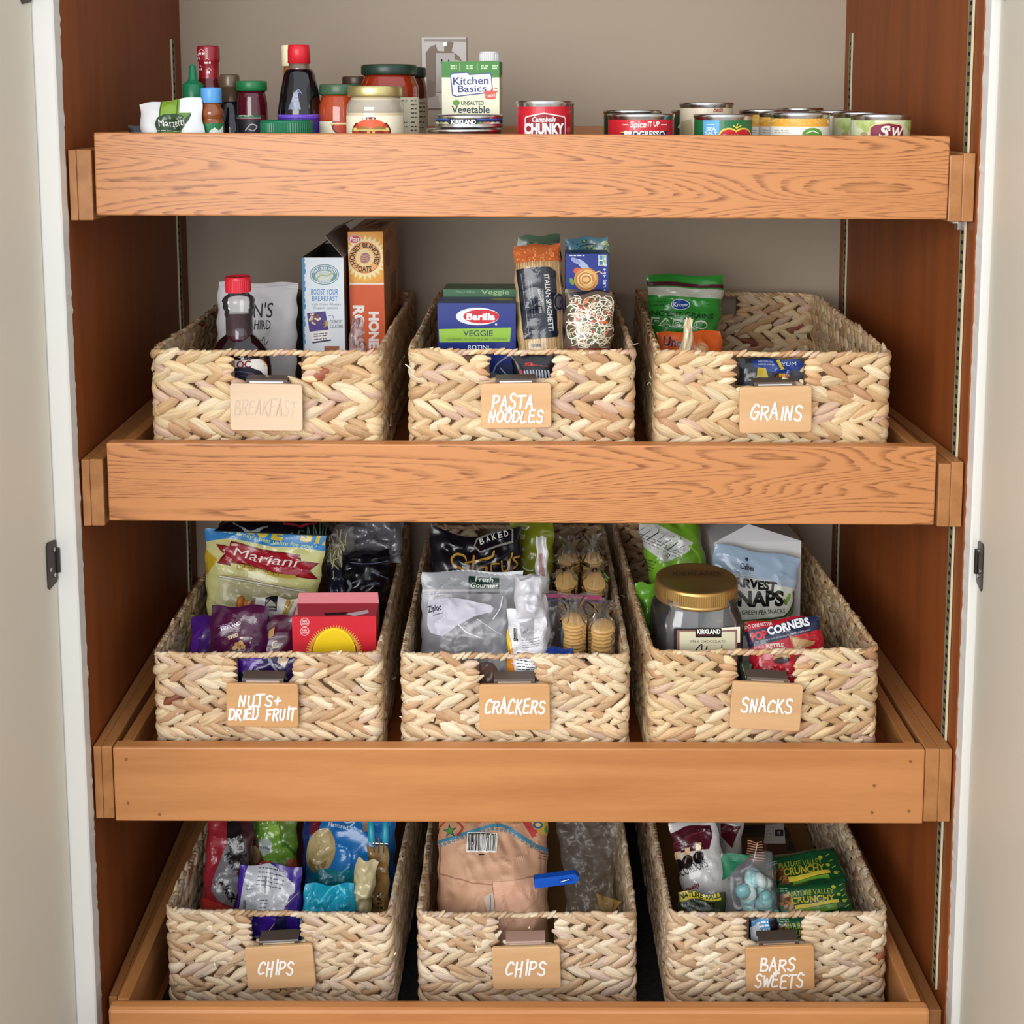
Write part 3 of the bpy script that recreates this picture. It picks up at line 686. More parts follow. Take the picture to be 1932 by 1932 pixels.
def carton(name, lab, cat, mat4, W, D, H, cols, arts=(), matn='card', group=None, top=True, part='body', parent=None, lid_cols=None):
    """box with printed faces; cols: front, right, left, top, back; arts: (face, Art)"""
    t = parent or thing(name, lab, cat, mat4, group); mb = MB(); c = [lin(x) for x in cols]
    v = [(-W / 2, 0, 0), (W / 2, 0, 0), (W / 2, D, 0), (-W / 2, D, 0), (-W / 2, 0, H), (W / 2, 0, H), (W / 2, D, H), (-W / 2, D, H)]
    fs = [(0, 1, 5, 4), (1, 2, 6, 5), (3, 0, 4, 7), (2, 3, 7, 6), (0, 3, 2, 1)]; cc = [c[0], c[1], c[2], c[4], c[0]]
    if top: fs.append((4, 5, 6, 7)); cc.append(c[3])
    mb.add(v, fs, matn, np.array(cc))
    if not top:   # open box: inner faces
        e = 0.0008; vi = [(-W / 2 + e, e, e), (W / 2 - e, e, e), (W / 2 - e, D - e, e), (-W / 2 + e, D - e, e), (-W / 2 + e, e, H), (W / 2 - e, e, H), (W / 2 - e, D - e, H), (-W / 2 + e, D - e, H)]
        mb.add(vi, [(4, 5, 1, 0), (5, 6, 2, 1), (7, 4, 0, 3), (6, 7, 3, 2), (0, 1, 2, 3)], 'paper', lin('#8f8579'))
    FS = {'front': lambda u, v, o: np.stack([u, -o + 0 * u, v], 1), 'right': lambda u, v, o: np.stack([W / 2 + o + 0 * u, u + D / 2, v], 1),
          'left': lambda u, v, o: np.stack([-W / 2 - o + 0 * u, D / 2 - u, v], 1), 'top': lambda u, v, o: np.stack([u, D / 2 + v, H + o + 0 * u], 1)}
    LIM = {'front': (-W / 2, W / 2, 0, H), 'right': (-D / 2, D / 2, 0, H), 'left': (-D / 2, D / 2, 0, H), 'top': (-W / 2, W / 2, -D if False else 0, D)}
    for face, a in arts: a.put(mb, FS[face], 'ink', 0.0002, 0.00005, LIM[face] if face != 'top' else (-W / 2, W / 2, -D / 2, D / 2))
    mb.build(part, t); return t
def bag_surface(W, H, bulge, seed, wr=0.004, top=0.35, pinch=0.0, fr=9.0, lean=None, taper=0.0, curl=0.0, bot=0.55, edge=0.0035, dip=0.0):
    """front/back sheet of a filled pouch: thin at the seals, full in the middle, with creases"""
    def S(u, v, off, side=1):
        a = np.clip(2 * u / W, -1, 1); b = np.clip(v / H, 0, 1)
        th = bulge * (np.maximum(1 - np.abs(a) ** 2.4, 0)) ** 0.62 * np.maximum(np.minimum(1, b / bot) ** 0.5 * np.minimum(1, (1 - b) / top) ** 0.75, 0)
        th = th * (1.0 if side > 0 else 0.3)
        m = (1.0 if side > 0 else 0.4) * (1 - np.abs(a) ** 6) * np.minimum(1, (1 - b) * 14) * np.minimum(1, b * 8)
        n = noise2(u / 0.1, v / 0.1, seed + side, fr / 9 * 1.3, 3); rg = 1 - 2 * np.abs(noise2(u / 0.1, v / 0.1, seed + 7 + side, fr / 9 * 1.1, 3))
        y = -side * (th + m * (wr * 0.55 * n + wr * 0.75 * rg * np.abs(rg)) + 0.0006)
        if side > 0: y = np.minimum(y, -0.0004)
        else: y = np.maximum(y, 0.0004)
        y = y + edge * np.sin(a * 3.1 + seed) * np.maximum(b - 0.72, 0) * 3.2
        x = u * (1 - taper * b) * (1 - pinch * np.sin(np.pi * np.clip(b, 0, 1)) ** 2 * np.abs(a)) + 0.0012 * np.sin(v * 170 + seed) * np.abs(a) ** 8
        if curl: y = y + curl * np.maximum(b - 0.6, 0) ** 2 * 6
        # keep the printed layer clear of the sheet
        return np.stack([x, y - side * off, v + 0.0015 * np.sin(a * 5 + seed) * b ** 8 - dip * (1 - a * a) * b ** 4], 1)
    return S
def pouch(name, lab, cat, mat4, W, H, bulge, col, art=None, seed=0, matn='film', group=None, back=None, colfn=None, part=None, parent=None, res=0.0032, rel=None, **kw):
    t = parent or thing(name, lab, cat, mat4, group); S_ = bag_surface(W, H, bulge, seed, **kw)
    nu, nv = max(12, int(W / res)), max(12, int(H / res)); us = np.linspace(-W / 2, W / 2, nu); vs = np.linspace(0, H, nv)
    U, V = np.meshgrid(us, vs, indexing='ij'); mb = MB()
    for side, cl in ((1, col), (-1, back or col)):
        G = S_(U.ravel(), V.ravel(), 0.0, side).reshape(nu, nv, 3)
        cc = lin(cl)
        if colfn and side == 1:
            um = (us[:-1] + us[1:]) / 2; vm = (vs[:-1] + vs[1:]) / 2
            cc = np.array([lin(colfn(a, b)) for a in um for b in vm])
        mb.grid(G, matn, cc, True, flip=side < 0)
    # close the rim of the two sheets
    A = S_(U.ravel(), V.ravel(), 0, 1).reshape(nu, nv, 3); B = S_(U.ravel(), V.ravel(), 0, -1).reshape(nu, nv, 3)
    for a_, b_ in ((A[0], B[0]), (B[-1], A[-1]), (B[:, 0], A[:, 0]), (A[:, -1], B[:, -1])):
        mb.grid(np.stack([a_, b_], 1)[::-1], matn, lin(col), True)
    if art:
        # the print follows the sheet itself: bilinear lookup on the same grid, pushed out along its normal
        gu = np.gradient(A, axis=0); gv = np.gradient(A, axis=1); Nn = np.cross(gu, gv); Nn /= np.linalg.norm(Nn, axis=2)[..., None] + 1e-12
        Nn = Nn * np.where(Nn[..., 1:2] > 0, -1, 1)
        dp = kw.get('dip', 0.0)
        def SG(u, v, o):
            v2 = v
            for _ in range(4 if dp else 0): v2 = v + dp * (1 - (2 * u / W) ** 2) * np.clip(v2 / H, 0, 1) ** 4
            v = v2
            fu = np.clip((u + W / 2) / W, 0, 1) * (nu - 1); fv = np.clip(v / H, 0, 1) * (nv - 1)
            i = np.minimum(fu.astype(int), nu - 2); j = np.minimum(fv.astype(int), nv - 2); du = (fu - i)[:, None]; dv = (fv - j)[:, None]
            L_ = lambda Q: Q[i, j] * (1 - du) * (1 - dv) + Q[i + 1, j] * du * (1 - dv) + Q[i, j + 1] * (1 - du) * dv + Q[i + 1, j + 1] * du * dv
            return L_(A) + L_(Nn) * o
        art.maxlen = art.maxlen or 0.0042
        art.put(mb, SG, matn if matn in ('film', 'paper', 'card') else 'ink', 0.0007, 0.00006, (-W / 2, W / 2, 0, H))
    o = mb.build(part or 'pouch', t)
    if rel is not None: o.matrix_local = rel
    return t
def cylS(r, prof=None):
    """art mapping on a cylinder (or a lathe profile given as z, r table)"""
    def f(u, v, off):
        rr = np.interp(v, prof[0], prof[1]) if prof is not None else r; th = u / r
        return np.stack([(rr + off) * np.sin(th), -(rr + off) * np.cos(th), v], 1)
    return f
def can(name, lab, cat, pos, r, H, lab_col, art=None, rot=0, group=None, rim=True, lab_mat='card', pull=False, body=None):
    t = thing(name, lab, cat, T4(*pos), group); mb = MB(); st = lin('#c9c9c8')
    mb.lathe([(0, 0.001), (r * .93, 0.0005), (r * .99, 0.001), (r, 0.003), (r * .975, 0.006), (r * .97, H - 0.006), (r * 1.0, H - 0.0035), (r * 1.0, H - 0.0008), (r * 0.985, H), (r * 0.955, H - 0.0005), (r * .945, H - 0.004), (r * .8, H - 0.0042), (r * .76, H - 0.003), (0, H - 0.003)], 'metal', st, 48)
    mb.build('can_body', t)
    lb = MB(); rl = r * 0.975; z0, z1 = (0.0065, H - 0.0075) if H > 0.06 else (0.0062, H - 0.0040)
    lb.lathe([(rl - .0004, z0), (rl, z0), (rl, z1), (rl - .0004, z1)], lab_mat, lin(lab_col), 56, smooth=False)
    if art: art.maxlen = 0.006; art.put(lb, cylS(rl), 'ink', 0.00025, 0.00004, (-rl * 3, rl * 3, z0, z1))
    lb.build('paper_label', t)
    if rot: t.rotation_euler.z = math.radians(rot)
    return t
def jar(name, lab, cat, pos, prof, parts, label=None, rot=0, group=None, n=44, sq=1.0):
    """prof: body profile; parts: list of (part name, profile, material, colour); label: (z0, z1, half angle, colour, Art)"""
    t = thing(name, lab, cat, T4(*pos), group)
    for nm, pr, mt, cl in [('jar_body', *prof)] + list(parts):
        MB().lathe(pr, mt, lin(cl), n, sq=sq).build(nm, t)
    if label:
        z0, z1, ha, cl, a = label; pz = np.array(sorted([(p[1], p[0]) for p in prof[0]])); pf = (pz[:, 0], pz[:, 1] + 0.0004); lb = MB()
        rr = float(np.interp((z0 + z1) / 2, *pf)); nu = 28; nv = 8
        U, V = np.meshgrid(np.linspace(-ha, ha, nu) * rr, np.linspace(z0, z1, nv), indexing='ij')
        lb.grid(cylS(rr, pf)(U.ravel(), V.ravel(), 0.0).reshape(nu, nv, 3), 'paper', lin(cl))
        if a: a.maxlen = 0.006; a.put(lb, cylS(rr, pf), 'ink', 0.0003, 0.00004, (-ha * rr, ha * rr, z0, z1))
        lb.build('paper_label', t)
    if rot: t.rotation_euler.z = math.radians(rot)
    return t
def ribbed_lid(mb, r, z0, z1, mat, col, n=72, top=None, amp=0.0006):
    th = np.linspace(0, 2 * np.pi, n * 2, endpoint=False); rr = r + amp * (np.arange(n * 2) % 2)
    P = np.stack([np.stack([rr * np.cos(th), rr * np.sin(th), np.full_like(th, z)], -1) for z in (z0, z0 + (z1 - z0) * .8)], 0)
    mb.grid(P, mat, lin(col), False, wrap_v=True, flip=True)
    mb.lathe([(r + amp, z0 + (z1 - z0) * .8), (r, z1 - (z1 - z0) * .06), (r * .97, z1), (r * .9, z1 - 0.0003), (r * .88, z1 - .001), (0, z1 - .001)], mat, lin(top or col), 48)
    mb.lathe([(0, z0), (r, z0)], mat, lin(col), 48)
    return mb
def frame3(bl, br, tc, yb, yt, ybr=None, mid=False):
    """leaning package: bottom corners (pixels) at depth yb, top centre (pixel) at depth yt -> matrix, width, height"""
    a = at(*bl, yb); b = at(*br, ybr if ybr is not None else yb); c = at(*tc, yt); o = (a + b) / 2
    X = (b - a) / np.linalg.norm(b - a); Z = c - o; H = np.linalg.norm(Z - X * (Z @ X)); Z = (Z - X * (Z @ X)) / H
    return mat_xyz(X, np.cross(Z, X), Z, (c - Z * H + o) / 2 if mid else c - Z * H), float(np.linalg.norm(b - a)), float(H)

def above_floor(m, W, H, gap=0.004):
    """slide the bottom edge of a leaning package up along itself until it rests on the floor of its basket"""
    M_ = np.array(m); o = M_[:3, 3]; Z = M_[:3, 2]; X = M_[:3, 0]
    tr = 2 if o[2] > 0.9 else 3 if o[2] > 0.5 else 4
    fz = zb(tr, o[0]) + 0.0068 + gap; low = o[2] - abs(X[2]) * W / 2
    if low < fz and Z[2] > 0.2:
        d = (fz - low) / Z[2]; o = o + Z * d; H = H - d
        m = m.copy()
        for i in range(3): m[i][3] = o[i]
    return m, W, H
# ------------------------------------------------------------------ wooden basket tags with metal clips
MATT['beech'] = wood('beech_tag', '#d9b184', '#c79a6a', 'X', seed=6.0, rough=0.5, coat=0.05)
MATT['beech_pale'] = wood('beech_tag_faded', '#dfc6aa', '#d2b494', 'X', seed=9.0, rough=0.6, coat=0)
MATT['beech_warm'] = wood('beech_tag_warm', '#d8a976', '#c28d58', 'X', seed=12.0, rough=0.5, coat=0.05)
def rounded(mb, W, H, r, y0, y1, mat):
    P = []
    for cx, cz, a0 in ((W / 2 - r, H - r, 0), (-W / 2 + r, H - r, 90), (-W / 2 + r, r, 180), (W / 2 - r, r, 270)):
        for k in range(6): a = math.radians(a0 + 18 * k); P.append((cx + r * math.cos(a), cz + r * math.sin(a)))
    n = len(P); v = [(x, y0, z) for x, z in P] + [(x, y1, z) for x, z in P]
    return mb.add(v, [list(range(n))[::-1] if False else list(range(n))[::1], list(range(n, 2 * n))[::-1]] + [(i, n + i, n + (i + 1) % n, (i + 1) % n) for i in range(n)], mat, (.5, .5, .5))
def basket_tag(lab, TL, TR, BL, BR, lines, mat='beech', col='#f7f4ef', wd=3.8, lipc='#5a4d44'):
    k = 0.85 if TL[1] > 1000 else 0.5
    y = 0.0180; m, W, H = frame3(BL, BR, ((TL[0] + TR[0]) / 2, (TL[1] + TR[1]) / 2), y, y - 0.001, mid=True)
    t = thing('basket_tag', lab, 'basket tag', m, 'wooden tags clipped on the baskets')
    mb = MB(); rounded(mb, W, H, 0.0045, 0, 0.005, mat); mb.build('tag_plate', t, bevel=0.001)
    a = Art(m)
    for i, (tx, x0, x1, yb, cap) in enumerate(lines): pen_text(a, tx, x0, x1, yb, cap, wd, col, seed=len(tx) + i)
    if lines:
        l = MB(); a.put(l, flatS(), 'ink', 0.0003); l.build('lettering', t)
    c = MB(); hw = W * 0.29; sec = [(0.0053, H - 0.03), (0.0053, H + 0.003), (0.0063, H + 0.0045), (0.0235, H + 0.0055 + 0.0020 * k), (0.0248, H + 0.0045 + 0.0020 * k), (0.0250, H - 0.002)]
    P = np.array([[(s * hw, yy, zz) for s in (-1, 1)] for yy, zz in sec]); c.grid(P, 'plastic', lin(lipc), False)
    c.grid(P + np.array([0, 0.0007, -0.0006]), 'plastic', lin(lipc), False, flip=True)
    c.box(-hw * .8, hw * .8, 0.0046, 0.0056, H + 0.0002, H + 0.0022, 'metal', lin('#f2f2f2'))  # pale strip added for the white highlight along the clip's front edge
    c.build('metal_clip', t); return t
basket_tag('blank looking faded wooden tag on the breakfast basket', (434, 725), (570, 724), (434, 812), (570, 814), [('BREAKFAST', 442, 560, 783, 28)], 'beech_pale', '#cbb6a2', 2.0)
basket_tag('wooden tag lettered PASTA + NOODLES in white', (908, 725), (1040, 722), (908, 809), (1040, 807), [('PASTA', 928, 1008, 770, 24), ('+', 953, 968, 780, 12), ('NOODLES', 922, 1027, 796, 21)])
basket_tag('wooden tag lettered GRAINS in white', (1395, 731), (1531, 728), (1396, 818), (1532, 815), [('GRAINS', 1416, 1516, 791, 26)])
basket_tag('wooden tag lettered NUTS + DRIED FRUIT in white', (428, 1290), (562, 1291), (427, 1371), (562, 1373), [('NUTS+', 450, 534, 1332, 20), ('DRIED FRUIT', 432, 559, 1357, 21)], 'beech_warm')
basket_tag('wooden tag lettered CRACKERS in white', (904, 1292), (1037, 1292), (905, 1379), (1038, 1378), [('CRACKERS', 915, 1030, 1346, 24)], 'beech_warm')
basket_tag('slightly tilted wooden tag lettered SNACKS in white', (1381, 1285), (1514, 1293), (1378, 1374), (1511, 1381), [('SNACKS', 1398, 1497, 1343, 25)])
basket_tag('wooden tag lettered CHIPS in white on the leftmost lowest basket', (464, 1789), (592, 1782), (465, 1869), (593, 1862), [('CHIPS', 487, 556, 1838, 24)], 'beech', lipc='#4a4038')
basket_tag('wooden tag lettered CHIPS in white on the middle lowest basket', (929, 1790), (1056, 1785), (930, 1868), (1058, 1865), [('CHIPS', 954, 1032, 1839, 25)], 'beech', lipc='#a08070')
basket_tag('wooden tag lettered BARS + SWEETS in white', (1407, 1790), (1536, 1783), (1408, 1872), (1537, 1867), [('BARS', 1434, 1503, 1831, 22), ('+', 1458, 1474, 1842, 14), ('SWEETS', 1424, 1518, 1862, 22)], 'beech_warm', lipc='#4a4038')

# ------------------------------------------------------------------ wall outlet
t = thing('wall_outlet', 'worn white wall outlet behind the green carton', 'wall outlet', T4(*at(839, 205, BACK)))
W_, H_ = 85 * mpp(BACK, 140), 134 * mpp(BACK, 140)
mb = MB(); mb.box(-W_ / 2, W_ / 2, -0.006, -0.0003, 0, H_, 'card', lin('#cfc9c4')); ca = Art(Matrix.Translation(at(839, 205, BACK)), org=(0, -0.006, 0))
# torn old paint round the plate
ca.poly([(803, 100), (812, 88), (822, 84), (826, 96), (838, 97), (838, 88), (846, 78), (856, 80), (852, 96), (866, 106), (872, 116), (858, 112), (858, 104), (824, 102), (822, 190), (806, 186)], '#9d8f80')
ca.poly([(800, 74), (880, 74), (880, 79), (800, 78)], '#b5aca6'); ca.poly([(806, 150), (820, 154), (818, 200), (804, 196)], '#8f8174'); ca.poly([(798, 188), (826, 180), (830, 202), (800, 204)], '#bdb5ae')
ca.put(mb, flatS(-0.006), 'matte'); mb.build('cover_plate', t, bevel=0.001)
r_ = MB(); cx, cz = at(841, 174, BACK)[0] - at(839, 205, BACK)[0], at(841, 174, BACK)[2] - at(839, 205, BACK)[2]
r_.box(cx - .0165, cx + .0165, -0.009, -0.006, cz, cz + 0.067, 'card', lin('#bfb8b2'))
for dz in (0.048, 0.014):
    for dx, h in ((-.006, .0085), (.006, .0075)): r_.box(cx + dx - .0011, cx + dx + .0011, -0.0093, -0.0088, cz + dz, cz + dz + h, 'matte', lin('#221d1a'))
r_.build('receptacle', t, bevel=0.0006)
sc = MB(); c0 = at(840, 84, BACK) - at(839, 205, BACK); sc.tube([(c0[0], -.006, c0[2]), (c0[0], -.0075, c0[2])], 0.0032, 'metal', lin('#a9a4a0'), 14); sc.build('screw', t)

# ------------------------------------------------------------------ top tray
def spot(u, y, v=215):
    x = at(u, v, y)[0]; return (x, y, zb(1, x) + 0.0004)
def hgt(u, vt, y):
    p = at(u, vt, y); return p[2] - zb(1, p[0])
def cyl(uL, uR, vt, y):
    """centre position, radius and height of an upright round thing spanning uL..uR with its top at row vt"""
    u = (uL + uR) / 2; p = spot(u, y, vt); return p, (uR - uL) / 2 * mpp(y, vt), hgt(u, vt, y), Art(Matrix.Translation(p), r=(uR - uL) / 2 * mpp(y, vt))

# packets at the left end
m, W, H = stand(245, 304, 236, 0.046, zb(1, -0.48) + .0005, lean=0.012, roll=1)
pouch('sauce_packet', 'small black packet lying flat at left end of the top tray', 'packet', m, W, H, 0.006, '#17181d', None, 2, wr=0.002, top=0.12)
m, W, H = stand(263, 379, 191, 0.034, zb(1, -0.46) + .001, lean=0.03, roll=-4)
m = m @ Matrix.Translation((0, 0, 0)) @ Matrix.Translation((0, 0, H)) @ Matrix.Rotation(math.radians(-7.2), 4, 'Y') @ Matrix.Translation((0, 0, -H)) if False else m
m, W, H = frame3((275, 340), (392, 325), (321, 190), 0.036, 0.060)
a = Art(m, org=(0, -0.006, 0)); a.poly([(302, 190), (337, 185), (345, 252), (304, 252)], '#7fa23a'); a.poly([(303, 190), (305, 190), (306, 252), (304, 252)], '#39611f'); a.poly([(333, 186), (335, 186), (341, 252), (339, 252)], '#39611f')
a.poly([(294, 236), (300, 224), (315, 217), (335, 217), (350, 221), (362, 216), (358, 228), (350, 240), (342, 250), (300, 252)], '#2e4a2c'); a.poly([(340, 216), (362, 214), (352, 226)], '#5f8a34')
a.text('Marzetti', 303, 351, 240, 12.5, '#f3f5ee', 0.0, rot=-3); a.lines(296, 340, [249, 253, 257], 1.2, '#e8ece4', 4)
pouch('dressing_packet', 'white and green dressing packet leaning at left end of the top tray', 'packet', m, W, H, 0.012, '#e3e4e6', a, 5, wr=0.003, top=0.25, edge=0.0015)

# green capped squeeze bottle
p, r, H, a = cyl(343, 383, 122, 0.12)
jar('sauce_bottle', 'squeeze bottle with a green nozzle cap beside left packets', 'bottle', p, ([(0, 0), (r * .95, 0), (r, .004), (r, H - .058), (r * .96, H - .05), (0, H - .05)], 'glossy', '#2b3a34'),
    [('nozzle_cap', [(r * .98, H - .050), (r, H - .048), (r, H - .0275), (r * .9, H - .026), (r * .55, H - .0225), (r * .42, H - .020), (r * .3, H - .003), (r * .24, H - .0005), (0, H)], 'plastic', '#13704a')])
# red sealed bottle
p, r, H, a = cyl(373, 413, 86, 0.15)
k = r / 20.0
t = jar('sauce_bottle', 'tall bottle with red sealed neck and dark red sauce', 'bottle', p, ([(0, 0), (33 * k, 0), (34 * k, .004), (34 * k, H * .45), (33 * k, H * .55), (26 * k, H * .68), (20 * k, H * .76), (18.3 * k, H * .80), (0, H * .80)], 'glossy', '#5a1418'),
    [])
sl = MB(); sl.lathe([(19.6 * k, H * .77), (18.6 * k, H * .80), (18.6 * k, H * .88), (20.5 * k, H * .89), (21 * k, H * .905), (21 * k, H * .98), (20 * k, H * .995), (0, H)], 'film', lin('#8e1826'), 40); a.r = r; a.maxlen = .006
for (x, y_, s_) in ((385, 102, 1), (396, 119, .9), (376, 111, .8), (379, 131, .9), (399, 137, .7)):
    a.stroke([(x - 5 * s_, y_ - 4), (x, y_ - 8), (x + 6 * s_, y_ - 4)], 1.2, '#dcb0b4'); a.lines(x - 6 * s_, x + 7 * s_, [y_], 4, '#ecd5d5', 3, True)
pf = (np.array([H * .77, H * .80, H * .88, H * .905, H * .98]), np.array([19.6 * k, 18.6 * k, 18.6 * k, 21 * k, 21 * k])); a.put(sl, cylS(r, pf), 'ink', .0003); sl.build('shrink_seal', t)
# blue cap bottle
p, r, H, a = cyl(379, 417, 165, 0.072); k = r / 19.0
a.rect(386, 230, 428, 252, '#1f7a46'); a.poly([(402, 246), (410, 240), (416, 246), (427, 236), (428, 252), (400, 252)], '#e8efe6')
jar('spice_bottle', 'small bottle with light blue cap and brown contents', 'bottle', p, ([(0, 0), (22 * k, 0), (23 * k, .003), (23 * k, H - .046), (20.5 * k, H - .043), (20.5 * k, H - .041), (23 * k, H - .037), (22.5 * k, H - .030), (18 * k, H - .026), (17.5 * k, H - .020), (0, H - .020)], 'glossy', '#8a4a26'),
    [('cap', [(19 * k, H - .0205), (19.6 * k, H - .0195), (19.6 * k, H - .004), (18.6 * k, H - .0008), (0, H)], 'plastic', '#5a9fdc')], (0.004, H - .047, 1.35, '#1f7a46', a))
# dark vinegar bottle
p, r, H, a = cyl(414, 452, 141, 0.135); k = r / 19.0
jar('vinegar_bottle', 'dark vinegar bottle with brown neck sleeve next to jar with green lid', 'bottle', p, ([(0, 0), (33 * k, 0), (34 * k, .004), (34 * k, H * .50), (30 * k, H * .60), (20 * k, H * .73), (16.5 * k, H * .78), (0, H * .78)], 'glossy', '#16131d'),
    [('neck_sleeve', [(17.4 * k, H * .765), (16.4 * k, H * .88), (18.3 * k, H * .885), (18.8 * k, H * .90), (18.5 * k, H * .98), (17 * k, H), (0, H)], 'film', '#5c4a38')])
# dark red jar with green lid
p, r, H, a = cyl(446, 503, 153, 0.125); k = r / 28.0
a.rect(447, 208, 496, 223, '#23613a'); a.rect(447, 208, 496, 209.5, '#d9c9c0'); a.rect(447, 221.5, 496, 223, '#d9c9c0'); a.text('SALSA', 456, 484, 219, 7, '#e7e9dd', .02); a.rect(447, 226, 500, 252, '#23202a'); a.stroke([(470, 245), (480, 234), (490, 238), (484, 246), (476, 243)], 2, '#b5b2b8')
jar('preserve_jar', 'jar of dark red preserve with green lid', 'jar', p, ([(0, 0), (26 * k, 0), (28 * k, .004), (28 * k, H - .030), (26 * k, H - .022), (24.5 * k, H - .013), (0, H - .013)], 'glossy', '#4d0d1e'),
    [('lid', [(27 * k, H - .0135), (28.3 * k, H - .0125), (28.3 * k, H - .002), (27 * k, H - .0003), (0, H)], 'plastic', '#1c7040')], (0.004, H - .046, 1.2, '#5a1224', a))
# amber bottle behind the soy sauce
p, r, H, a = cyl(531, 556, 86, 0.17); k = r / 13.0
a.r = 22 * k
a.rect(515, 201, 535, 248, '#d8d6cf'); a.lines(518, 530, [207, 211, 215], 1.6, '#6b6862', 2)
jar('amber_bottle', 'amber bottle with a cream cap partly hidden by the soy sauce', 'bottle', p, ([(0, 0), (23 * k, 0), (24 * k, .004), (24 * k, H * .52), (22 * k, H * .58), (14 * k, H * .72), (10 * k, H * .80), (9 * k, H * .87), (0, H * .87)], 'glossy', '#8f5a22'),
    [('cap', [(12 * k, H * .855), (13 * k, H * .86), (13 * k, H * .91), (13 * k, H * .912), (13 * k, H * .995), (12 * k, H), (0, H)], 'plastic', '#e9dfb4')], (0.01, H * .36, 1.3, '#d8d6cf', a))
# soy sauce
p, r, H, a = cyl(522, 605, 85, 0.112); k = r / 41.0
a.rect(523, 216, 606, 222, '#6b45c4'); a.rect(523, 222, 606, 250, '#46278f'); a.stroke([(524, 217), (564, 219), (604, 216)], 1.2, '#8f6fe0')
jar('soy_sauce_bottle', 'black soy sauce bottle with red flip cap and purple label', 'bottle', p, ([(0, 0), (39 * k, 0), (40.5 * k, .004), (40.5 * k, H * .50), (41.3 * k, H * .545), (40.3 * k, H * .57), (36 * k, H * .68), (29 * k, H * .80), (25 * k, H * .832), (19 * k, H * .835), (0, H * .835)], 'glossy', '#07070f'),
    [('neck', [(19.4 * k, H * .834), (19 * k, H * .885), (0, H * .885)], 'glossy', '#6b5a4e'), ('cap', [(19 * k, H * .872), (21 * k, H * .876), (20.6 * k, H * .96), (19.6 * k, H * .997), (0, H)], 'plastic', '#cf2330'),
     ('crane_emblem', [(0, H), (0, H)], 'plastic', '#cf2330')][:2], (0.004, H * .53, 1.5, '#46278f', a))
e = Art(Matrix.Translation(p), r=r, maxlen=.006); e.poly([(551, 206), (556, 190), (559, 180), (566, 171), (573, 174), (569, 177), (571, 190), (575, 206)], '#6f7690'); e.stroke([(565, 172), (571, 170), (577, 177)], 1.3, '#8990a8')
mb = MB(); e.put(mb, cylS(r, (np.array([0, H * .545, H * .57, H * .68, H * .80]), np.array([41.3, 41.3, 40.3, 36, 29]) * k)), 'film', .0004); mb.build('crane_emblem', S.objects[-1] if False else [o for o in COL.objects if o.name.startswith('soy_sauce_bottle')][0])
# low jar with a ribbed green lid
y = 0.0565; p = spot(541, y, 235); r = 48.5 * mpp(y, 235); H = hgt(541, 227, y)
t = thing('spread_jar', 'low jar showing only its ribbed green lid', 'jar', T4(*p)); MB().lathe([(0, 0), (r * .95, 0), (r, .003), (r, H - .02), (r * .93, H - .0165), (0, H - .0165)], 'glossy', lin('#c9b48a'), 44).build('jar_body', t)
ribbed_lid(MB(), r, H - .0165, H, 'plastic', '#136b48', 64, amp=.0008).build('lid', t)

# pasta sauce jars
def sauce_jar(lab, uL, uR, vt, y, col, lid, labart=None, lidm='plastic', body='glossy', lz=None, cat='jar', clear=None, ha=1.25, labcol='#e6dfc4'):
    p, r, H, a = cyl(uL, uR, vt, y); lh = .0135
    prof = [(0, 0), (r * .93, 0), (r * .99, .004), (r, .01), (r, H - .052), (r * .985, H - .044), (r * 1.0, H - .036), (r * .97, H - .028), (r * .86, H - .018), (r * .84, H - lh), (0, H - lh)]
    lidp = [(r * .86, H - lh - .0008), (r * .93, H - lh), (r * .945, H - lh + .001), (r * .945, H - .003), (r * .92, H - .0008), (r * .9, H), (r * .8, H - .0006), (0, H - .0008)]
    if labart: labart(a)
    return jar('sauce_jar', lab, cat, p, (prof, body, col), [('lid', lidp, lidm, lid)], (0.006, lz(H), ha, labcol, a) if lz else None), p, r, H
sauce_jar('jar of orange sauce with green lid and barn label', 600, 684, 160, 0.112, '#a8401c', '#3d5a40',
    lambda a: (a.ell(652, 232, 24, 20, '#efe6c8'), a.ell(654, 236, 22, 18, '#7a1f1a'), a.ell(654, 238, 17, 13, '#b03a20'), a.rect(628, 231, 700, 234, '#d8c98f')), lz=lambda H: H - .049, ha=1.1)
sauce_jar('brown lidded jar hidden behind the orange sauce jars', 644, 700, 145, 0.20, '#5a2418', '#4a3428')
def lab_big(a):
    a.lines(778, 787, [190, 197, 205, 213, 221, 230, 238, 245], 2.2, '#4a443c', 5); a.lines(763, 772, [190, 230, 238], 2, '#6b6558', 5)
sauce_jar('large jar of red pasta sauce with dark green lid', 678, 790, 123, 0.158, '#8e2a12', '#1d3328', lab_big, lz=lambda H: H - .0445, ha=1.5)
sauce_jar('second pasta sauce jar with dark lid tucked behind the large one', 738, 806, 128, 0.265, '#4f1d14', '#20302a', lambda a: a.lines(792, 803, [186, 194, 202, 210, 220, 230, 240], 2.4, '#5a5348', 8), lz=lambda H: H - .0445, ha=1.5, labcol='#c9bfa8')
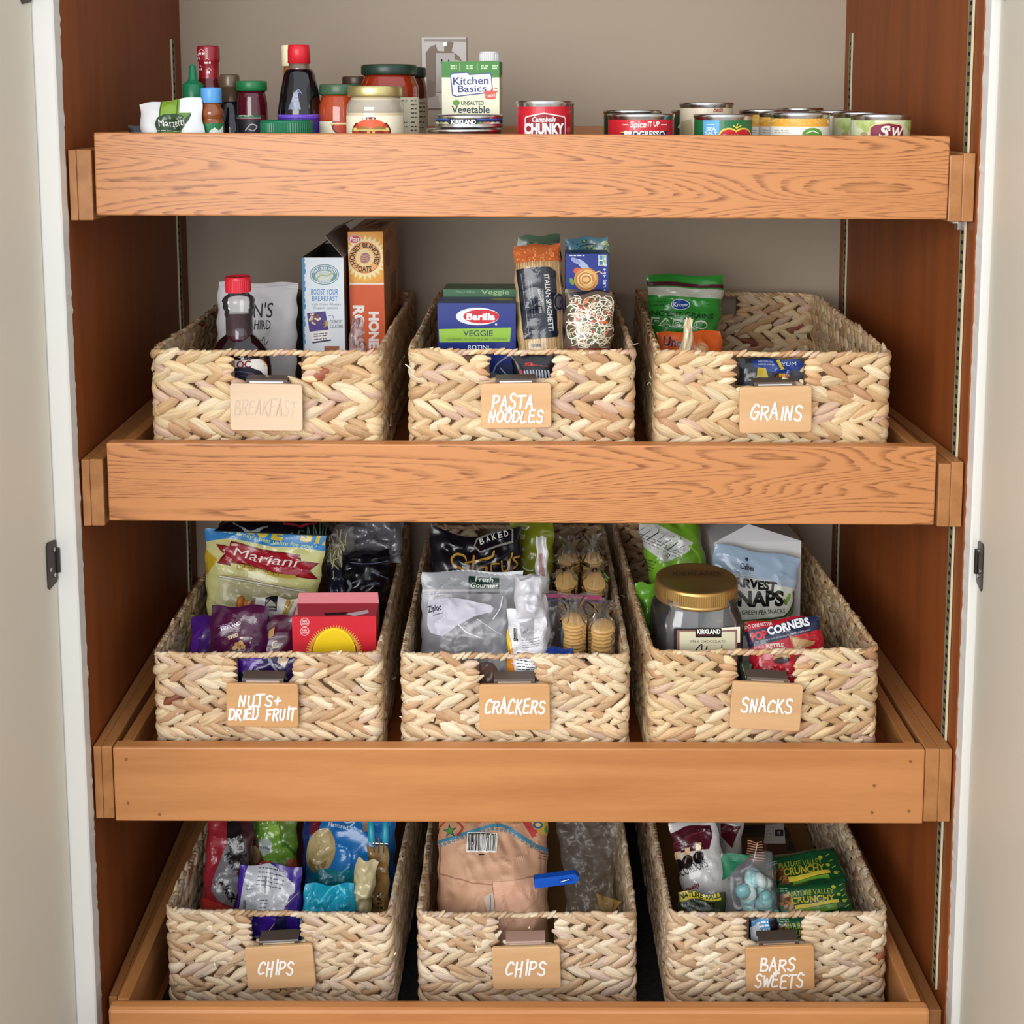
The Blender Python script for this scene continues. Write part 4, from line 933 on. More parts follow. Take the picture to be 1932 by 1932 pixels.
def lab_barn(a):
    a.ell(706, 248, 36, 28, '#4a0f14'); a.ell(706, 249, 33.5, 25.5, '#b9361f'); a.ell(706, 233, 24, 9, '#d8532a'); a.poly([(674, 240), (738, 240), (739, 246), (673, 246)], '#d9c26a'); a.poly([(680, 241), (690, 236), (706, 241), (722, 236), (733, 241), (733, 243), (680, 243)], '#8a6a2a')
    a.rect(684, 245, 729, 256, '#7d1c16'); a.rect(700, 246, 705, 252, '#e9a23c'); a.rect(709, 246, 714, 252, '#e9a23c')
t, p, r, H = sauce_jar('front jar of creamy white sauce with gold lid', 653, 762, 163, 0.070, '#cfc0a0', '#cdbf85', lab_barn, lidm='gold', lz=lambda H: H - .038, ha=1.35)
nk = MB(); nk.lathe([(r * .975, H - .036), (r * 1.002, H - .034), (r * .985, H - .026), (r * .9, H - .0185)], 'glossy', lin('#a89f90'), 44); nk.build('empty_glass_neck', t)

# broth carton
y = 0.185; m, W, H = stand(833, 942, 116, y, zb(1, -0.06) + .0005, yaw=-3)
a = Art(m); G = '#3f7f35'
a.rect(828, 108, 950, 146, G)
for x0, x1 in ((850, 862), (880, 892), (908, 921), (929, 940)): a.lines(x0, x1, [124, 129], 3, '#b9d3a8', int(x0))
for x in (867, 900): a.rect(x, 120, x + 1, 133, '#b9d3a8')
a.poly([(849, 141), (856, 137), (881, 136), (886, 140), (924, 137), (928, 142), (930, 171), (926, 175), (860, 183), (853, 180)], '#3b4a86'); a.poly([(851, 142), (857, 139), (881, 138), (886, 142), (923, 139), (926, 143), (928, 170), (925, 173), (861, 181), (855, 178)], '#f1f1ea')
a.text('Kitchen', 855, 922, 160, 14, '#24357c', .015, rot=-1.5); a.text('Basics', 864, 918, 174, 12.5, '#24357c', .015, rot=-1.5)
a.rrect(915, 172, 936, 187, 5, '#d4574e'); a.rect(913, 171, 939, 174, '#d4574e'); a.text('TASTE', 917, 935, 184, 4.5, '#f0e6d8', .02, rot=-6); a.stroke([(926, 171), (930, 166), (938, 167)], 1.5, '#d4574e')
a.ell(861, 194, 6.5, 5.5, '#5f9a3a'); a.text('UNSALTED', 870, 913, 198, 7, '#3d4a3a', .02); a.text('Vegetable', 852, 924, 213, 13, '#1f3f45', .02)
ar = Art(m, org=(W / 2, .03, 0), U=(0, 1, 0)); ar.poly([(930, 90), (970, 90), (970, 147), (930, 147)], '#2f6a2a'); ar.lines(946, 951, [127, 131], 3, '#a9c79a', 3); ar.stroke([(946, 166), (949, 172), (947, 178)], 2, '#b9433c')
t = carton('broth_carton', 'green and cream broth carton with white screw cap', 'carton', m, W, 0.06, H, ('#e3dfc0', '#cfcaa8', '#cfcaa8', '#4f8a45', '#d8d3b4'), [('front', a), ('right', ar)], 'card')
cp = MB(); ribbed_lid(cp, 0.0135, 0.001, 0.0145, 'plastic', '#d9d6d8', 30, amp=.0007); o = cp.build('screw_cap', t); o.location = (W * .30, 0.028, H)

# cans
def tc(lab, uL, uR, vt, y, col, art=None, vr=0, name='food_can', **k):
    p, r, H, a = cyl(uL, uR, vt, y)
    if art: art(a)
    return can(name, lab, 'can', p, r, H, col, a if art else None, rot=vr, **k), p, r, H
# two low cans stacked in front of the carton
y = 0.085; p, r, H, a = cyl(803, 947, 243, y)
can('food_can', 'low orange labelled can at the bottom of the two can stack', 'can', p, r, H, '#c9693c')
ztop = p[2] + H; x2 = at(885, 230, y)[0]; r2 = 64.5 * mpp(y, 230); z2 = at(885, 217, y)[2]; pp = (x2, y, ztop + .0004); a = Art(Matrix.Translation(pp), r=r2)
a.rect(810, 218, 960, 226, '#1d55b8'); a.rect(810, 226, 960, 241, '#16203a'); a.rect(852, 222, 902, 239, '#10131c'); a.text('KIRKLAND', 855, 900, 233, 8, '#eef0f4', .035); a.lines(858, 898, [236], 1.4, '#b03038', 1, False)
for i, (x, c) in enumerate(((826, '#cfc3a2'), (836, '#7f8f4c'), (845, '#c9b79a'), (908, '#6f8a45'), (916, '#b9766a'), (922, '#c98a80'), (930, '#e2dccb'), (938, '#cfc6b0'))): a.ell(x, 234, 6, 5, c)
a.rect(810, 240.5, 960, 243, '#3a7fd0')
can('tuna_can', 'flat blue can stacked on the low orange labelled can', 'can', pp, r2, z2 - ztop, '#16203a', a)
def art_chunky(a):
    a.poly([(990, 223), (992, 219), (1025, 212), (1064, 219), (1066, 223), (1066, 258), (990, 258)], '#e9dcd8'); a.poly([(992, 224), (994, 221), (1025, 214), (1062, 221), (1064, 224), (1064, 258), (992, 258)], '#8f1823')
    a.text('Campbells', 1003, 1046, 229, 9, '#f3ecec', .02, shear=.2); a.text('CHUNKY', 990, 1062, 251, 18, '#f5f2f0', .05); a.ell(1072, 244, 4, 6, '#d05a5e'); a.lines(1002, 1055, [254], 2, '#d9b25a', 2)
tc('red soup can with white lettering standing alone near the middle', 974, 1080, 191, 0.075, '#c0182a', art_chunky)
tc('can peeking out from behind the red soup can standing alone', 986, 1084, 193, 0.172, '#6b6442')
def art_prog(a):
    a.text('Spice', 1184, 1213, 239, 11, '#f3ecea', .02, shear=.12); a.text('IT UP', 1216, 1238, 237, 8.5, '#f3ecea', .03); a.rect(1171, 233.5, 1181, 235, '#eedcda'); a.rect(1241, 233.5, 1253, 235, '#eedcda')
    a.poly([(1166, 248), (1256, 246), (1248, 256), (1174, 258)], '#1f2552'); a.poly([(1166, 248), (1186, 246), (1180, 252)], '#e0b84a'); a.text('PROGRESSO', 1174, 1248, 257, 11, '#f3f1ee', .03)
tc('red can reading spice it up in front of another can', 1146, 1273, 215, 0.078, '#c3202c', art_prog)
tc('yellow and dark labelled can behind the red spice it up can', 1138, 1248, 208, 0.170, '#8a8a2c', lambda a: a.rect(1139, 214, 1150, 260, '#23301f'))
tc('green labelled can behind the cream soup can', 1267, 1368, 208, 0.262, '#23402c', lambda a: a.poly([(1275, 240), (1281, 228), (1284, 244)], '#dfe6da'))
tc('tall cream soup can standing above the green tomato can', 1282, 1384, 194, 0.168, '#d9cdb4', lambda a: (a.text('Bells', 1338, 1356, 211, 9, '#9a2b2b', .02, shear=.2), a.poly([(1283, 230), (1300, 224), (1302, 252), (1283, 254)], '#b9aa86')))
def art_dm(a):
    a.rect(1322, 222, 1349, 258, '#5fa8d6'); a.text('SEA', 1327, 1343, 245, 5.5, '#e9f2f7', .02); a.text('SALT', 1325, 1345, 253, 5.5, '#e9f2f7', .02); a.rect(1328, 233.5, 1341, 234.5, '#cfe3ef')
    R, Yl = '#c4202c', '#e8d24a'
    for c, g in ((Yl, 0), (R, 3)): a.ell(1366, 256, 19 - g, 16 - g, c); a.ell(1393, 256, 19 - g, 16 - g, c); a.rect(1366, 246 + g, 1393, 262, c)
    a.stroke([(1380, 242), (1381, 236), (1382, 233)], 2, Yl); a.stroke([(1380, 240), (1374, 236)], 2.2, Yl); a.stroke([(1381, 240), (1388, 236)], 2.2, Yl); a.text('Del Monte', 1355, 1404, 258, 6, '#f2efe4', .02, shear=.1)
tc('green tomato can with blue sea salt panel', 1309, 1420, 216, 0.074, '#1c6a3c', art_dm)
tc('olive labelled can tucked behind the green tomato can', 1303, 1400, 214, 0.128 + .044, '#7f8a40') if False else None
def art_gold(xl, w):
    def f(a):
        a.rect(xl - 10, 216, xl + w + 10, 238, '#e3a73c'); r = np.random.RandomState(3)
        for i in range(46): a.ell(xl + r.rand() * w, 221 + r.rand() * 14, 2.2, 2, '#edbd62', n=8)
        a.star(xl + w - 12, 229, 5, 2, 6, '#f7ecd0'); a.rect(xl - 10, 238, xl + w + 10, 260, '#ece8df')
        a.ell(xl + w * .60, 252, 19, 12, '#5f9a3c'); a.stroke([(xl + w * .5, 250), (xl + w * .6, 246), (xl + w * .7, 250)], 2, '#f0f3ea'); a.lines(xl + 4, xl + 26, [245, 249], 1.5, '#b9b2a4', 3)
    return f
tc('front gold and white can with a round green leaf mark', 1453, 1565, 213, 0.074, '#ece8df', art_gold(1453, 112))
tc('second gold and white can just behind the front one', 1432, 1533, 211, 0.165, '#ece8df', art_gold(1432, 101))
tc('third gold and white can farther back beside the green tomato can', 1394, 1484, 207, 0.272, '#ece8df', art_gold(1394, 90))
def art_sw(x, sc_=1.0):
    def f(a):
        r = np.random.RandomState(4)
        for q in (12, 22, 96, 104): a.ell(x + q * sc_, 228 + (q % 7), 9, 9, '#b9c982'); a.ell(x + (q + 5) * sc_, 238, 6, 10, '#a5b867')
        a.poly([(x + 22 * sc_, 258), (x + 22 * sc_, 240), (x + 30 * sc_, 233), (x + 54 * sc_, 230), (x + 76 * sc_, 233), (x + 84 * sc_, 241), (x + 84 * sc_, 258)], '#d9c28a')
        a.poly([(x + 24 * sc_, 258), (x + 24 * sc_, 241), (x + 31 * sc_, 235), (x + 54 * sc_, 232), (x + 75 * sc_, 235), (x + 82 * sc_, 242), (x + 82 * sc_, 258)], '#7d1738')
        a.text('S', x + 36 * sc_, x + 52 * sc_, 257, 20, '#f1ead9', .02, shear=.3); a.text('&', x + 48 * sc_, x + 58 * sc_, 246, 10, '#f1ead9', .01, shear=.2); a.text('W', x + 56 * sc_, x + 78 * sc_, 257, 17, '#f1ead9', .03, shear=.25)
        a.ell(x + 14 * sc_, 252, 5, 4, '#b09a6a')
    return f
tc('rightmost front can with maroon badge on pale green label', 1606, 1717, 216, 0.074, '#d3dab5', art_sw(1606))
tc('pale green labelled can second in the rightmost row', 1573, 1673, 212, 0.165, '#c9d3a6', art_sw(1573, .9))
tc('maroon and white labelled can between gold cans and pale green cans', 1528, 1618, 209, 0.262, '#cfc7b8', lambda a: a.rect(1560, 222, 1580, 260, '#8a1d33'))
tc('can at the back with only its steel rim showing', 1466, 1552, 204, 0.365, '#8f8a80')
tc('back can third in the rightmost row', 1612 - 60, 1640, 206, 0.355, '#b9c29a') if False else None
# ------------------------------------------------------------------ second tray: breakfast basket
def fl(key, x=None):
    xc, z0, H, t, x0, x1 = BASK[key]; return z0 + 0.0088
def right_art(m, W, D): return Art(m, org=(W / 2, D / 2, 0), U=(0, 1, 0))
def top_art(m, D, H): return Art(m, org=(0, D / 2, H), U=(1, 0, 0), V=(0, 1, 0))
zA, zB, zC = fl('A') + .0005, fl('B') + .0005, fl('C') + .0005
# syrup bottle
y = 0.092; x = at(450, 560, y)[0]; H = at(450, 521, y)[2] - zA; q = mpp(y, 560); hz = lambda v: at(450, v, y)[2] - zA
t = thing('syrup_bottle', 'clear ridged syrup bottle with red cap and dark contents', 'bottle', T4(x, y, zA))
b = MB(); b.lathe([(0, 0), (56 * q, 0), (60 * q, .006), (60 * q, hz(690)), (56 * q, hz(664)), (40 * q, hz(642)), (25 * q, hz(630)), (24.5 * q, hz(598)), (0, hz(597))], 'glossy', lin('#16070f'), 48, sy=0.62)
b.build('bottle_body', t)
b = MB(); b.lathe([(25.2 * q, hz(630)), (25 * q, hz(597)), (27 * q, hz(592)), (26 * q, hz(586)), (30 * q, hz(579)), (29 * q, hz(572)), (31 * q, hz(566)), (27 * q, hz(560)), (19 * q, hz(554)), (18 * q, hz(548))], 'clear', (1, 1, 1), 48); b.build('clear_neck', t)
b = MB(); b.lathe([(24 * q, hz(640)), (23.6 * q, hz(592)), (0, hz(592))], 'glossy', lin('#3d0a1c'), 40); b.build('syrup', t)
c = MB(); ribbed_lid(c, 23.5 * q, hz(550), H, 'plastic', '#d6283a', 40, amp=.0004); c.build('cap', t)
a = Art(T4(x, y - 0.62 * 58 * q, zA), maxlen=.006)
a.ell(462, 714, 44, 46, '#d08a3a'); a.ell(462, 714, 42, 44, '#e9e4dc'); a.text('OC', 447, 473, 694, 13, '#8e1f2c', .03); a.lines(448, 476, [679], 1.6, '#55504a', 2); a.poly([(420, 700), (440, 693), (470, 692), (490, 702), (504, 724), (420, 724)], '#1d1a2a'); a.stroke([(430, 706), (452, 700), (478, 706)], 2, '#5a5578'); a.stroke([(436, 714), (456, 708), (476, 714)], 1.6, '#454066')
mb = MB(); zz = (np.array([0.006, hz(690)]), np.array([1., 1.]))
a.put(mb, lambda u, v, o: np.stack([u, -(0.62 * np.sqrt(np.maximum((60 * q) ** 2 - u ** 2, 1e-6)) + o + .0002), v], 1), 'paper', .0004, .00005, (-55 * q, 55 * q, 0.004, hz(671))); mb.build('oval_label', t)
# white paper bag
m, W, H = stand(411, 561, 533, 0.215, zA, lean=0.02, roll=1)
a = Art(m, org=(0, -0.012, 0)); a.text("N'S", 481, 516, 598, 26, '#2b2b2d'); a.text('HIRD', 483, 514, 620, 17, '#2b2b2d'); a.stroke([(489, 636), (497, 643), (503, 634), (505, 648), (511, 641)], 1.6, '#3a3a3c'); a.rrect(537, 537, 560, 547, 4, '#c9c6c8'); a.rrect(538, 539, 559, 545, 3, '#dedbdd')
a.rect(412, 541, 561, 542, '#c4c2c6')
pouch('paper_bag', 'white paper bag reading N\'S HIRD behind the syrup bottle', 'bag', m, W, H, 0.035, '#d5d3d6', a, 11, matn='paper', wr=0.0025, top=0.45, bot=0.3)
m, W, H = stand(520, 577, 546, 0.30, zA, lean=0.02)
pouch('brown_bag', 'brown paper bag showing a sliver between white bag and blue cereal box', 'bag', m, W, H, 0.025, '#7d5f45', None, 13, matn='paper', wr=0.004)
# Nature's Path box, gable of open flaps
m, W, H = stand(569, 648, 486, 0.225, zA, yaw=-1); D = 0.18
a = Art(m); a.rect(560, 480, 573, 720, '#3f86b5')
for k in range(16): a.ell(572 + (k % 3), 490 + k * 11, 3, 6, '#3f86b5', n=8)
a.ell(612, 518, 27.5, 19.5, '#5f8494'); a.ell(612, 518, 26, 18, '#d9e2e4'); a.ell(612, 518, 24.5, 16.5, '#6d92a2'); a.ell(612, 520, 17, 9.5, '#cfd8c9'); a.stroke([(597, 526), (606, 519), (618, 520), (628, 514)], 3, '#a9b88e'); a.stroke([(600, 516), (610, 514), (622, 516)], 2, '#b9c8d0')
a.text("NATURES PATH", 590, 634, 507, 5.5, '#eef2f2', .02, arc=(612, 540, 31, -90, 1)); a.text('ORGANIC', 599, 625, 533, 5, '#eef2f2', .02)
a.text('BOOST YOUR', 587, 638, 556, 10.5, '#4a86bd', .01); a.text('BREAKFAST', 589, 637, 568, 9.5, '#4a86bd', .01); a.text('with these Always', 587, 643, 576, 5, '#7d8794'); a.text('Organic options', 591, 638, 583, 5, '#7d8794')
a.poly([(579, 591), (614, 587), (625, 645), (589, 649)], '#efeae6'); a.poly([(579, 591), (614, 587), (620, 622), (584, 626)], '#4b3a86'); r = np.random.RandomState(2)
for k in range(40): a.ell(582 + r.rand() * 22, 592 + r.rand() * 20, 2.2, 2, ['#d8c4a0', '#6b4a3a', '#efe0c4', '#8a5a4a'][k % 4], n=8)
for k in range(14): a.ell(611 + r.rand() * 7, 606 + r.rand() * 12, 2.2, 2, ['#c9a86e', '#8a6a4a'][k % 2], n=8)
a.lines(592, 618, [630, 634, 640], 2, '#5a5560', 4, rot=-5, c=(600, 632)); a.poly([(589, 645), (624, 640), (625, 643), (590, 648)], '#3c3458')
a.stroke([(620, 596), (627, 595), (630, 601)], 1.2, '#8a7f9a'); a.text('CRUNCHY', 622, 646, 610, 6.5, '#3c3c44'); a.text('CLUSTERS', 623, 647, 619, 6.5, '#3c3c44'); a.rect(612, 653, 640, 662, '#9a5a3a')
a.maxlen = None
r_ = right_art(m, W, D); r_.rect(640, 470, 665, 560, '#5a1722'); r_.rect(640, 545, 665, 720, '#3a2a30')
t = carton('cereal_box', 'pale blue cereal box with torn open gable top', 'box', m, W, D, H, ('#dbe3ea', '#6a2430', '#3f86b5', '#888', '#c9d3da'), [('front', a), ('right', r_)], top=False)
g = MB(); rx, rz = W * 0.13, 0.026
g.add([(-W / 2, .001, H), (-W / 2, D, H), (rx, D, H + rz), (rx, .001, H + rz), (-W / 2 + .001, .001, H - .0006), (-W / 2 + .001, D, H - .0006), (rx, D, H + rz - .0008), (rx, .001, H + rz - .0008)], [(0, 3, 2, 1), (4, 5, 6, 7)], 'paper', lin('#8b857e'))
g.build('left_flap', t); g = MB()
g.add([(W / 2, .001, H), (W / 2, D, H), (rx - .004, D, H + rz + .006), (rx - .004, .001, H + rz + .006), (W / 2, .001, H - .0008), (W / 2, D, H - .0008), (rx - .004, D, H + rz + .005), (rx - .004, .001, H + rz + .005)], [(0, 1, 2, 3), (7, 6, 5, 4), (3, 7, 4, 0)], 'paper', lin('#9a9590'))
g.add([(rx - .004, .03, H + rz + .006), (rx + .006, .03, H + rz + .016), (rx + .030, .10, H + rz + .024), (rx + .0, .11, H + rz + .008)], [(0, 1, 2, 3), (3, 2, 1, 0)], 'paper', lin('#8f8680'))
g.build('right_flap', t)
MB().box(-W / 2 + .004, W / 2 - .004, .006, D - .006, .003, H - .012, 'smoke').build('liner_bag', t)
# Honey Bunches box
m, W, H = stand(656, 722, 437, 0.250, zA, yaw=0, roll=-.6); D = 0.20
a = Art(m); a.rect(650, 430, 730, 536, '#e2973a')
for k in range(5): a.ell(690, 488, 52 - 8 * k, 60 - 9 * k, ['#e79a38', '#eba63f', '#f0b648', '#f4c65a', '#f7d67a'][k])
a.star(689, 486, 43, 33, 26, '#f6e7b0'); a.ell(688.5, 486, 30.5, 30.5, '#f2c48a'); a.ell(688.5, 486, 29.5, 29.5, '#d9722e'); a.ell(688.5, 486, 28, 28, '#f0b06a'); a.ell(688.5, 486, 17, 17, '#f2d79a')
a.text('HONEY BUNCHES', 648, 729, 467, 8.5, '#241a12', .03, arc=(688.5, 486, 19, -90, 1)); a.text('OATS', 676, 701, 512, 9.5, '#241a12', .03); a.text('of', 669, 677, 505, 7, '#241a12', .01)
a.ell(689, 487, 9, 10.5, '#a4688a', rot=20); 
for k in range(4): a.stroke([(681, 481 + 4.4 * k), (689, 483 + 4.4 * k), (697, 479 + 4.4 * k)], 1.3, '#e0b24a')
a.ell(669, 451, 12.5, 8, '#f2dfe0'); a.ell(669, 451, 11.5, 7.2, '#cf3f4f'); a.text('Post', 660, 678, 455, 8.5, '#f6eeee', .02, shear=.15)
a.rect(650, 534, 730, 537, '#f1e7dd'); a.rect(650, 537, 730, 720, '#d55a2a'); a.text('ROASTED', 667, 797, 576, 19, '#f2ece6', .05, rot=90); a.text('HONEY', 697, 783, 588, 17, '#f2ece6', .05, rot=90)
r_ = right_art(m, W, D); r_.rect(715, 405, 760, 700, '#cf9460'); r_.poly([(722, 440), (726, 440), (727, 700), (722, 700)], '#e2973a'); r_.text('LARGE SIZE', 728, 750, 456, 9, '#b9523a', .02, rot=-52); r_.ell(731, 486, 5, 16, '#b06a44'); r_.poly([(736, 520), (746, 508), (748, 560), (738, 580)], '#8a5a36')
tp = top_art(m, D, H); tp.poly([(690, 430), (716, 418), (735, 418), (716, 432)], '#b98a70'); tp.poly([(712, 425), (720, 421), (726, 421), (717, 427)], '#6f86a8'); tp.poly([(668, 434), (676, 430), (714, 415), (708, 415)], '#c47a5a')
carton('cereal_box', 'tall orange cereal box with honey dipper circle, tallest in breakfast basket', 'box', m, W, D, H, ('#e2973a', '#cf9460', '#d97a3a', '#cf9a78', '#d97a3a'), [('front', a), ('right', r_), ('top', tp)])
m, W, H = stand(655, 706, 590, 0.085, zA + .06, lean=0.02, roll=5)
MATT['pinkwrap'] = film_mat('pinkish_wrap', tint=(0.96, 0.86, 0.87), body=0.32, rough=0.16, base=(0.62, 0.47, 0.47))
pouch('plastic_bag', 'crumpled pinkish clear plastic bag in front of orange cereal box', 'plastic bag', T4(at(672, 640, .085)[0], .095, zA + .002), 0.056, H + .05, 0.022, '#c9a9a9', None, 17, matn='pinkwrap', wr=0.012, taper=0.75, top=0.6, fr=14)

# ------------------------------------------------------------------ second tray: pasta basket
m, W, H = stand(825, 973, 572, 0.125, zB, yaw=-1.5); D = 0.052
a = Art(m); a.ell(901, 597, 41, 16.5, '#d9dee6'); a.ell(907, 597, 35, 14.5, '#f0ecec'); a.ell(908, 597, 34, 13.3, '#c4202f'); a.text('Barilla', 880, 934, 603, 11.5, '#f6f4f4', .04, shear=.05); a.ell(936, 612, 2.4, 2.2, '#b9c4d6')
a.poly([(828, 621), (965, 618), (962, 645), (829, 646)], '#8fb93f'); a.text('VEGGIE', 874, 930, 634, 10.5, '#1d2a4a', .005); a.text('1/2 SERVING OF VEGETABLES PER 2 OZ SERVING', 845, 957, 642, 3.6, '#2a3a2a'); a.text('ROTINI', 883, 922, 659, 7.5, '#e6eaf2', .01)
a.stroke([(926, 722), (936, 690), (958, 672)], 3, '#8f97a6'); a.poly([(918, 700), (940, 705), (944, 730), (916, 730)], '#6d7272'); a.poly([(936, 690), (966, 684), (966, 722), (938, 712)], '#23305a'); a.stroke([(944, 694), (956, 708), (958, 716)], 2.5, '#a9b0bd')
tp = top_art(m, D, H); tp.rect(820, 555, 980, 575, '#5f6c86'); tp.ell(948, 565, 22, 2.2, '#a9b06a')
carton('pasta_box', 'blue pasta box with green veggie stripe, front of pasta basket', 'box', m, W, D, H, ('#12277a', '#1b6a3a', '#101f5e', '#5f6c86', '#12277a'), [('front', a), ('top', tp)])
m, W, H = stand(836, 979, 546, 0.186, zB, yaw=-1.5)
a = Art(m); a.rect(830, 540, 990, 575, '#3f6a4a'); a.text('Veggie', 908, 961, 555, 8, '#9dbd8c', .01); a.text('Barilla', 860, 896, 553, 5, '#7f9d80')
ra = right_art(m, W, .055); ra.rect(970, 540, 1000, 700, '#1f8a48')
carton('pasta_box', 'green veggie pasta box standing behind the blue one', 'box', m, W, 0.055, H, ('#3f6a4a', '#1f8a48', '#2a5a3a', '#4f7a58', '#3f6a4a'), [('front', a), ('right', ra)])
# spaghetti bag and the packets behind it
m, W, H = above_floor(*frame3((1000, 800), (1078, 797), (1013, 462), 0.105, 0.165)); a = Art(m, org=(0, -0.013, 0)); 
a.rect(955, 505, 1075, 800, '#c9a878'); a.poly([(960, 455), (1066, 455), (1066, 491), (968, 496)], '#c4683a'); r = np.random.RandomState(5)
for k in range(120): a.ell(966 + r.rand() * 92, 468 + r.rand() * 25, 2, 1.4, ['#e08a4e', '#b5552a', '#d9794a', '#efa56a'][k % 4], rot=r.rand() * 180, n=6)
for k in range(18): a.stroke([(970 + 5 * k, 494), (974 + 5.1 * k, 560), (986 + 4.6 * k, 700)], 1.2, ['#b8925f', '#dcc294', '#a57f4e'][k % 3], smooth=False)
a.poly([(977, 508), (1036, 504), (1047, 512), (1049, 620), (1052, 626), (1050, 636), (990, 641)], '#191d2b'); a.stroke([(985, 516), (1000, 636)], .8, '#8f95a0', False)
a.text('ITALIAN SPAGHETTI', 1026, 1132, 519, 8.5, '#d7d4cb', .015, rot=85.5); a.text('MACARONI PRODUCT', 1021, 1066, 548, 3.8, '#b9b7b0', .02, rot=86); a.text('BRONZE CUT DIES', 1015, 1061, 546, 3.8, '#b9b7b0', .02, rot=86); a.lines(1003, 1072, [530, 535], 2, '#6f7480', 3, rot=84, c=(1003, 530))
a.ell(1052, 570, 9, 17, '#8e8c88'); a.ell(1052, 570, 8, 16, '#23242c'); a.ell(1052, 570, 5, 11, '#5a5a5c'); a.lines(1003, 1020, [652], 5, '#3a3a40', 3)
pouch('spaghetti_bag', 'spaghetti bag with black label and orange top band', 'bag', m, W * 1.12, H, 0.018, '#c9a878', a, 21, wr=0.0012, top=0.12, bot=0.2, edge=0.001)
m, W, H = stand(976, 1056, 444, 0.215, zB, lean=.01, roll=-3)
a = Art(m, org=(0, -.005, 0)); a.poly([(970, 452), (990, 458), (1064, 462), (1064, 480), (970, 480)], '#24482f'); a.stroke([(978, 452), (1000, 461), (1052, 460)], 1.2, '#8a9a8a')
pouch('pasta_bag', 'packet with dark green top behind the spaghetti bag', 'bag', m, W, H, 0.012, '#4f6a52', a, 23, wr=0.003, top=0.2)
m, W, H = stand(1067, 1148, 479, 0.150, zB, yaw=-1); D = .045
a = Art(m); a.rect(1060, 474, 1155, 800, '#1c3288'); a.lines(1074, 1103, [482], 2.2, '#cdd4e6', 3); a.ell(1100, 500, 6, 16, '#a9b4d6', rot=-48); a.ell(1086, 492, 4.5, 10, '#8f9cc9', rot=-60); a.ell(1090, 511, 8, 6, '#d8573a')
for k, c in enumerate(('#c98a44', '#e2b268', '#d39a50', '#eec98a', '#c48a48', '#e8bc74')): a.ell(1106, 527, 23 - 3.3 * k, 22 - 3.2 * k, c)
for k in range(5): a.stroke([(1106 + (19 - 3 * k) * math.cos(q_ * .9 + k), 527 + (18 - 3 * k) * math.sin(q_ * .9 + k)) for q_ in range(6)], 1.3, '#f2d49c' if k % 2 else '#a8743a')
a.stroke([(1120, 516), (1130, 512), (1136, 516)], 2.4, '#e2b268'); a.ell(1079, 531, 4, 7, '#6f9a3c', rot=-25); a.rect(1129, 481, 1144, 501, '#dfe7e6'); a.rect(1130.5, 482, 1137, 490, '#4f86c9'); a.poly([(1138, 482), (1143, 482), (1143, 500), (1138, 494)], '#8fb86a'); a.rect(1130.5, 492, 1137, 500, '#3a6a9a'); a.text('1.0 LB) 454 g  e', 1143, 1215, 558, 5, '#d5dbe8', .01, rot=-90)
a.text('NET WT', 1072, 1100, 660, 6, '#d5dbe8') if False else None
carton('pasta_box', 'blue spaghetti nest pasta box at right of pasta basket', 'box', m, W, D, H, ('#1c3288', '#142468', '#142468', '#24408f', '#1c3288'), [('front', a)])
m, W, H = stand(1067, 1148, 448, 0.205, zB, lean=.008, roll=-1)
a = Art(m, org=(0, -.006, 0)); r = np.random.RandomState(6)
a.poly([(1060, 447), (1076, 452), (1094, 466), (1150, 462), (1150, 490), (1060, 490)], '#4a7a8a')
for k in range(110): x_ = 1066 + r.rand() * 82; a.ell(x_, 456 + r.rand() * 24, 2.4, 1.6, (['#3f86b5', '#5fa8d0', '#2f6a98'] if x_ < 1098 else ['#6f8a64', '#3a5a48', '#a9b890', '#23382e'])[k % 3], rot=r.rand() * 180, n=6)
a.stroke([(1092, 466), (1120, 462), (1148, 460)], 1.4, '#23332c'); a.ell(1141, 458, 6, 4, '#a9b88e')
pouch('frozen_bag', 'speckled blue and green bag behind the spaghetti nest box', 'bag', m, W, H, 0.014, '#4f7f8f', a, 27, wr=0.002, top=0.2)
# noodle dish packet
m, W, H = stand(1068, 1156, 548, 0.082, zB, lean=0.02, roll=1.5)
a = Art(m, org=(0, -.012, 0)); a.rect(1060, 546, 1165, 720, '#5f5244'); a.poly([(1074, 556), (1110, 546), (1158, 545), (1158, 553), (1112, 552), (1080, 562)], '#1d2030'); a.poly([(1120, 543), (1162, 541), (1162, 552), (1135, 547)], '#b9202c'); r = np.random.RandomState(9)
for k in range(26): a.ell(1076 + r.rand() * 76, 566 + r.rand() * 84, 7, 5, ['#6a5a48', '#8a7258', '#5a6a3a', '#4a3a30'][k % 4], rot=r.rand() * 180)
for k in range(16): a.stroke([(1074 + r.rand() * 78, 562 + r.rand() * 88) for _ in range(2)] + [(1074 + r.rand() * 78, 562 + r.rand() * 88)], 3.4, ['#b5432a', '#3f6a34', '#d06a4a', '#2f5a30'][k % 4]) if k < 5 else a.ell(1076 + r.rand() * 74, 566 + r.rand() * 84, 8, 3.4, ['#c9492e', '#3f6a34', '#d9714e', '#2f5230'][k % 4], rot=r.rand() * 180)
for k in range(140):
    cx, cy, th, R = 1078 + r.rand() * 72, 566 + r.rand() * 84, r.rand() * 6.28, 6 + r.rand() * 9
    a.stroke([(np.clip(cx + R * math.cos(th + q_), 1071, 1155), np.clip(cy + R * .8 * math.sin(th + q_), 560, 655)) for q_ in (0, .8, 1.6, 2.4)], 1.7, ['#efe6d2', '#dccfb4', '#f6f0e2', '#cbbb9c'][k % 4])
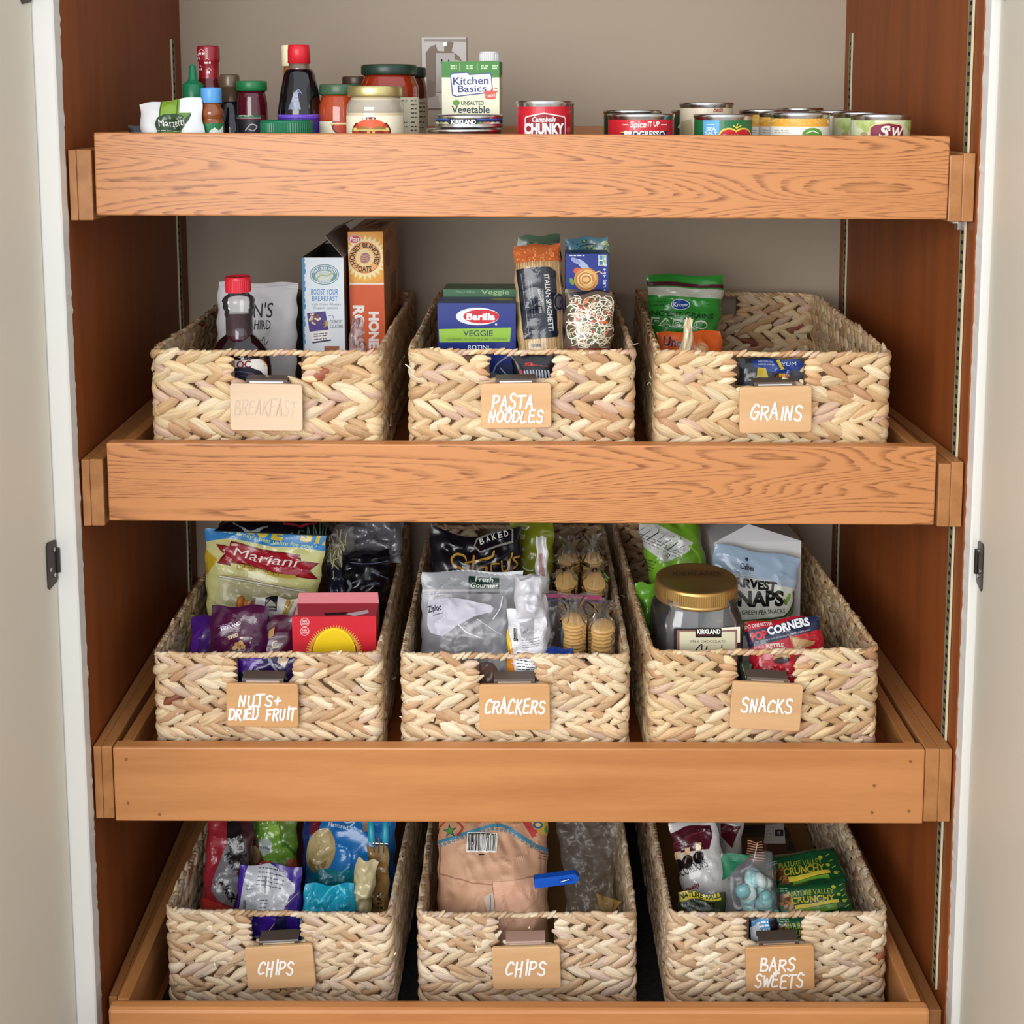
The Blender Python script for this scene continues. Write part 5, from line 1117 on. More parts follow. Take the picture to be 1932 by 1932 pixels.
a.rect(1060, 656, 1165, 668, '#7a2a1a'); a.rect(1060, 663, 1165, 740, '#14141a')
pouch('noodle_packet', 'packet printed with white noodles and red peppers', 'packet', m, W, H, 0.016, '#17161b', a, 31, wr=0.0012, top=0.15, bot=.3, edge=0.001)
m, W, H = stand(966, 1048, 668, 0.066, zB, lean=0.012)
a = Art(m, org=(0, -.012, 0)); a.text('SPICY', 990, 1003, 691, 5, '#d8342a', .02); a.lines(1006, 1034, [691], 2.2, '#8a2a2a', 4)
for k in range(9): a.poly([(988 + 5.5 * k, 699), (991 + 5.5 * k, 699), (994 + 5.5 * k, 722), (991 + 5.5 * k, 722)], '#aeb4c0')
a.rect(981, 698, 986, 722, '#b9202c'); a.star(1003, 690, 4, 2, 6, '#d8342a')
pouch('noodle_packet', 'black packet with red mark seen through the pasta basket handle', 'packet', m, W, H, 0.014, '#15151a', a, 33, wr=0.002, top=0.2)

# ------------------------------------------------------------------ second tray: grains basket
m, W, H = above_floor(*frame3((1240, 806), (1350, 809), (1293, 519), 0.330, 0.365))
a = Art(m, org=(0, -0.016, 0)); a.poly([(1205, 516), (1368, 522), (1368, 700), (1205, 700)], '#2f8a35'); a.poly([(1205, 515), (1222, 515), (1236, 720), (1205, 720)], '#9aa793'); a.poly([(1357, 522), (1372, 522), (1372, 560), (1352, 620)], '#8fa38a')
a.poly([(1221, 530), (1357, 538), (1357, 545), (1221, 538)], '#4a1d2a'); a.text('Resealable', 1222, 1248, 537, 5.5, '#8a6a74', rot=3); a.poly([(1220, 539), (1356, 548), (1355, 565), (1219, 555)], '#b9bcae'); a.ell(1286, 575, 15, 10.5, '#dfe4ea'); a.ell(1286, 575, 13.8, 9.5, '#1f4f9a'); a.text('Kroger', 1274, 1298, 579, 7.5, '#e6ecf4', .02, shear=.1)
a.lines(1236, 1264, [570, 576], 1.8, '#1d4a22', 3); a.text('ANCIENT GRAINS', 1233, 1335, 594, 8.5, '#123a1a', .02, rot=4); a.text('FARRO', 1241, 1326, 613, 14.5, '#e0e4d2', .03, rot=5); a.text('FARRO', 1243.5, 1324, 611.6, 10.5, '#2f8a35', -.005, rot=5); a.text('biodie', 1308, 1328, 635, 7, '#16401c', shear=.2)
pouch('grain_bag', 'green farro bag leaning in the grains basket', 'bag', m, W * 1.0, H, 0.024, '#2f8a35', a, 41, wr=0.0035, top=0.3, taper=-.32)
m, W, H = stand(1240, 1360, 626, 0.190, zC, lean=0.03, roll=-2)
a = Art(m, org=(0, -.012, 0)); a.rect(1225, 618, 1370, 720, '#d9622a'); a.text('Uncle', 1252, 1300, 652, 16, '#26304a', .03, rot=6); a.ell(1322, 660, 14, 13, '#c98a5a'); a.ell(1322, 662, 9, 9, '#e2b98a'); a.poly([(1225, 640), (1236, 622), (1250, 618), (1225, 618)], '#e07a3a')
pouch('rice_bag', 'orange rice bag in front of the green farro bag', 'bag', m, W, H, 0.022, '#d9622a', a, 43, wr=0.004, top=0.4)
m, W, H = stand(1272, 1330, 600, 0.098, zC + .05, lean=0.012, roll=7)
a = Art(m, org=(0, -.008, 0)); a.poly([(1264, 668), (1272, 645), (1290, 626), (1299, 622), (1296, 668)], '#dcc88a'); a.stroke([(1276, 652), (1290, 636)], 2, '#c2a864'); a.stroke([(1299, 598), (1300, 630), (1296, 668)], 1.2, '#a99670'); a.ell(1310, 664, 5, 4, '#c98a7a')
pouch('seasoning_packet', 'folded cream packet with a pointed top in grains basket', 'packet', m @ Matrix.Translation((0, 0, -.05)), W, H + .05, 0.012, '#d6c4a0', a, 45, wr=0.006, taper=0.78, top=0.3)
m, W, H = stand(1394, 1520, 676, 0.078, zC + .003, lean=0.022, roll=2)
a = Art(m, org=(0, -.012, 0)); a.poly([(1420, 682), (1500, 676), (1524, 690), (1520, 706), (1450, 702), (1424, 694)], '#23408a'); a.poly([(1466, 680), (1473, 678), (1480, 696), (1473, 697)], '#d9c23a'); a.lines(1432, 1462, [684, 689], 2.4, '#8a94b8', 4); a.text('YUM', 1476, 1504, 690, 7, '#cfd6e6', .02); a.poly([(1430, 694), (1446, 696), (1450, 714), (1428, 712)], '#c9b03a'); a.ell(1478, 712, 14, 8, '#a8452a'); a.rect(1470, 704, 1482, 718, '#e0b83a'); a.lines(1405, 1424, [702, 708, 714], 3, '#3a3f3a', 5); a.poly([(1490, 700), (1516, 700), (1514, 720), (1492, 720)], '#4a4f58')
pouch('noodle_packet', 'shiny blue and yellow packet seen through grains basket handle', 'packet', m, W, H, 0.016, '#2a2e34', a, 47, wr=0.005, top=0.3)
m, W, H = stand(1476, 1524, 652, 0.30, zC + .001, lean=0.05)
pouch('plastic_bag', 'small clear plastic bag on the bottom of the grains basket', 'plastic bag', T4(at(1500, 655, .33)[0], .36, zC + .003, 0, -12), 0.05, 0.045, 0.012, '#aaa', None, 49, matn='wrap', wr=0.006)
# ------------------------------------------------------------------ third tray: nuts and dried fruit
zD, zE, zF = fl('D') + .0005, fl('E') + .0005, fl('F') + .0005
m, W, H = stand(551, 709, 1163, 0.080, zD, yaw=1); D = 0.046
a = Art(m); a.rect(545, 1160, 715, 1330, '#c9202f')
for k in range(64):
    th = math.pi * (1.0 + (k + .5) / 64 * 1.0); a.stroke([(631 + 44 * math.cos(th), 1233 + 44 * math.sin(th)), (631 + (53 if k % 2 else 49) * math.cos(th), 1233 + (53 if k % 2 else 49) * math.sin(th))], 1.3, '#e8c94a', False)
a.ell(631, 1233, 41, 50, '#efd21f'); a.ell(631, 1233, 38, 46, '#e8c414')
for cy in (1174, 1191):
    a.ell(575, cy, 8.5, 8.5, '#eec9c9'); a.ell(575, cy, 7.4, 7.4, '#c9303a'); a.text('NO', 571, 579, cy - .5, 3.5, '#f2dcdc', .03); a.text('SUGAR', 569, 581, cy + 4, 3, '#f2dcdc', .03)
tp = top_art(m, D, H); tp.rect(540, 1125, 720, 1170, '#c2414f'); tp.poly([(610, 1157), (655, 1155), (660, 1160), (615, 1162)], '#2a1a1c'); tp.poly([(652, 1159), (694, 1151), (696, 1157), (668, 1163)], '#d9d2d2'); tp.poly([(556, 1142), (560, 1138), (562, 1160), (556, 1162)], '#d5b9bc')
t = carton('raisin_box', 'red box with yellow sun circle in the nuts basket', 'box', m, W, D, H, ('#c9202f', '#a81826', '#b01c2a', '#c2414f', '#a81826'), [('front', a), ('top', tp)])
fp = MB(); fp.add([(-W / 2, D - .001, H), (W / 2, D - .001, H), (W / 2 - .002, D + .004, H + .014), (-W / 2 + .002, D + .004, H + .014), (-W / 2, D - .002, H), (W / 2, D - .002, H), (W / 2 - .002, D + .003, H + .014), (-W / 2 + .002, D + .003, H + .014)], [(4, 5, 6, 7), (1, 0, 3, 2), (7, 6, 2, 3)], 'card', lin('#b93a48')); fp.build('back_flap', t)
# purple trail mix packs
def pack(lab, bl, br, tc, yb, yt, col, art=None, seed=0, bulge=.014, py=-.012, name='snack_pack', cat='snack bag', wx=1.0, **k):
    m, W, H = above_floor(*frame3(bl, br, tc, yb, yt)); a = None
    if art: a = Art(m, org=(0, py, 0)); art(a)
    kw = dict(wr=0.004, top=0.3); kw.update(k)
    return pouch(name, lab, cat, m, W * wx, H, bulge, col, a, seed, **kw)
def art_v(a):
    a.lines(395, 420, [1190, 1196], 2, '#5a2a8f', 3, rot=-25, c=(400, 1195)); a.text('ALMO', 388, 402, 1199, 5, '#1c0f2c', .03, rot=-25); a.poly([(352, 1208), (380, 1185), (372, 1232), (350, 1232)], '#5f2498')
pack('bright violet snack pack lying furthest left in the nuts basket', (356, 1330), (470, 1328), (418, 1162), 0.112, 0.150, '#431a72', art_v, 61)
def art_w(a):
    a.poly([(412, 1170), (470, 1138), (500, 1150), (470, 1232), (420, 1232)], '#4a1338'); a.text('KIRKLAND', 418, 456, 1190, 6.5, '#e9dfe8', .04, rot=-18); a.lines(412, 440, [1183, 1187], 1, '#b09ab8', 3, rot=-18, c=(412, 1185)); a.text('STED', 432, 452, 1206, 6, '#d8c49a', .03, rot=-18); a.lines(454, 462, [1203], 3, '#d8c49a', 2)
    for i, (x, y_) in enumerate(((448, 1215), (456, 1212), (452, 1221), (460, 1219), (444, 1222))): a.ell(x, y_, 5, 4, ['#b98e58', '#c9a26a', '#a87a48'][i % 3], rot=i * 40)
pack('plum snack pack with white lettering leaning in the nuts basket', (396, 1330), (505, 1330), (452, 1143), 0.074, 0.112, '#431339', art_w, 62)
def art_x(a):
    a.text('KIRK', 474, 492, 1166, 5.5, '#d9ccd6', .03, rot=-32); a.poly([(470, 1158), (490, 1150), (494, 1160), (476, 1172)], '#5a1a3a'); a.text('C', 516, 528, 1224, 13, '#c9b48f', .02, rot=-20); a.poly([(506, 1192), (517, 1185), (516, 1200), (505, 1205)], '#b9925a')
    a.stroke([(466, 1190), (486, 1206), (500, 1226)], 1.4, '#a58fa8'); a.stroke([(478, 1202), (500, 1205), (530, 1200)], 1.2, '#8f7a94')
pack('wine coloured snack pack between the plum pack and red box', (462, 1330), (556, 1328), (512, 1162), 0.092, 0.122, '#4d1030', art_x, 63)
def art_h(a):
    a.poly([(445, 1236), (500, 1236), (480, 1266), (448, 1272)], '#4a1a88'); a.poly([(448, 1270), (480, 1262), (505, 1284), (450, 1286)], '#16233f'); a.stroke([(500, 1240), (520, 1262), (540, 1280)], 5, '#8a8894'); a.poly([(525, 1238), (545, 1242), (538, 1258), (522, 1252)], '#b9a58a'); a.stroke([(486, 1262), (492, 1274), (486, 1284)], 3, '#a39bb0')
pack('violet and navy snack pack behind the nuts basket handle', (436, 1345), (560, 1345), (498, 1240), 0.053, 0.062, '#2a1450', art_h, 64, bulge=.008, py=-.006)
# white packet with black square
def art_m(a):
    a.rect(498, 1131, 521, 1155, '#14130f'); a.poly([(500, 1144), (508, 1137), (519, 1144), (519, 1147), (500, 1147)], '#a9a294'); a.lines(501, 519, [1151], 2, '#a9a294', 3, False); a.text('MOUNTAIN', 492, 526, 1170, 5.5, '#4a463f', .01); a.poly([(540, 1129), (556, 1131), (530, 1185), (526, 1182)], '#a58a4a'); a.stroke([(546, 1136), (532, 1170)], 1.2, '#5a4a24')
pack('white packet with black square emblem in the nuts basket', (482, 1270), (562, 1275), (522, 1127), 0.142, 0.158, '#c9c6c2', art_m, 65, bulge=.010, name='snack_packet', cat='packet')
# clear zip bag of orange dried fruit
t = pack('clear zip bag of orange dried fruit leaning on the yellow bag', (425, 1290), (590, 1320), (497, 1098), 0.172, 0.188, '#bbb', None, 66, bulge=.016, name='zip_bag', cat='zip bag', matn='zip', wr=0.006)
m2, W2, H2 = above_floor(*frame3((425, 1290), (590, 1320), (497, 1098), 0.172, 0.188)); r = np.random.RandomState(3)
zs = MB(); zs.tube([(-W2 / 2, -.003, H2 * .985), (0, -.003, H2 * .985), (W2 / 2, -.003, H2 * .985)], .0022, 'zip', (1, 1, 1), 6); zs.build('zip_strip', t)
for k in range(16):
    f = MB(); u = -W2 * .42 + W2 * .5 * r.rand(); v = H2 * (.35 + .5 * r.rand()); f.lathe([(0, -.006), (.012, -.004), (.015, 0), (.012, .004), (0, .006)], 'food', lin(['#b5622a', '#c9742f', '#a8522a'][k % 3]), 12, sx=1.0, sy=.8)
    o = f.build('dried_apricot', t); o.location = (u, -.004 + .004 * r.randn(), v); o.rotation_euler = (1.2 + .3 * r.randn(), r.rand() * 3, r.rand() * 3)
# yellow and blue bag
def art_mar(a):
    a.poly([(380, 1000), (650, 1000), (650, 1150), (380, 1150)], '#d2cf8a'); a.poly([(380, 985), (650, 985), (650, 1052), (616, 1050), (540, 1036), (440, 1022), (380, 1034)], '#2f86c9')
    a.poly([(395, 1062), (400, 1038), (425, 1060), (405, 1090)], '#c2a22a'); a.poly([(574, 1125), (590, 1090), (640, 1072), (640, 1150)], '#c9ad3a'); 
    for i, (c, x, y_) in enumerate(zip('VALUE SIZE', (420, 443, 464, 484, 506, 530, 548, 570, 580, 600), (1002, 1005, 1009, 1014, 1018, 1020, 1024, 1028, 1031, 1034))):
        if c != ' ': a.text(c, x, x + (17 if c != 'I' else 6), y_, 22, '#d9c23a', .06, rot=10)
    a.text('Our family\'s best value for you!', 433, 570, 1012, 7, '#cfe29a', .01, rot=11.5)
    a.poly([(423, 1033), (444, 1036), (446, 1027), (550, 1050), (552, 1060), (579, 1066), (566, 1078), (578, 1096), (548, 1088), (444, 1064), (446, 1070), (424, 1066), (436, 1050)], '#7a1420'); a.poly([(427, 1035), (445, 1038), (448, 1030), (546, 1052), (548, 1063), (572, 1068), (560, 1079), (571, 1092), (546, 1084), (446, 1061), (432, 1064), (440, 1049)], '#a31c2b')
    a.text('Mariani', 449, 546, 1052, 15, '#ece7e2', .008, shear=.15, rot=11); a.poly([(455, 1066), (545, 1084), (548, 1090), (530, 1088), (455, 1076)], '#b9a548'); a.text('PREMIUM', 466, 522, 1072, 5, '#6a5a2a', .01, rot=11)
pack('yellow and blue dried fruit bag with red ribbon', (424, 1300), (600, 1312), (502, 1004), 0.222, 0.247, '#d2cf8a', art_mar, 67, bulge=.020, py=-.018, name='dried_fruit_bag', cat='bag', wr=.005, taper=-.30)
def art_org(a):
    a.text('ORGANIC', 530, 628, 1022, 17, '#4f6a52', -.004, rot=-7); a.text('KIRKLAND', 532, 600, 992, 8, '#b8b3b8', .03); a.rect(534, 996, 598, 998, '#8a2634'); a.stroke([(440, 992), (470, 1000), (505, 998)], 1.5, '#8f94a0'); a.stroke([(470, 1006), (510, 1004)], 1, '#6f7480')
pack('black bag lettered ORGANIC lying over the top of the yellow bag', (432, 1003), (650, 1012), (545, 958), 0.240, 0.370, '#0f1015', art_org, 68, bulge=.016, py=-.004, name='nut_bag', cat='bag', bot=.3, wr=.005)
# dark jar sized navy bag with shredded coconut above
pack('dark navy bag between yellow bag and glossy black bag', (618, 1240), (660, 1240), (638, 1068), 0.262, 0.285, '#1f2233', None, 69, bulge=.014, name='snack_packet', cat='packet')
t = thing('coconut_bag', 'clear bag of shredded coconut above the dark navy bag', 'bag', T4(*at(640, 1074, .285)))
sh = MB(); r = np.random.RandomState(8)
for k in range(60):
    c = np.array([.018 * r.randn() * .6, .008 * r.randn(), .022 + .016 * r.randn()]); d = np.array([r.randn() * .5, r.randn() * .3, 1.0]); d *= .010 / np.linalg.norm(d)
    sh.tube([c - d, c + d * .1 + .002 * r.randn(3), c + d], .0009, 'food', lin(['#d9cfa8', '#c2b98a', '#a9a470'][k % 3]), 5)
sh.build('shredded_coconut', t)['kind'] = 'stuff'
pouch('coconut_bag', '', '', T4(0, 0, 0), 0.05, 0.07, 0.014, '#bbb', None, 70, matn='wrap', parent=t, part='film', wr=.004)
# glossy black bag and smoky film above it
def art_glints(a):  # highlights on the black film painted as pale strokes, plus faint print
    a.stroke([(668, 1060), (690, 1066), (720, 1058)], 1.5, '#59607a'); a.stroke([(665, 1098), (668, 1108), (660, 1122)], 5, '#7d8696'); a.stroke([(700, 1080), (726, 1092), (744, 1090)], 1.4, '#6a7286'); a.lines(676, 712, [1101], 2.5, '#343a52', 2)
pack('glossy black bag in the right back of the nuts basket', (640, 1250), (712, 1247), (690, 1038), 0.205, 0.280, '#0c0d14', art_glints, 71, bulge=.026, taper=-.32, name='nut_bag', cat='bag', wr=.010, fr=11, bot=.4)
pack('smoky clear plastic bag at back right of the nuts basket', (632, 1062), (762, 1062), (698, 965), 0.300, 0.350, '#555', None, 72, bulge=.020, name='plastic_bag', cat='plastic bag', matn='smoke', wr=.012, fr=12)
MB_ = None

# ------------------------------------------------------------------ third tray: crackers
def art_st(a):
    a.poly([(893, 1032), (898, 1018), (962, 999), (968, 1002), (968, 1026), (905, 1044)], '#8f8c84'); a.poly([(896, 1031), (900, 1021), (962, 1002), (965, 1004), (965, 1023), (906, 1041)], '#13131b')
    for i, c in enumerate('BAKED'): a.text(c, 906 + 11.5 * i, 914 + 11.5 * i, 1030 - 3.4 * i, 10, '#e3dfd6', .02, rot=-17)
    G = '#b98a34'
    a.stroke([(880, 1058), (876, 1050), (862, 1046), (852, 1056), (858, 1068), (876, 1074), (874, 1086), (852, 1090)], [2, 4, 4.5, 4, 4.5, 5, 4], G); a.stroke([(894, 1050), (892, 1072), (890, 1088)], 4, G); a.stroke([(878, 1062), (900, 1058), (926, 1052), (932, 1042)], [3, 3.5, 4, 3], G)
    a.stroke([(916, 1070), (904, 1072), (902, 1086), (914, 1086), (918, 1070), (920, 1088)], 3.4, G); a.stroke([(940, 1064), (928, 1066), (928, 1082), (940, 1082)], 3.4, G); a.stroke([(946, 1060), (948, 1078), (958, 1076), (962, 1056), (958, 1090)], 3.4, G); a.stroke([(966, 1046), (964, 1054)], 3, G); a.stroke([(978, 1052), (968, 1056), (976, 1066), (968, 1074)], 3.4, G)
    a.stroke([(846, 1028), (860, 1036), (872, 1034)], 1.2, '#59607a')
pack('black bag with gold script and BAKED banner in the crackers basket', (812, 1330), (986, 1330), (897, 990), 0.225, 0.290, '#0f0f17', art_st, 81, bulge=.026, py=-.022, name='chip_bag', cat='bag', dip=.017, wr=.005)
pack('yellow green bag behind the black gold script bag', (965, 1250), (1048, 1250), (1004, 985), 0.270, 0.335, '#7d8420', None, 82, bulge=.016, name='snack_bag', cat='bag', wr=.006)
def art_rs(a):
    for k in range(5): a.poly([(1012 + 3 * k, 1046), (1013.2 + 3 * k, 1046), (1018 + 3 * k, 1088), (1016.8 + 3 * k, 1088)], '#a8322c')
    a.text('OMAG', 1036, 1052, 1100, 6, '#39363a', .03, rot=62)
pack('thin white packet with red stripes beside the wrapped round crackers', (1018, 1240), (1056, 1240), (1022, 1012), 0.185, 0.225, '#bdb9ba', art_rs, 83, bulge=.006, name='snack_packet', cat='packet', taper=.5)
def art_fg(a):
    a.rect(790, 1066, 1000, 1112, '#9da0a5'); a.poly([(790, 1066), (1000, 1080), (1000, 1086), (790, 1074)], '#d9dde0'); a.rect(884, 1089, 942, 1120, '#17352a'); a.text('Fresh', 896, 930, 1098, 9, '#d5ddd4', .02, shear=.2); a.text('Gourmet', 887, 939, 1109, 9, '#d5ddd4', .02, shear=.2)
    for k in range(18): a.stroke([(800 + 10 * k, 1074 + k * .5), (805 + 10 * k, 1077 + k * .5)], 1.5, '#f2f4f5')
pack('silver crouton bag with dark green name patch behind the zip bag', (798, 1310), (992, 1310), (892, 1078), 0.135, 0.185, '#9da0a5', art_fg, 84, bulge=.014, py=-.006, name='crouton_bag', cat='bag', wr=.003)
# zip bag with white panel
def art_zl(a):
    a.poly([(806, 1134), (850, 1130), (880, 1132), (925, 1142), (931, 1148), (928, 1155), (896, 1162), (862, 1180), (836, 1200), (812, 1194), (806, 1180)], '#b9b6c2'); a.text('Ziploc', 807, 834, 1157, 11, '#26242c', .03, rot=-12); a.lines(817, 836, [1162], 1.5, '#55525c', 2, rot=-14, c=(817, 1162)); a.lines(806, 850, [1120, 1124], 1.5, '#c9c4cf', 3)
    a.stroke([(865, 1178), (880, 1192), (905, 1202)], 2, '#dddbe4'); a.stroke([(948, 1128), (942, 1150), (930, 1168)], 1.8, '#e0dde6'); a.stroke([(900, 1168), (925, 1185), (945, 1198)], 1.4, '#cfccd6')
t = pack('zip bag with pale label panel at left front of the crackers basket', (796, 1345), (962, 1345), (878, 1108), 0.068, 0.120, '#bbb', art_zl, 85, bulge=.018, py=-.016, name='zip_bag', cat='zip bag', matn='zip', wr=.005)
m2, W2, H2 = above_floor(*frame3((796, 1345), (962, 1345), (878, 1108), 0.068, 0.120))
zs = MB(); zs.box(-W2 / 2, W2 / 2, -.003, .001, H2 * .965, H2 * .985, 'zip'); zs.build('zip_strip', t)
for k, (u, v, c) in enumerate(((-.036, .055, '#8f5a34'), (-.020, .046, '#a0683c'), (.006, .03, '#8a5a38'), (.03, .05, '#7d4a30'), (.036, .02, '#93603a'))):
    f = MB(); f.lathe([(0, -.008), (.014, -.006), (.018, 0), (.014, .006), (0, .008)], 'food', lin(c), 16); o = f.build('cookie', t); o.location = (u, 0.001, v); o.rotation_euler = (1.3, .3 * k, 0)
# second zip bag with magenta seal
m2, W2, H2 = above_floor(*frame3((1000, 1330), (1112, 1335), (1072, 1118), 0.155, 0.185))
t = pack('zip bag with magenta seal behind the white folded bag', (1000, 1330), (1112, 1335), (1072, 1118), 0.155, 0.185, '#bbb', None, 86, bulge=.012, name='zip_bag', cat='zip bag', matn='zip')
zs = MB(); zs.box(-W2 / 2, W2 / 2 + .006, -.004, .0015, H2 * .955, H2 * .985, 'film', lin('#a3265c')); zs.box(-W2 / 2, W2 / 2 + .006, -.0045, .001, H2 * .925, H2 * .94, 'film', lin('#4f2a6a')); zs.build('zip_strip', t)
# white folded bag
m, W, H = frame3((956, 1352), (1028, 1352), (994, 1150), 0.056, 0.078)
t = thing('cracker_bag', 'white folded cracker bag with orange lettering at the middle front', 'bag', m)
a = Art(m, org=(0, -.012, 0)); a.rect(950, 1146, 1040, 1352, '#dcdbe2'); a.poly([(950, 1225), (965, 1210), (974, 1290), (950, 1300)], '#d98a2a'); a.poly([(950, 1200), (960, 1190), (966, 1225), (954, 1240)], '#e2c23a'); a.rect(973, 1230, 1024, 1276, '#efeef2'); a.lines(975, 1020, [1236, 1241, 1246, 1251, 1256, 1261, 1266], 1.8, '#55535c', 4); a.rect(973, 1271, 1024, 1273.5, '#23212a'); a.barcode(968, 1184, 980, 1215, 3, vert=False, digits=False); a.text('18', 969, 979, 1213, 7, '#23212a', .02)
a.poly([(980, 1176), (1008, 1170), (1006, 1215), (984, 1200)], '#a3a1a8'); a.text('MEX', 988, 1000, 1195, 4, '#2a2830', .02, rot=-40); a.lines(985, 1018, [1208, 1213, 1218, 1223], 1.4, '#8a8890', 5, rot=-8, c=(985, 1212))
pouch('', '', '', None, W, H, 0.013, '#dcdbe2', a, 87, parent=t, part='front_panel', wr=.006, top=.25)
m3, W3, H3 = frame3((967, 1168), (1020, 1166), (996, 1084), 0.066, 0.094)
rel = m.inverted() @ m3
cr = MB(); S_ = bag_surface(W3, H3, .010, 88, wr=.007, top=.2, fr=14, bot=.2)
U, V = np.meshgrid(np.linspace(-W3 / 2, W3 / 2, 26), np.linspace(0, H3, 34), indexing='ij')
for sd in (1, -1): cr.grid(S_(U.ravel(), V.ravel(), 0, sd).reshape(26, 34, 3), 'film', lin('#c9c8ce'), True, flip=sd < 0)
cr.build('rolled_top', t, xf=rel)
m3, W3, H3 = frame3((1000, 1345), (1072, 1345), (1012, 1118), 0.088, 0.120)
rel = m.inverted() @ m3; a = Art(m3, org=(0, -.008, 0))
a.rect(980, 1110, 1080, 1345, '#dddae0'); a.poly([(1010, 1175), (1024, 1160), (1034, 1178), (1022, 1200)], '#d9772a'); a.text('CHEESE', 1027, 1064, 1212, 8.5, '#b9391f', .02, rot=-62); a.text('AL', 1014, 1025, 1190, 7, '#b9391f', .02, rot=-62); a.text('OFFICIAL', 1042, 1068, 1226, 6.5, '#26242a', .02, rot=-58); a.poly([(1016, 1128), (1026, 1138), (1034, 1168), (1030, 1172)], '#e08a2f')
pouch('', '', '', None, W3, H3, 0.010, '#dddae0', a, 89, parent=t, part='back_panel', rel=rel, wr=.004, top=.2, taper=.5)
pack('crumpled blue wrapper between folded bag and round cracker sleeve', (1018, 1300), (1084, 1300), (1050, 1222), 0.056, 0.070, '#1f3f8a', None, 90, bulge=.010, name='wrapper', cat='wrapper', wr=.008, fr=14)
# sleeves of round crackers
ck = MB(); th = np.linspace(0, 2 * np.pi, 48, endpoint=False)
def cracker_mesh(r):
    mb = MB(); rr = r * (1 + .02 * np.cos(th * 12)); rows = []
    for f, z in ((0, 0), (.86, 0), (.97, .0008), (1, .0022), (.97, .0040), (.86, .0048), (0, .0046)): rows.append(np.stack([rr * f * np.cos(th), rr * f * np.sin(th), np.full_like(th, z)], -1))
    mb.grid(np.array(rows), 'food', lin('#cf9f55'), True, wrap_v=True, flip=True); return mb
def sleeve(lab, ux, vx, y, rpx, n, lean, side=0.0, tw_=1.0, base=None):
    p = at(ux, vx, y); r = rpx * mpp(y, vx); L = n * 0.0056
    mm = Matrix.Translation(p) @ Matrix.Rotation(math.radians(side), 4, 'Y') @ Matrix.Rotation(math.radians(lean), 4, 'X') @ Matrix.Translation((0, 0, -L))
    t = thing('cracker_sleeve', lab, 'cracker sleeve', mm, 'clear sleeves of round crackers'); first = None; rr = np.random.RandomState(int(ux))
    for k in range(n):
        if first is None: o = cracker_mesh(r).build('cracker', t); first = o
        else: o = first.copy(); COL.objects.link(o); o.parent = t
        o.location = (rr.randn() * .0006, rr.randn() * .0006, k * .0056 + .0004); o.rotation_euler = (rr.randn() * .03, rr.randn() * .03, rr.rand() * 3)
    w = MB(); zz = np.linspace(-.003, L + .034, 26); nt = 44; tt = np.linspace(0, 2 * np.pi, nt, endpoint=False); P = np.zeros((26, nt, 3))
    for i, z in enumerate(zz):
        f = 1.05 if z < L else 1.05 - .62 * min(1, (z - L) / .022) ** .8 + .5 * max(0, (z - L - .022) / .012)
        if i == 0: f = .7
        cr_ = (.03 if z < L else .22) * (np.sin(tt * 7 + rr.rand() * 2 + z * 120) + .6 * np.sin(tt * 13 + z * 60))
        rad = r * f * (1 + cr_ * (1 if z > L else .5)); P[i] = np.stack([rad * np.cos(tt), rad * np.sin(tt) * (1 if z < L else 1 - .5 * min(1, (z - L) / .02)), np.full(nt, z) + (.003 * np.sin(3 * tt + ux) if z > L else 0)], -1)
    w.grid(P, 'wrap', (1, 1, 1), True, wrap_v=True); w.build('clear_wrapper', t); return t
sleeve('left sleeve of round crackers nearest the crackers basket front rim', 1082, 1168, 0.104, 24.5, 26, 12)
sleeve('right sleeve of round crackers nearest the crackers basket front rim', 1135, 1178, 0.104, 25.0, 25, 10)
sleeve('left middle sleeve of wrapped crackers lying higher in crackers basket', 1066, 1092, 0.222, 24, 16, 24)
sleeve('right middle sleeve of wrapped crackers lying higher in crackers basket', 1122, 1094, 0.226, 24.5, 16, 22)
sleeve('rear left sleeve with twisted clear top in crackers basket', 1073, 1052, 0.305, 20.5, 15, 10)
sleeve('rear right sleeve with twisted clear top in crackers basket', 1118, 1050, 0.308, 21, 15, 8)

# ------------------------------------------------------------------ third tray: snacks
def art_gr(a):
    a.poly([(1160, 980), (1345, 980), (1345, 1160), (1160, 1160)], '#6fa02c'); a.poly([(1176, 1000), (1200, 985), (1240, 990), (1308, 1024), (1300, 1040), (1262, 1060), (1252, 1060)], '#c9cbc9')
    c = (1200, 992)
    for k in range(8): a.stroke([(1186 + 3 * k + 9 * k, 1000 + k * 6), (1206 + 12 * k, 988 + 6 * k)], .9 if k % 3 else 2, '#2f302e', False)
    for k in range(30): x_ = 1190 + (k % 10) * 10; y_ = 996 + (k % 10) * 5 + (k // 10) * 6; a.stroke([(x_, y_), (x_ + 7, y_ + 3.5)], 1.2, '#6a6b69', False)
    a.ell(1186, 996, 14, 7.5, '#15170f', rot=-38); a.text('AND', 1177, 1197, 1004, 7, '#e9ebe6', .03, rot=-38); a.barcode(1190, 1034, 1207, 1062, 5, vert=True, digits=False); a.lines(1212, 1240, [1052, 1058, 1064, 1070], 2, '#3f5a20', 7, rot=20, c=(1212, 1052)); a.text('20', 1258, 1270, 1056, 8, '#33362f', .02, rot=-40); a.stroke([(1300, 1030), (1318, 1050), (1322, 1080)], 4, '#8fc24a'); a.stroke([(1180, 1020), (1190, 1070), (1210, 1100)], 3, '#4f7a20')
pack('green snack bag with white nutrition panel in the back left of snacks basket', (1238, 1200), (1346, 1179), (1256, 970), 0.245, 0.310, '#6fa02c', art_gr, 91, bulge=.024, py=-.022, name='snack_bag', cat='bag', wr=.005, bot=.3, top=.25)
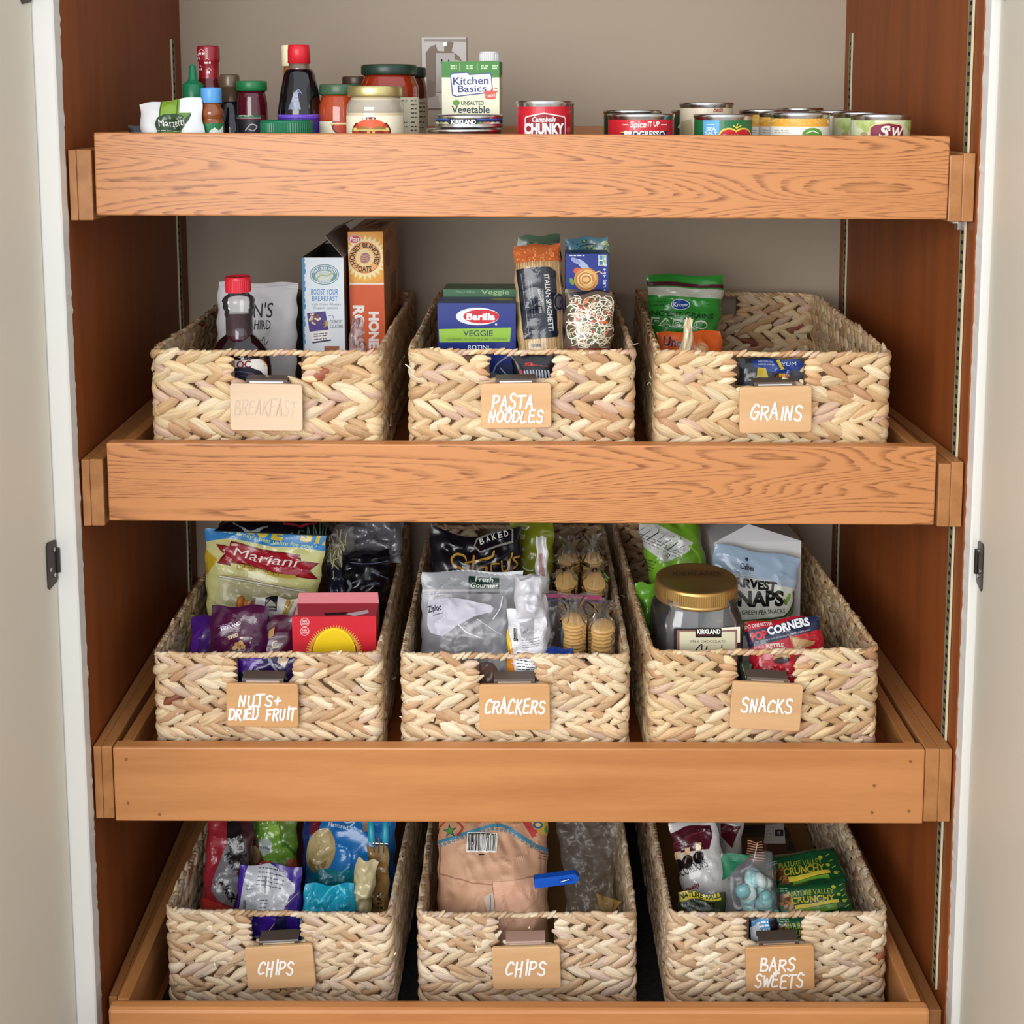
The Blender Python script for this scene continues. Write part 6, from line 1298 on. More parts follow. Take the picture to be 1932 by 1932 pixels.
pack('lower green bag tucked at left behind the almond jar', (1212, 1290), (1256, 1290), (1222, 1100), 0.212, 0.225, '#5f9a2c', None, 92, bulge=.014, name='snack_bag', cat='bag', wr=.008)
# almond jar
y = 0.128; q = mpp(y, 1090); x = at(1314, 1090, y)[0]; Hj = at(1314, 1090, y)[2] - zF; r = 76.5 * q; rb = 80 * q
t = thing('almond_jar', 'nearly empty clear plastic jar with a wide gold lid', 'jar', T4(x, y, zF, 5))
zl = Hj - 0.026
b = MB(); b.lathe([(0, .0005), (rb * .92, .0008), (rb * .99, .006), (rb, .016), (rb * 1.0, zl - .045), (rb * .995, zl - .030), (rb * .96, zl - .016), (rb * .86, zl - .004), (r * .88, zl), (r * .88, zl + .012)], 'clear', (1, 1, 1), 72, sq=4.2); b.build('jar_body', t)
b = MB(); b.lathe([(r * .86, zl + .010), (rb * .82, zl - .006), (rb * .945, zl - .018), (rb * .975, zl - .032), (rb * .98, .016), (rb * .9, .005), (0, .004)], 'clear', (1, 1, 1), 72, sq=4.2); b.build('inner_wall', t)
b = MB(); ribbed_lid(b, r, zl + .0035, Hj, 'gold', '#c39a5a', 110, amp=.0005); b.lathe([(r * .99, zl), (r * 1.02, zl + .001), (r * 1.02, zl + .005), (r, zl + .006)], 'gold', lin('#c9a266'), 72); b.build('lid', t)
mj = T4(x, y, zF, 5); a = Art(mj, org=(0, 0, Hj), U=(1, 0, 0), V=(0, 1, 0)); a.poly([(1264, 1072), (1366, 1078), (1365, 1089), (1264, 1083)], '#b8926a'); a.text('KIRKLAND', 1270, 1358, 1085, 6.5, '#8a6234', .02); b = MB(); a.put(b, lambda u, v, o: np.stack([u, v, Hj - .0009 + o + 0 * u], 1), 'gold', .0003); b.build('lid_emblem', t)
a = Art(mj, org=(0, -rb, 0)); fy = -rb - .0002
a.rect(1271, 1186, 1395, 1345, '#2a1418'); a.rect(1277, 1189, 1391, 1345, '#8f6a60'); a.rect(1282, 1192, 1387, 1345, '#d9d2b4'); a.poly([(1360, 1184), (1396, 1182), (1396, 1212), (1391, 1212), (1391, 1187), (1360, 1189)], '#e9e2cc'); a.rect(1312, 1185, 1361, 1202, '#17120f'); a.text('KIRKLAND', 1315, 1359, 1195, 8, '#f2efe8', .045); a.rect(1315, 1197, 1340, 1198.5, '#8a2a2a'); a.text('MILK CHOCOLATE', 1303, 1368, 1212, 4.8, '#3a2f24', .005)
a.stroke([(1305, 1238), (1316, 1222), (1324, 1216), (1321, 1238)], 2.2, '#231a14'); a.stroke([(1327, 1240), (1334, 1218), (1330, 1238)], 1.8, '#231a14'); a.stroke([(1362, 1216), (1360, 1238)], 1.8, '#231a14'); a.text('Almonds', 1326, 1378, 1240, 12, '#231a14', -.01, shear=.3)
b = MB(); a.put(b, lambda u, v, o: np.stack([u, fy - o + 0 * u, v], 1), 'paper', .0002, .00005, (-rb * .82, rb * .82, .02, Hj)); b.build('front_label', t)
b = MB(); b.box(-rb * .7, rb * .28, rb * .93, rb * .94, .02, zl - .030, 'paper', lin('#b9b5b8')); b.build('back_label', t)
r_ = np.random.RandomState(5); am = None
for k in range(34):
    th_ = r_.rand() * 6.28; R_ = rb * .74 * math.sqrt(r_.rand()); pz = .013 + .012 * (k // 12)
    if am is None:
        f = MB(); f.lathe([(0, -.0125), (.005, -.010), (.0075, -.003), (.007, .005), (.003, .011), (0, .0125)], 'glossy', lin('#4a2016'), 14); o = f.build('chocolate_almond', t); am = o
    else: o = am.copy(); COL.objects.link(o); o.parent = t
    o.location = (R_ * math.cos(th_), R_ * math.sin(th_), pz); o.rotation_euler = (1.57 + .3 * r_.randn(), .2 * r_.randn(), r_.rand() * 6)
# pea snack bag
def art_cal(a):
    a.poly([(1330, 1005), (1530, 1060), (1530, 1102), (1380, 1082), (1330, 1080)], '#9db4cc'); a.poly([(1380, 1084), (1440, 1095), (1530, 1120), (1530, 1100)], '#a9bdd2'); a.ell(1411, 1057, 3, 3.2, '#1f2c3a'); a.text('Calbee', 1397, 1424, 1073, 10, '#1c242f', .03, rot=12)
    a.poly([(1385, 1088), (1455, 1096), (1462, 1106), (1500, 1116), (1502, 1135), (1490, 1158), (1480, 1165), (1385, 1170)], '#dfe3da'); a.poly([(1500, 1122), (1534, 1122), (1528, 1158), (1484, 1166), (1494, 1154), (1502, 1136)], '#5f8f3a'); a.poly([(1500, 1118), (1503, 1136), (1492, 1156), (1482, 1166), (1385, 1172), (1385, 1168), (1478, 1163), (1488, 1155), (1499, 1135), (1497, 1118)], '#3f4f3a')
    a.text('HARVEST', 1368, 1466, 1102, 15, '#17181a', .05, rot=8); a.text('SNAPS', 1372, 1478, 1140, 25, '#17181a', .05, rot=1); a.ell(1487, 1130, 4, 10, '#7fae4a', rot=30); a.ell(1481, 1136, 3, 7, '#5f8f3a', rot=-25); a.text('GREEN PEA SNACKS', 1398, 1481, 1157, 8, '#3a3f35', .01); a.rect(1385, 1168, 1540, 1200, '#5a8a38'); r = np.random.RandomState(2)
    for k in range(14): a.ell(1410 + r.rand() * 90, 1172 + r.rand() * 6, 6, 4, ['#8fb45a', '#6f9a40'][k % 2])
pack('pale blue pea snack bag with bold black lettering', (1376, 1290), (1536, 1318), (1430, 1040), 0.215, 0.250, '#dfe3da', art_cal, 93, bulge=.022, py=-.018, name='snack_bag', cat='bag', wr=.003, edge=.002)
# white cheddar gable carton
m, W, H = stand(1347, 1513, 1022, 0.270, zF, lean=.004, roll=0, yaw=3); D = .10
a = Art(m); a.text('REAL CHEDDAR', 1413, 1497, 1055, 9, '#b9432f', .01, rot=4); a.text('CHEESE POPCORN', 1425, 1482, 1062, 4.5, '#a8584a', .0, rot=4); a.rect(1380, 1035, 1404, 1047, '#55535a'); a.rect(1382, 1037, 1402, 1046, '#d9d8da')
t = carton('popcorn_carton', 'white carton with pitched top and red cheddar lettering', 'carton', m, W, D, H, ('#d9d8da', '#c9c8ca', '#d5d4d6', '#c9c8ca', '#c9c8ca'), [('front', a)])
g = MB(); px_, pz_ = -W * .10, .026
g.add([(-W / 2, 0, H), (W / 2, 0, H), (px_, .006, H + pz_), (-W / 2, D, H), (W / 2, D, H), (px_, D - .006, H + pz_)], [(0, 1, 2), (4, 3, 5), (0, 2, 5, 3), (1, 4, 5, 2)], 'card', lin('#c9c9cd')); g.build('pitched_top', t)  # coloured greyer than the front, so the gable's shade is painted in
# red corn snack bag
def art_pop(a):
    a.rect(1395, 1150, 1600, 1320, '#b81f2d'); a.poly([(1400, 1206), (1405, 1194), (1545, 1158), (1556, 1178), (1558, 1184), (1410, 1224)], '#232c49'); a.text('DO ONE BETTER', 1409, 1460, 1188, 6, '#ead9d6', .02, rot=-12); a.text('POP', 1420, 1450, 1210, 14, '#cf3a3f', .05, rot=-14); a.text('CORNERS', 1450, 1532, 1198, 14, '#eef0f4', .045, rot=-13); a.text('THE CRUNCHY AND WHOLESOME POPPED-CORN SNACK', 1426, 1534, 1214, 3, '#c9cbd6', .01, rot=-13)
    a.text('KETTLE', 1447, 1478, 1222, 6.5, '#f0e4d6', .03, rot=-4); a.text('CORN', 1450, 1480, 1231, 6.5, '#f0e4d6', .03, rot=-4); a.poly([(1488, 1199), (1512, 1206), (1538, 1210), (1534, 1216), (1500, 1228)], '#b58d5a'); a.poly([(1494, 1204), (1508, 1208), (1500, 1222)], '#d0ad78'); a.ell(1474, 1240, 16, 10, '#b08a4e', rot=-10); a.ell(1474, 1246, 16, 6, '#3a1a1c', rot=-8); a.ell(1455, 1264, 5, 5, '#d9a9a6'); a.ell(1455, 1264, 4, 4, '#b81f2d'); a.ell(1466, 1264, 3, 3, '#c95a5e'); a.text('1.1 OZ', 1478, 1494, 1276, 4, '#e2c0bd', .01); a.lines(1512, 1540, [1196, 1202], 1.5, '#8f1a26', 4)
    a.stroke([(1425, 1262), (1438, 1240), (1446, 1232)], 2, '#d9545c')
pack('red corn snack bag leaning at right front of the snacks basket', (1420, 1345), (1562, 1330), (1474, 1168), 0.060, 0.110, '#b81f2d', art_pop, 94, bulge=.014, py=-.012, name='snack_bag', cat='bag', wr=.003, top=.25, edge=.001)
pack('dark green packet showing low through the snacks basket handle', (1398, 1340), (1420, 1340), (1408, 1250), 0.062, 0.070, '#3a4a36', None, 95, bulge=.010, name='snack_packet', cat='packet')
# ------------------------------------------------------------------ lowest tray: left chips basket
def art_kr(a):
    a.poly([(385, 1545), (430, 1545), (440, 1725), (375, 1725)], '#8f2430'); a.poly([(425, 1600), (428, 1593), (434, 1596), (446, 1640), (452, 1672), (440, 1712), (412, 1698), (400, 1680), (402, 1660)], '#6f6d72'); a.poly([(375, 1690), (430, 1710), (430, 1730), (375, 1730)], '#b5382c')
    a.poly([(425, 1545), (448, 1545), (470, 1640), (440, 1628), (428, 1590)], '#1c1518'); a.text('KRAV', 424, 464, 1612, 12, '#151216', .05, rot=62); a.text('SNACK', 415, 462, 1662, 12, '#151216', .05, rot=62)
pack('red and black snack bag at far left of the leftmost chips basket', (392, 1850), (482, 1850), (438, 1535), 0.085, 0.190, '#3a1a20', art_kr, 101, bulge=.016, py=-.014, name='snack_bag', cat='bag', wr=.004)
def art_pu(a):
    a.poly([(430, 1612), (470, 1625), (462, 1720), (428, 1720)], '#3a1f8a'); a.poly([(462, 1628), (470, 1632), (500, 1636), (530, 1650), (560, 1672), (558, 1690), (538, 1716), (446, 1720), (455, 1660)], '#a9abb2'); a.lines(484, 540, [1642, 1649, 1656, 1663, 1670], 2, '#4a4c55', 5, rot=10, c=(484, 1642)); a.lines(497, 501, [1672], 30, '#4a4c55', 2); a.lines(460, 476, [1672, 1678], 2, '#5a5c64', 3); a.rect(456, 1698, 462, 1716, '#5f6068'); a.lines(490, 506, [1698, 1704, 1710], 2, '#5f6068', 4); a.poly([(550, 1690), (570, 1680), (560, 1722), (535, 1722)], '#3f2a7a'); a.stroke([(540, 1708), (556, 1694), (566, 1688)], 1.2, '#b9a58a')
    a.rect(476, 1722, 545, 1775, '#331777'); a.stroke([(498, 1768), (512, 1750), (522, 1738)], 1.5, '#b9a06a'); a.rect(478, 1764, 488, 1768, '#8f8a96'); a.poly([(525, 1725), (545, 1725), (540, 1768), (512, 1770)], '#171a3a')
pack('silver and purple chip bag in front of the red snack bag', (436, 1850), (566, 1855), (512, 1632), 0.066, 0.105, '#35187c', art_pu, 102, bulge=.015, py=-.013, name='chip_bag', cat='bag', wr=.005, taper=.1)
def art_gn(a):
    a.poly([(440, 1545), (470, 1545), (500, 1630), (470, 1650), (440, 1600)], '#7a2a30'); a.ell(476, 1615, 16, 20, '#a5885a', rot=20); a.poly([(466, 1545), (520, 1545), (532, 1600), (560, 1590), (572, 1650), (510, 1650), (490, 1590)], '#6f9c34'); a.poly([(490, 1585), (502, 1580), (514, 1590), (512, 1606), (500, 1614), (490, 1602)], '#a9b5b2'); a.text('Krisp', 491, 511, 1600, 5, '#3f4f55', .02, rot=8)
    a.ell(548, 1632, 10, 9, '#b5533a'); a.ell(530, 1640, 12, 8, '#b9a06a'); a.ell(502, 1630, 12, 8, '#b04a34'); a.stroke([(466, 1560), (480, 1570), (474, 1584), (486, 1590)], 3, '#2f5a4a'); a.stroke([(536, 1590), (552, 1612), (560, 1640)], 4, '#3f6a2a'); a.poly([(505, 1560), (525, 1556), (528, 1574), (512, 1580)], '#8fb84a')
pack('green and red vegetable chip bag behind the silver purple bag', (462, 1790), (582, 1790), (504, 1530), 0.160, 0.230, '#5f7f34', art_gn, 103, bulge=.020, py=-.018, name='chip_bag', cat='bag', wr=.007)
def art_bl(a):
    a.rect(530, 1540, 760, 1830, '#1f6fb5'); a.poly([(530, 1540), (585, 1540), (572, 1690), (530, 1700)], '#14235f'); a.poly([(585, 1540), (605, 1545), (600, 1572), (582, 1580)], '#6a1a2a'); a.ell(605, 1607, 28, 42, '#b09b6c', rot=12); a.ell(598, 1630, 16, 18, '#8f7a52', rot=12); a.ell(603, 1600, 22, 32, '#bca878', rot=12); a.text('Flavored', 618, 656, 1562, 6.5, '#d5e0ec', .02, rot=8); a.stroke([(640, 1548), (652, 1556), (668, 1552), (660, 1562)], 2.4, '#c9dcec'); a.poly([(570, 1690), (600, 1640), (680, 1640), (700, 1720), (560, 1730)], '#1a8394'); a.stroke([(640, 1650), (660, 1632)], 3, '#5fa8b0'); a.poly([(680, 1540), (700, 1548), (702, 1572), (684, 1570)], '#8f7a6a')
pack('blue potato chip bag with tan chip picture in leftmost chips basket', (565, 1830), (742, 1830), (660, 1528), 0.150, 0.225, '#1f6fb5', art_bl, 104, bulge=.026, py=-.022, name='chip_bag', cat='bag', wr=.005)
def art_te(a):
    a.poly([(545, 1660), (700, 1650), (700, 1830), (530, 1830)], '#1a93b0'); a.stroke([(600, 1700), (622, 1680), (640, 1674), (660, 1690)], 4, '#4fb9cf'); a.stroke([(580, 1706), (596, 1696), (612, 1712)], 3, '#4fb9cf'); a.text('390', 551, 572, 1742, 9, '#a9dbe2', .02, rot=75)
pack('teal foil chip bag crumpled at front right of leftmost chips basket', (548, 1840), (672, 1840), (622, 1668), 0.064, 0.095, '#178fae', art_te, 105, bulge=.018, name='chip_bag', cat='bag', wr=.010, fr=12, taper=.25)
def art_cr(a):
    a.poly([(690, 1650), (740, 1600), (740, 1760), (708, 1760)], '#8a6a3a'); a.lines(712, 722, [1690, 1698, 1706, 1714], 4, '#3a2f22', 3, True)
pack('folded cream bag end beside the teal foil bag', (666, 1780), (712, 1788), (694, 1622), 0.098, 0.114, '#b9ac84', None, 106, bulge=.012, name='chip_bag', cat='bag', wr=.010, fr=13, taper=.15)
pack('narrow tan bag against right wall of leftmost chips basket', (694, 1820), (734, 1820), (713, 1596), 0.124, 0.146, '#8a6a3c', art_cr, 107, bulge=.008, name='chip_bag', cat='bag', wr=.007)
# turquoise clip
p = at(714, 1600, 0.128); t = thing('bag_clip', 'turquoise bag clip on the folded tan bag', 'bag clip', T4(*p))
for sx, u0 in ((-1, 701), (1, 727)):
    a_ = at(u0, 1578, 0.128) - p; b_ = at(u0 + sx * 1.5, 1530, 0.150) - p; c = MB(); c.tube([a_ + (0, 0, -.008), a_, (a_ + b_) / 2 + (0, -.001, 0), b_], [.0045, .0052, .005, .0042], 'plastic', lin('#1f93ad'), 10); c.build('clip_arm', t)
c = MB(); e0, e1 = at(697, 1590, .128) - p, at(732, 1592, .128) - p; c.tube([e0, (e0 + e1) / 2, e1], .0022, 'metal', lin('#b9c4c9'), 8); 
for q_ in (0.25, 0.5, 0.75): w_ = e0 * (1 - q_) + e1 * q_; c.tube([w_ + (0, -.001, .010), w_ + (.001, -.002, 0), w_ + (0, 0, -.014)], .0013, 'metal', lin('#cfd6da'), 6)
c.build('spring', t)

# ------------------------------------------------------------------ lowest tray: middle chips basket
def art_pb(a):
    B_ = '#3f7f9a'
    a.rect(800, 1540, 1050, 1900, '#c69a7c'); a.poly([(812, 1610), (820, 1592), (880, 1572), (930, 1556), (960, 1562), (1010, 1592), (1042, 1612), (1060, 1625), (1060, 1530), (800, 1530)], '#b98a70')
    a.poly([(812, 1530), (1060, 1530), (1060, 1600), (1010, 1585), (960, 1556), (930, 1550), (880, 1566), (814, 1600)], '#c08f6a'); a.stroke([(813, 1630), (820, 1598), (850, 1584), (900, 1568), (930, 1559), (958, 1564), (1000, 1592), (1040, 1612)], 6, B_)
    for k in range(26):
        q_ = k / 25; x_ = 830 + 205 * q_; y_ = np.interp(x_, [820, 850, 900, 930, 958, 1000, 1040], [1601, 1587, 1571, 1562, 1567, 1595, 1614]); a.ell(x_, y_ + 3, 3, 3, B_, n=10); a.ell(x_, y_ + 3, 1.4, 1.4, '#b98a70', n=8)
    a.star(847, 1571, 14, 5, 5, '#1f3f5a', rot=10); a.star(847, 1571, 9, 4, 5, '#4f8f3a', rot=10); a.stroke([(828, 1562), (840, 1552), (858, 1553), (872, 1565), (862, 1580)], 4, '#a8402f'); a.stroke([(822, 1572), (832, 1548), (860, 1546)], 2.5, '#c98a3a'); a.stroke([(878, 1555), (892, 1550), (905, 1556)], 3, '#c9553a')
    a.poly([(984, 1552), (1000, 1550), (1012, 1580), (1004, 1584)], '#a8332f'); a.poly([(1000, 1550), (1040, 1552), (1036, 1580), (1015, 1576)], '#c9a24a'); a.ell(1014, 1560, 9, 7, '#2f5f8a'); a.ell(1014, 1560, 5, 4, '#e0c46a'); a.ell(1009, 1572, 3.5, 3.5, '#b0302f'); a.ell(1028, 1568, 3, 6, '#4f8f3a'); a.stroke([(1038, 1556), (1032, 1575), (1040, 1585), (1050, 1598)], 3, '#3a6f8a')
    a.barcode(880, 1573, 937, 1610, 9); a.lines(884, 934, [1576], 2, '#2a241f', 2); a.rect(903, 1613, 913, 1615, '#2a1f18'); a.lines(1018, 1036, [1612, 1617, 1622], 2, '#6a4a3a', 6, rot=18, c=(1018, 1612))
    # pasted seams of the folded paper
    a.stroke([(830, 1590), (829, 1651)], 1.2, '#a06a52', False); a.stroke([(829, 1652), (925, 1668), (1018, 1652)], 1.6, '#a5735a'); a.stroke([(1018, 1652), (1015, 1610), (1000, 1588)], 1.2, '#a5735a')
    a.poly([(929, 1664), (1018, 1655), (1010, 1700), (935, 1760)], '#d3a287'); a.stroke([(929, 1664), (933, 1700), (934, 1760)], 1.3, '#8f5f4c', False); a.poly([(912, 1690), (930, 1682), (934, 1722), (920, 1722)], '#bfae9c'); a.rect(924, 1688, 926, 1720, '#7a5a8a')
m_ = pack('large pale paper tortilla chip bag with barcode and blue lace edge', (818, 1880), (1030, 1880), (930, 1522), 0.070, 0.190, '#c69a7c', art_pb, 111, bulge=.050, py=-.044, name='chip_bag', cat='bag', matn='paper', wr=.005, top=.4, bot=.35, edge=.001)
def art_cl(a):
    r = np.random.RandomState(4)
    for k in range(26): x_, y_ = 1060 + r.rand() * 120, 1556 + r.rand() * 150; a.stroke([(x_, y_), (x_ + 8 * r.randn(), y_ + 10 * r.randn()), (x_ + 12 * r.randn(), y_ + 14 * r.randn())], .9, '#cfd0d6')
t = pack('clear twisted plastic bag with a few chips behind the blue clip', (1056, 1860), (1150, 1860), (1108, 1535), 0.100, 0.215, '#bbb', None, 112, bulge=.020, name='plastic_bag', cat='plastic bag', matn='wrap', wr=.014, fr=15, pinch=.15, taper=-.35)
for k, (u, v, rz_) in enumerate(((.005, .05, .4), (.015, .08, 1.3), (-.02, .04, 2.2), (.01, .03, .9))):
    f = MB(); f.add([(-.02, 0, 0), (.02, .004, 0), (0, -.003, .034), (-.02, .002, 0), (.02, .006, 0), (0, -.001, .034)], [(0, 1, 2), (5, 4, 3), (0, 2, 5, 3), (1, 4, 5, 2), (0, 3, 4, 1)], 'food', lin('#a8823f')); o = f.build('tortilla_chip', t); o.location = (u, .004 * k - .006, v); o.rotation_euler = (.3, rz_, .2)
# blue sealing clip
a_, b_ = at(1024, 1664, 0.070), at(1092, 1650, 0.076); t = thing('sealing_clip', 'bright blue plastic sealing clip next to the paper chip bag', 'bag clip', T4(*((a_ + b_) / 2)))
d = b_ - a_; L_ = np.linalg.norm(d); c = MB(); hw = .0070; n_ = 14
xs_ = np.linspace(-L_ / 2 - .012, L_ / 2, n_); P_ = []
for x_ in xs_:
    w_ = hw * (1 if x_ < L_ / 2 - hw else math.sqrt(max(0.02, 1 - ((x_ - (L_ / 2 - hw)) / hw) ** 2))); P_.append([(x_, -.005, -w_), (x_, -.005, w_), (x_, .005, w_), (x_, .005, -w_)])
c.grid(np.array(P_), 'plastic', lin('#1553b8'), False, wrap_v=True); c.add(P_[0], [(0, 1, 2, 3)], 'plastic', lin('#1553b8')); c.add(P_[-1], [(3, 2, 1, 0)], 'plastic', lin('#1553b8'))
ang = -math.atan2(d[2], d[0]); o = c.build('clip_body', t); o.rotation_euler = (0, ang, 0)
c = MB(); c.box(-.002, .016, -.0062, -.0048, -.0022, .0022, 'plastic', lin('#0f3f90')); c.tube([(-.001, -.0066, -.001), (.012, -.0066, .001)], .0008, 'metal', lin('#c9d3e6'), 6); o = c.build('clip_slot', t); o.rotation_euler = (0, ang, 0)

# ------------------------------------------------------------------ lowest tray: bars and sweets
def art_ch(a):
    a.poly([(1240, 1540), (1400, 1540), (1360, 1640), (1340, 1720), (1262, 1690), (1256, 1620)], '#c9c8c6'); a.poly([(1252, 1580), (1290, 1560), (1340, 1556), (1344, 1576), (1338, 1602), (1300, 1606), (1256, 1616)], '#4a1420'); a.stroke([(1256, 1600), (1280, 1584), (1310, 1568), (1334, 1562)], 7, '#3a1018'); a.stroke([(1270, 1592), (1300, 1578), (1330, 1568)], 1.5, '#7a2a3a')
    for x_, y_ in ((1280, 1622), (1297, 1614), (1318, 1606)):
        a.poly([(x_ - 5, y_ - 14), (x_ + 5, y_ - 16), (x_ + 5, y_ + 2), (x_ - 5, y_ + 2)], '#d3b58a'); a.ell(x_, y_ + 12, 10, 13, '#1a1010', rot=15); a.ell(x_ - 3, y_ + 9, 1.5, 7, '#8f7a72', rot=10)
    a.stroke([(1264, 1652), (1266, 1640), (1276, 1636), (1280, 1648), (1272, 1654)], 4, '#15110f'); a.text('CHOCOROOMS', 1266, 1342, 1662, 17, '#15110f', .03, rot=-21, shear=-.1); a.text('meiji', 1296, 1322, 1682, 8, '#8f2440', .03, rot=-22); a.rect(1276, 1680, 1290, 1682, '#5a5a58', rot=-20)
pack('white chocolate mushroom snack bag with dark red branch in sweets basket', (1290, 1800), (1378, 1783), (1304, 1545), 0.120, 0.215, '#c9c8c6', art_ch, 121, bulge=.016, py=-.012, name='snack_bag', cat='bag', wr=.003)
def art_wr(a):
    a.text('ROOM', 1350, 1370, 1602, 12, '#15110f', .03, rot=-40); a.poly([(1328, 1568), (1340, 1562), (1352, 1600), (1342, 1604)], '#d9d9d9'); a.poly([(1362, 1556), (1400, 1560), (1380, 1600), (1362, 1580)], '#5a1a26')
pack('second white and wine snack bag behind the chocolate mushroom bag', (1330, 1740), (1392, 1750), (1372, 1545), 0.200, 0.265, '#a9a8a8', art_wr, 122, bulge=.012, name='snack_bag', cat='bag', wr=.004)
def art_nb(a):
    a.rect(1260, 1676, 1400, 1820, '#2f3a24'); a.poly([(1282, 1690), (1330, 1686), (1360, 1690), (1362, 1704), (1320, 1702), (1284, 1708)], '#c9b83a'); a.text('NATURE VALLEY', 1284, 1372, 1702, 9, '#1f2a18', .03, rot=-2); a.text('BISCUITS', 1303, 1350, 1715, 8, '#14180f', .03); a.rect(1276, 1684, 1281, 1720, '#6f7a34')
pack('olive biscuit packet low at left front of the sweets basket', (1282, 1830), (1372, 1833), (1324, 1684), 0.080, 0.098, '#55602f', art_nb, 123, bulge=.010, name='biscuit_packet', cat='packet', wr=.003)
# zip bag of mints
MATT['mintzip'] = film_mat('mint_zip_film', body=0.10, rough=0.12, base=(0.5, 0.52, 0.54), ior=1.3)
def art_mz(a):
    a.poly([(1326, 1704), (1330, 1668), (1350, 1630), (1380, 1600), (1440, 1596), (1436, 1606), (1404, 1628), (1374, 1654), (1350, 1678), (1338, 1698)], '#1a6a4a')
m, W, H = above_floor(*frame3((1330, 1835), (1446, 1830), (1410, 1610), 0.072, 0.125))
t = pack('clear zip bag of pale blue mints with green seal', (1330, 1835), (1446, 1830), (1410, 1610), 0.072, 0.125, '#bbb', art_mz, 124, bulge=.026, py=-.018, name='zip_bag', cat='zip bag', matn='mintzip', wr=.004, taper=.15, top=.5)
r_ = np.random.RandomState(11); first = {}
for k in range(26):
    c_ = ['#86b7b9', '#9cc9c9', '#b9c9c8', '#78a9ad'][k % 4]; u = (r_.rand() - .42) * W * .66; v = H * (.30 + .52 * r_.rand()) 
    if c_ not in first:
        f = MB(); f.lathe([(0, -.008), (.006, -.007), (.0105, -.003), (.011, .001), (.0095, .005), (.005, .0078), (0, .0082)], 'glossy' if False else 'plastic', lin(c_), 14, sq=2.6); o = f.build('mint', t); first[c_] = o
    else: o = first[c_].copy(); COL.objects.link(o); o.parent = t
    o.location = (u * (1 - .3 * v / H), -.006 + .007 * r_.randn() * .7, v); o.rotation_euler = tuple(r_.rand(3) * 3)
# striped wrapped end
def art_sb(a):
    for k in range(8): a.stroke([(1408, 1588 + 4.6 * k), (1440, 1592 + 4.6 * k)], 1.6, '#c98a6a', False)
    a.stroke([(1430, 1592), (1424, 1618)], 1.3, '#d9d5d2', False)
pack('small brown striped wrapper poking out above the mints', (1404, 1668), (1436, 1672), (1428, 1588), 0.138, 0.165, '#3a2420', art_sb, 125, bulge=.010, name='wrapper', cat='wrapper', wr=.002, taper=-.1)
# clear clamshell box
p = at(1452, 1604, 0.265); zc_ = zb(4, p[0]) + .0075; W_ = .105; t = thing('clamshell_box', 'clear plastic clamshell box with white label at back of sweets basket', 'clear box', T4(p[0], .20, zc_, 2))
H_ = p[2] - zc_; c = MB()
MATT['clam'] = film_mat('clamshell_plastic', tint=(.9, .86, .86), body=0.14, rough=0.08, base=(0.16, 0.11, 0.11), ior=1.35)
def rr(wd, dp, z, r=.016):
    P = []
    for cx_, cy_, a0 in ((wd / 2 - r, r, -90), (wd / 2 - r, dp - r, 0), (-wd / 2 + r, dp - r, 90), (-wd / 2 + r, r, 180)):
        for k in range(6): q_ = math.radians(a0 + 18 * k); P.append((cx_ + r * math.cos(q_), cy_ + r * math.sin(q_), z))
    return np.array(P)
D_ = .15; lev = [rr(W_ * .86, D_ * .9, 0), rr(W_ * .93, D_ * .96, H_ * .55), rr(W_, D_, H_ * .6), rr(W_, D_, H_ * .66), rr(W_ * .92, D_ * .93, H_ * .72), rr(W_ * .86, D_ * .88, H_)]
lev = [q_ + np.array([0, (D_ - q_[:, 1].max() + q_[:, 1].min() * 0) / 2 * 0, 0]) for q_ in lev]
c.grid(np.array(lev), 'clam', (1, 1, 1), True, wrap_v=True, flip=True); c.add(lev[-1], [list(range(24))], 'clam', (1, 1, 1)); c.add(lev[0], [list(range(24))[::-1]], 'clam', (1, 1, 1)); c.build('box_shell', t)
f = MB(); f.lathe([(0, .002), (W_ * .38, .002), (W_ * .40, .02), (W_ * .36, H_ * .5), (0, H_ * .52)], 'food', lin('#2f1c1a'), 24, cy=D_ / 2, sy=1.3); f.build('dark_sweets', t)
lm = T4(p[0], .20, zc_, 2); a = Art(lm, org=(0, D_ / 2, H_), U=(1, 0, 0), V=(0, 1, 0)); a.rect(1441, 1545, 1482, 1592, '#b9b3b0'); a.lines(1444, 1460, [1556, 1562, 1568, 1574, 1580, 1586], 1.5, '#8a807a', 3); a.rect(1462, 1566, 1478, 1578, '#1f1a1c'); a.text('R', 1467, 1473, 1575, 6, '#b9b3b0', .02); b = MB(); a.put(b, lambda u, v, o: np.stack([u, D_ / 2 + v, H_ + o + 0 * u], 1), 'paper', .0004, .0001, (-W_ * .4, W_ * .4, -D_ * .42, D_ * .4)); b.build('paper_label', t)
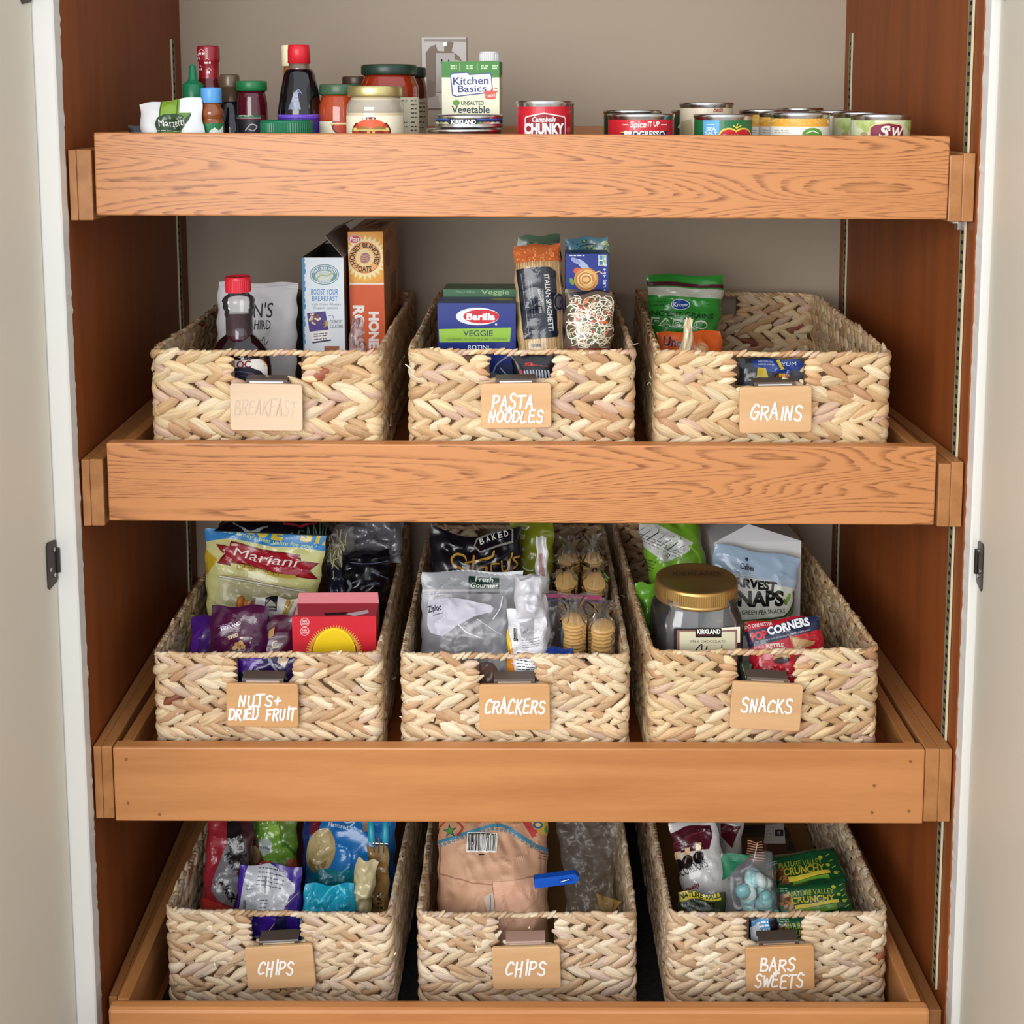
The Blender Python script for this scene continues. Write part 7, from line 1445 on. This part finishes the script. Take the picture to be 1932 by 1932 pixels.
# green granola bars
def bar(lab, tl, tr, br, bl, y0, y1, seed, low=False):
    a0, b0, c0, d0 = at(*tl, y1), at(*tr, y1), at(*br, y0), at(*bl, y0)
    o_ = (c0 + d0) / 2; X = c0 - d0; W = np.linalg.norm(X); X /= W; Z = (a0 + b0) / 2 - o_; Z -= X * (Z @ X); H = np.linalg.norm(Z); Z /= H
    m = mat_xyz(X, np.cross(Z, X), Z, o_); a = Art(m, org=(0, -.010, 0)); r = np.random.RandomState(seed)
    f = lambda s_, t_: tuple(np.array(tl) * (1 - s_) * (1 - t_) + np.array(tr) * s_ * (1 - t_) + np.array(br) * s_ * t_ + np.array(bl) * (1 - s_) * t_)
    G = lambda pts, c_: a.poly([f(*q_) for q_ in pts], c_)
    G([(-.1, -.1), (1.1, -.1), (1.1, 1.1), (-.1, 1.1)], '#174a2a')
    for k in range(46): q_ = f(r.rand() * .24, .25 + r.rand() * .8); a.ell(q_[0], q_[1], 4.5, 3.4, ['#6a4226', '#8a5a34', '#a5733f', '#4f2f1c'][k % 4], rot=r.rand() * 180, n=8)
    px = lambda s_, t_: np.array(f(s_, t_)); e = px(.9, .3) - px(.3, .3); rt = math.degrees(math.atan2(e[1], e[0])); hh = np.linalg.norm(px(.5, 1) - px(.5, 0))
    q_ = px(.20, .34); a.text('NATURE VALLEY', q_[0], q_[0] + np.linalg.norm(e) * 1.05, q_[1] + 2, hh * .13, '#8a9a2f', .02, rot=rt); q_ = px(.22, .56); a.text('CRUNCHY', q_[0], q_[0] + np.linalg.norm(e), q_[1], hh * .16, '#b5a52f', .03, rot=rt)
    G([(.26, .62), (.86, .56), (.86, .64), (.26, .72)], '#c9b33a'); G([(.3, .72), (.82, .66), (.82, .80), (.3, .86)], '#5f8f2f'); a.lines(*(px(.4, .93)[0], px(.7, .93)[0]), [px(.5, .93)[1]], 2, '#c9d3b9', seed)
    for k in range(3): q_ = px(.84 + .05 * k, .2 + .2 * k); a.ell(q_[0], q_[1], 4, 3, '#a5b02f')
    for k in range(5): q_ = px(.93, .15 + .16 * k); a.stroke([q_, q_ + (6, -5)], 1.4, '#9fb04a', False)
    q_ = px(.03, .12); a.lines(q_[0], q_[0] + 24, [q_[1], q_[1] + 4], 2, '#8fb09a', seed)
    return pouch('granola_bar', lab, 'granola bar', m, W, H, .010, '#174a2a', a, seed, wr=.0015, top=.2, bot=.2, edge=.0005, group='green granola bars in the sweets basket')
bar('upper green granola bar lying at right of the sweets basket', (1436, 1616), (1560, 1604), (1600, 1668), (1462, 1690), 0.120, 0.190, 131)
bar('middle green granola bar overlapped by the upper one', (1456, 1668), (1590, 1660), (1608, 1722), (1470, 1742), 0.085, 0.120, 132)
bar('lowest green granola bar showing through the sweets basket handle', (1462, 1728), (1560, 1722), (1566, 1790), (1466, 1800), 0.054, 0.070, 133)
def art_bw(a):
    a.poly([(1418, 1738), (1450, 1730), (1456, 1770), (1418, 1772)], '#4f93c4'); a.lines(1426, 1450, [1744, 1750, 1756, 1762], 3, '#dfe8ee', 4, rot=-10, c=(1426, 1744)); a.poly([(1416, 1750), (1430, 1740), (1440, 1772), (1418, 1775)], '#c9cdd2'); a.poly([(1454, 1725), (1470, 1728), (1466, 1775), (1456, 1775)], '#1c1c24')
pack('blue and white wrapped bar seen at left in the sweets basket handle', (1412, 1845), (1466, 1845), (1438, 1722), 0.053, 0.062, '#20283a', art_bw, 134, bulge=.007, py=-.006, name='candy_bar', cat='candy bar', wr=.003)
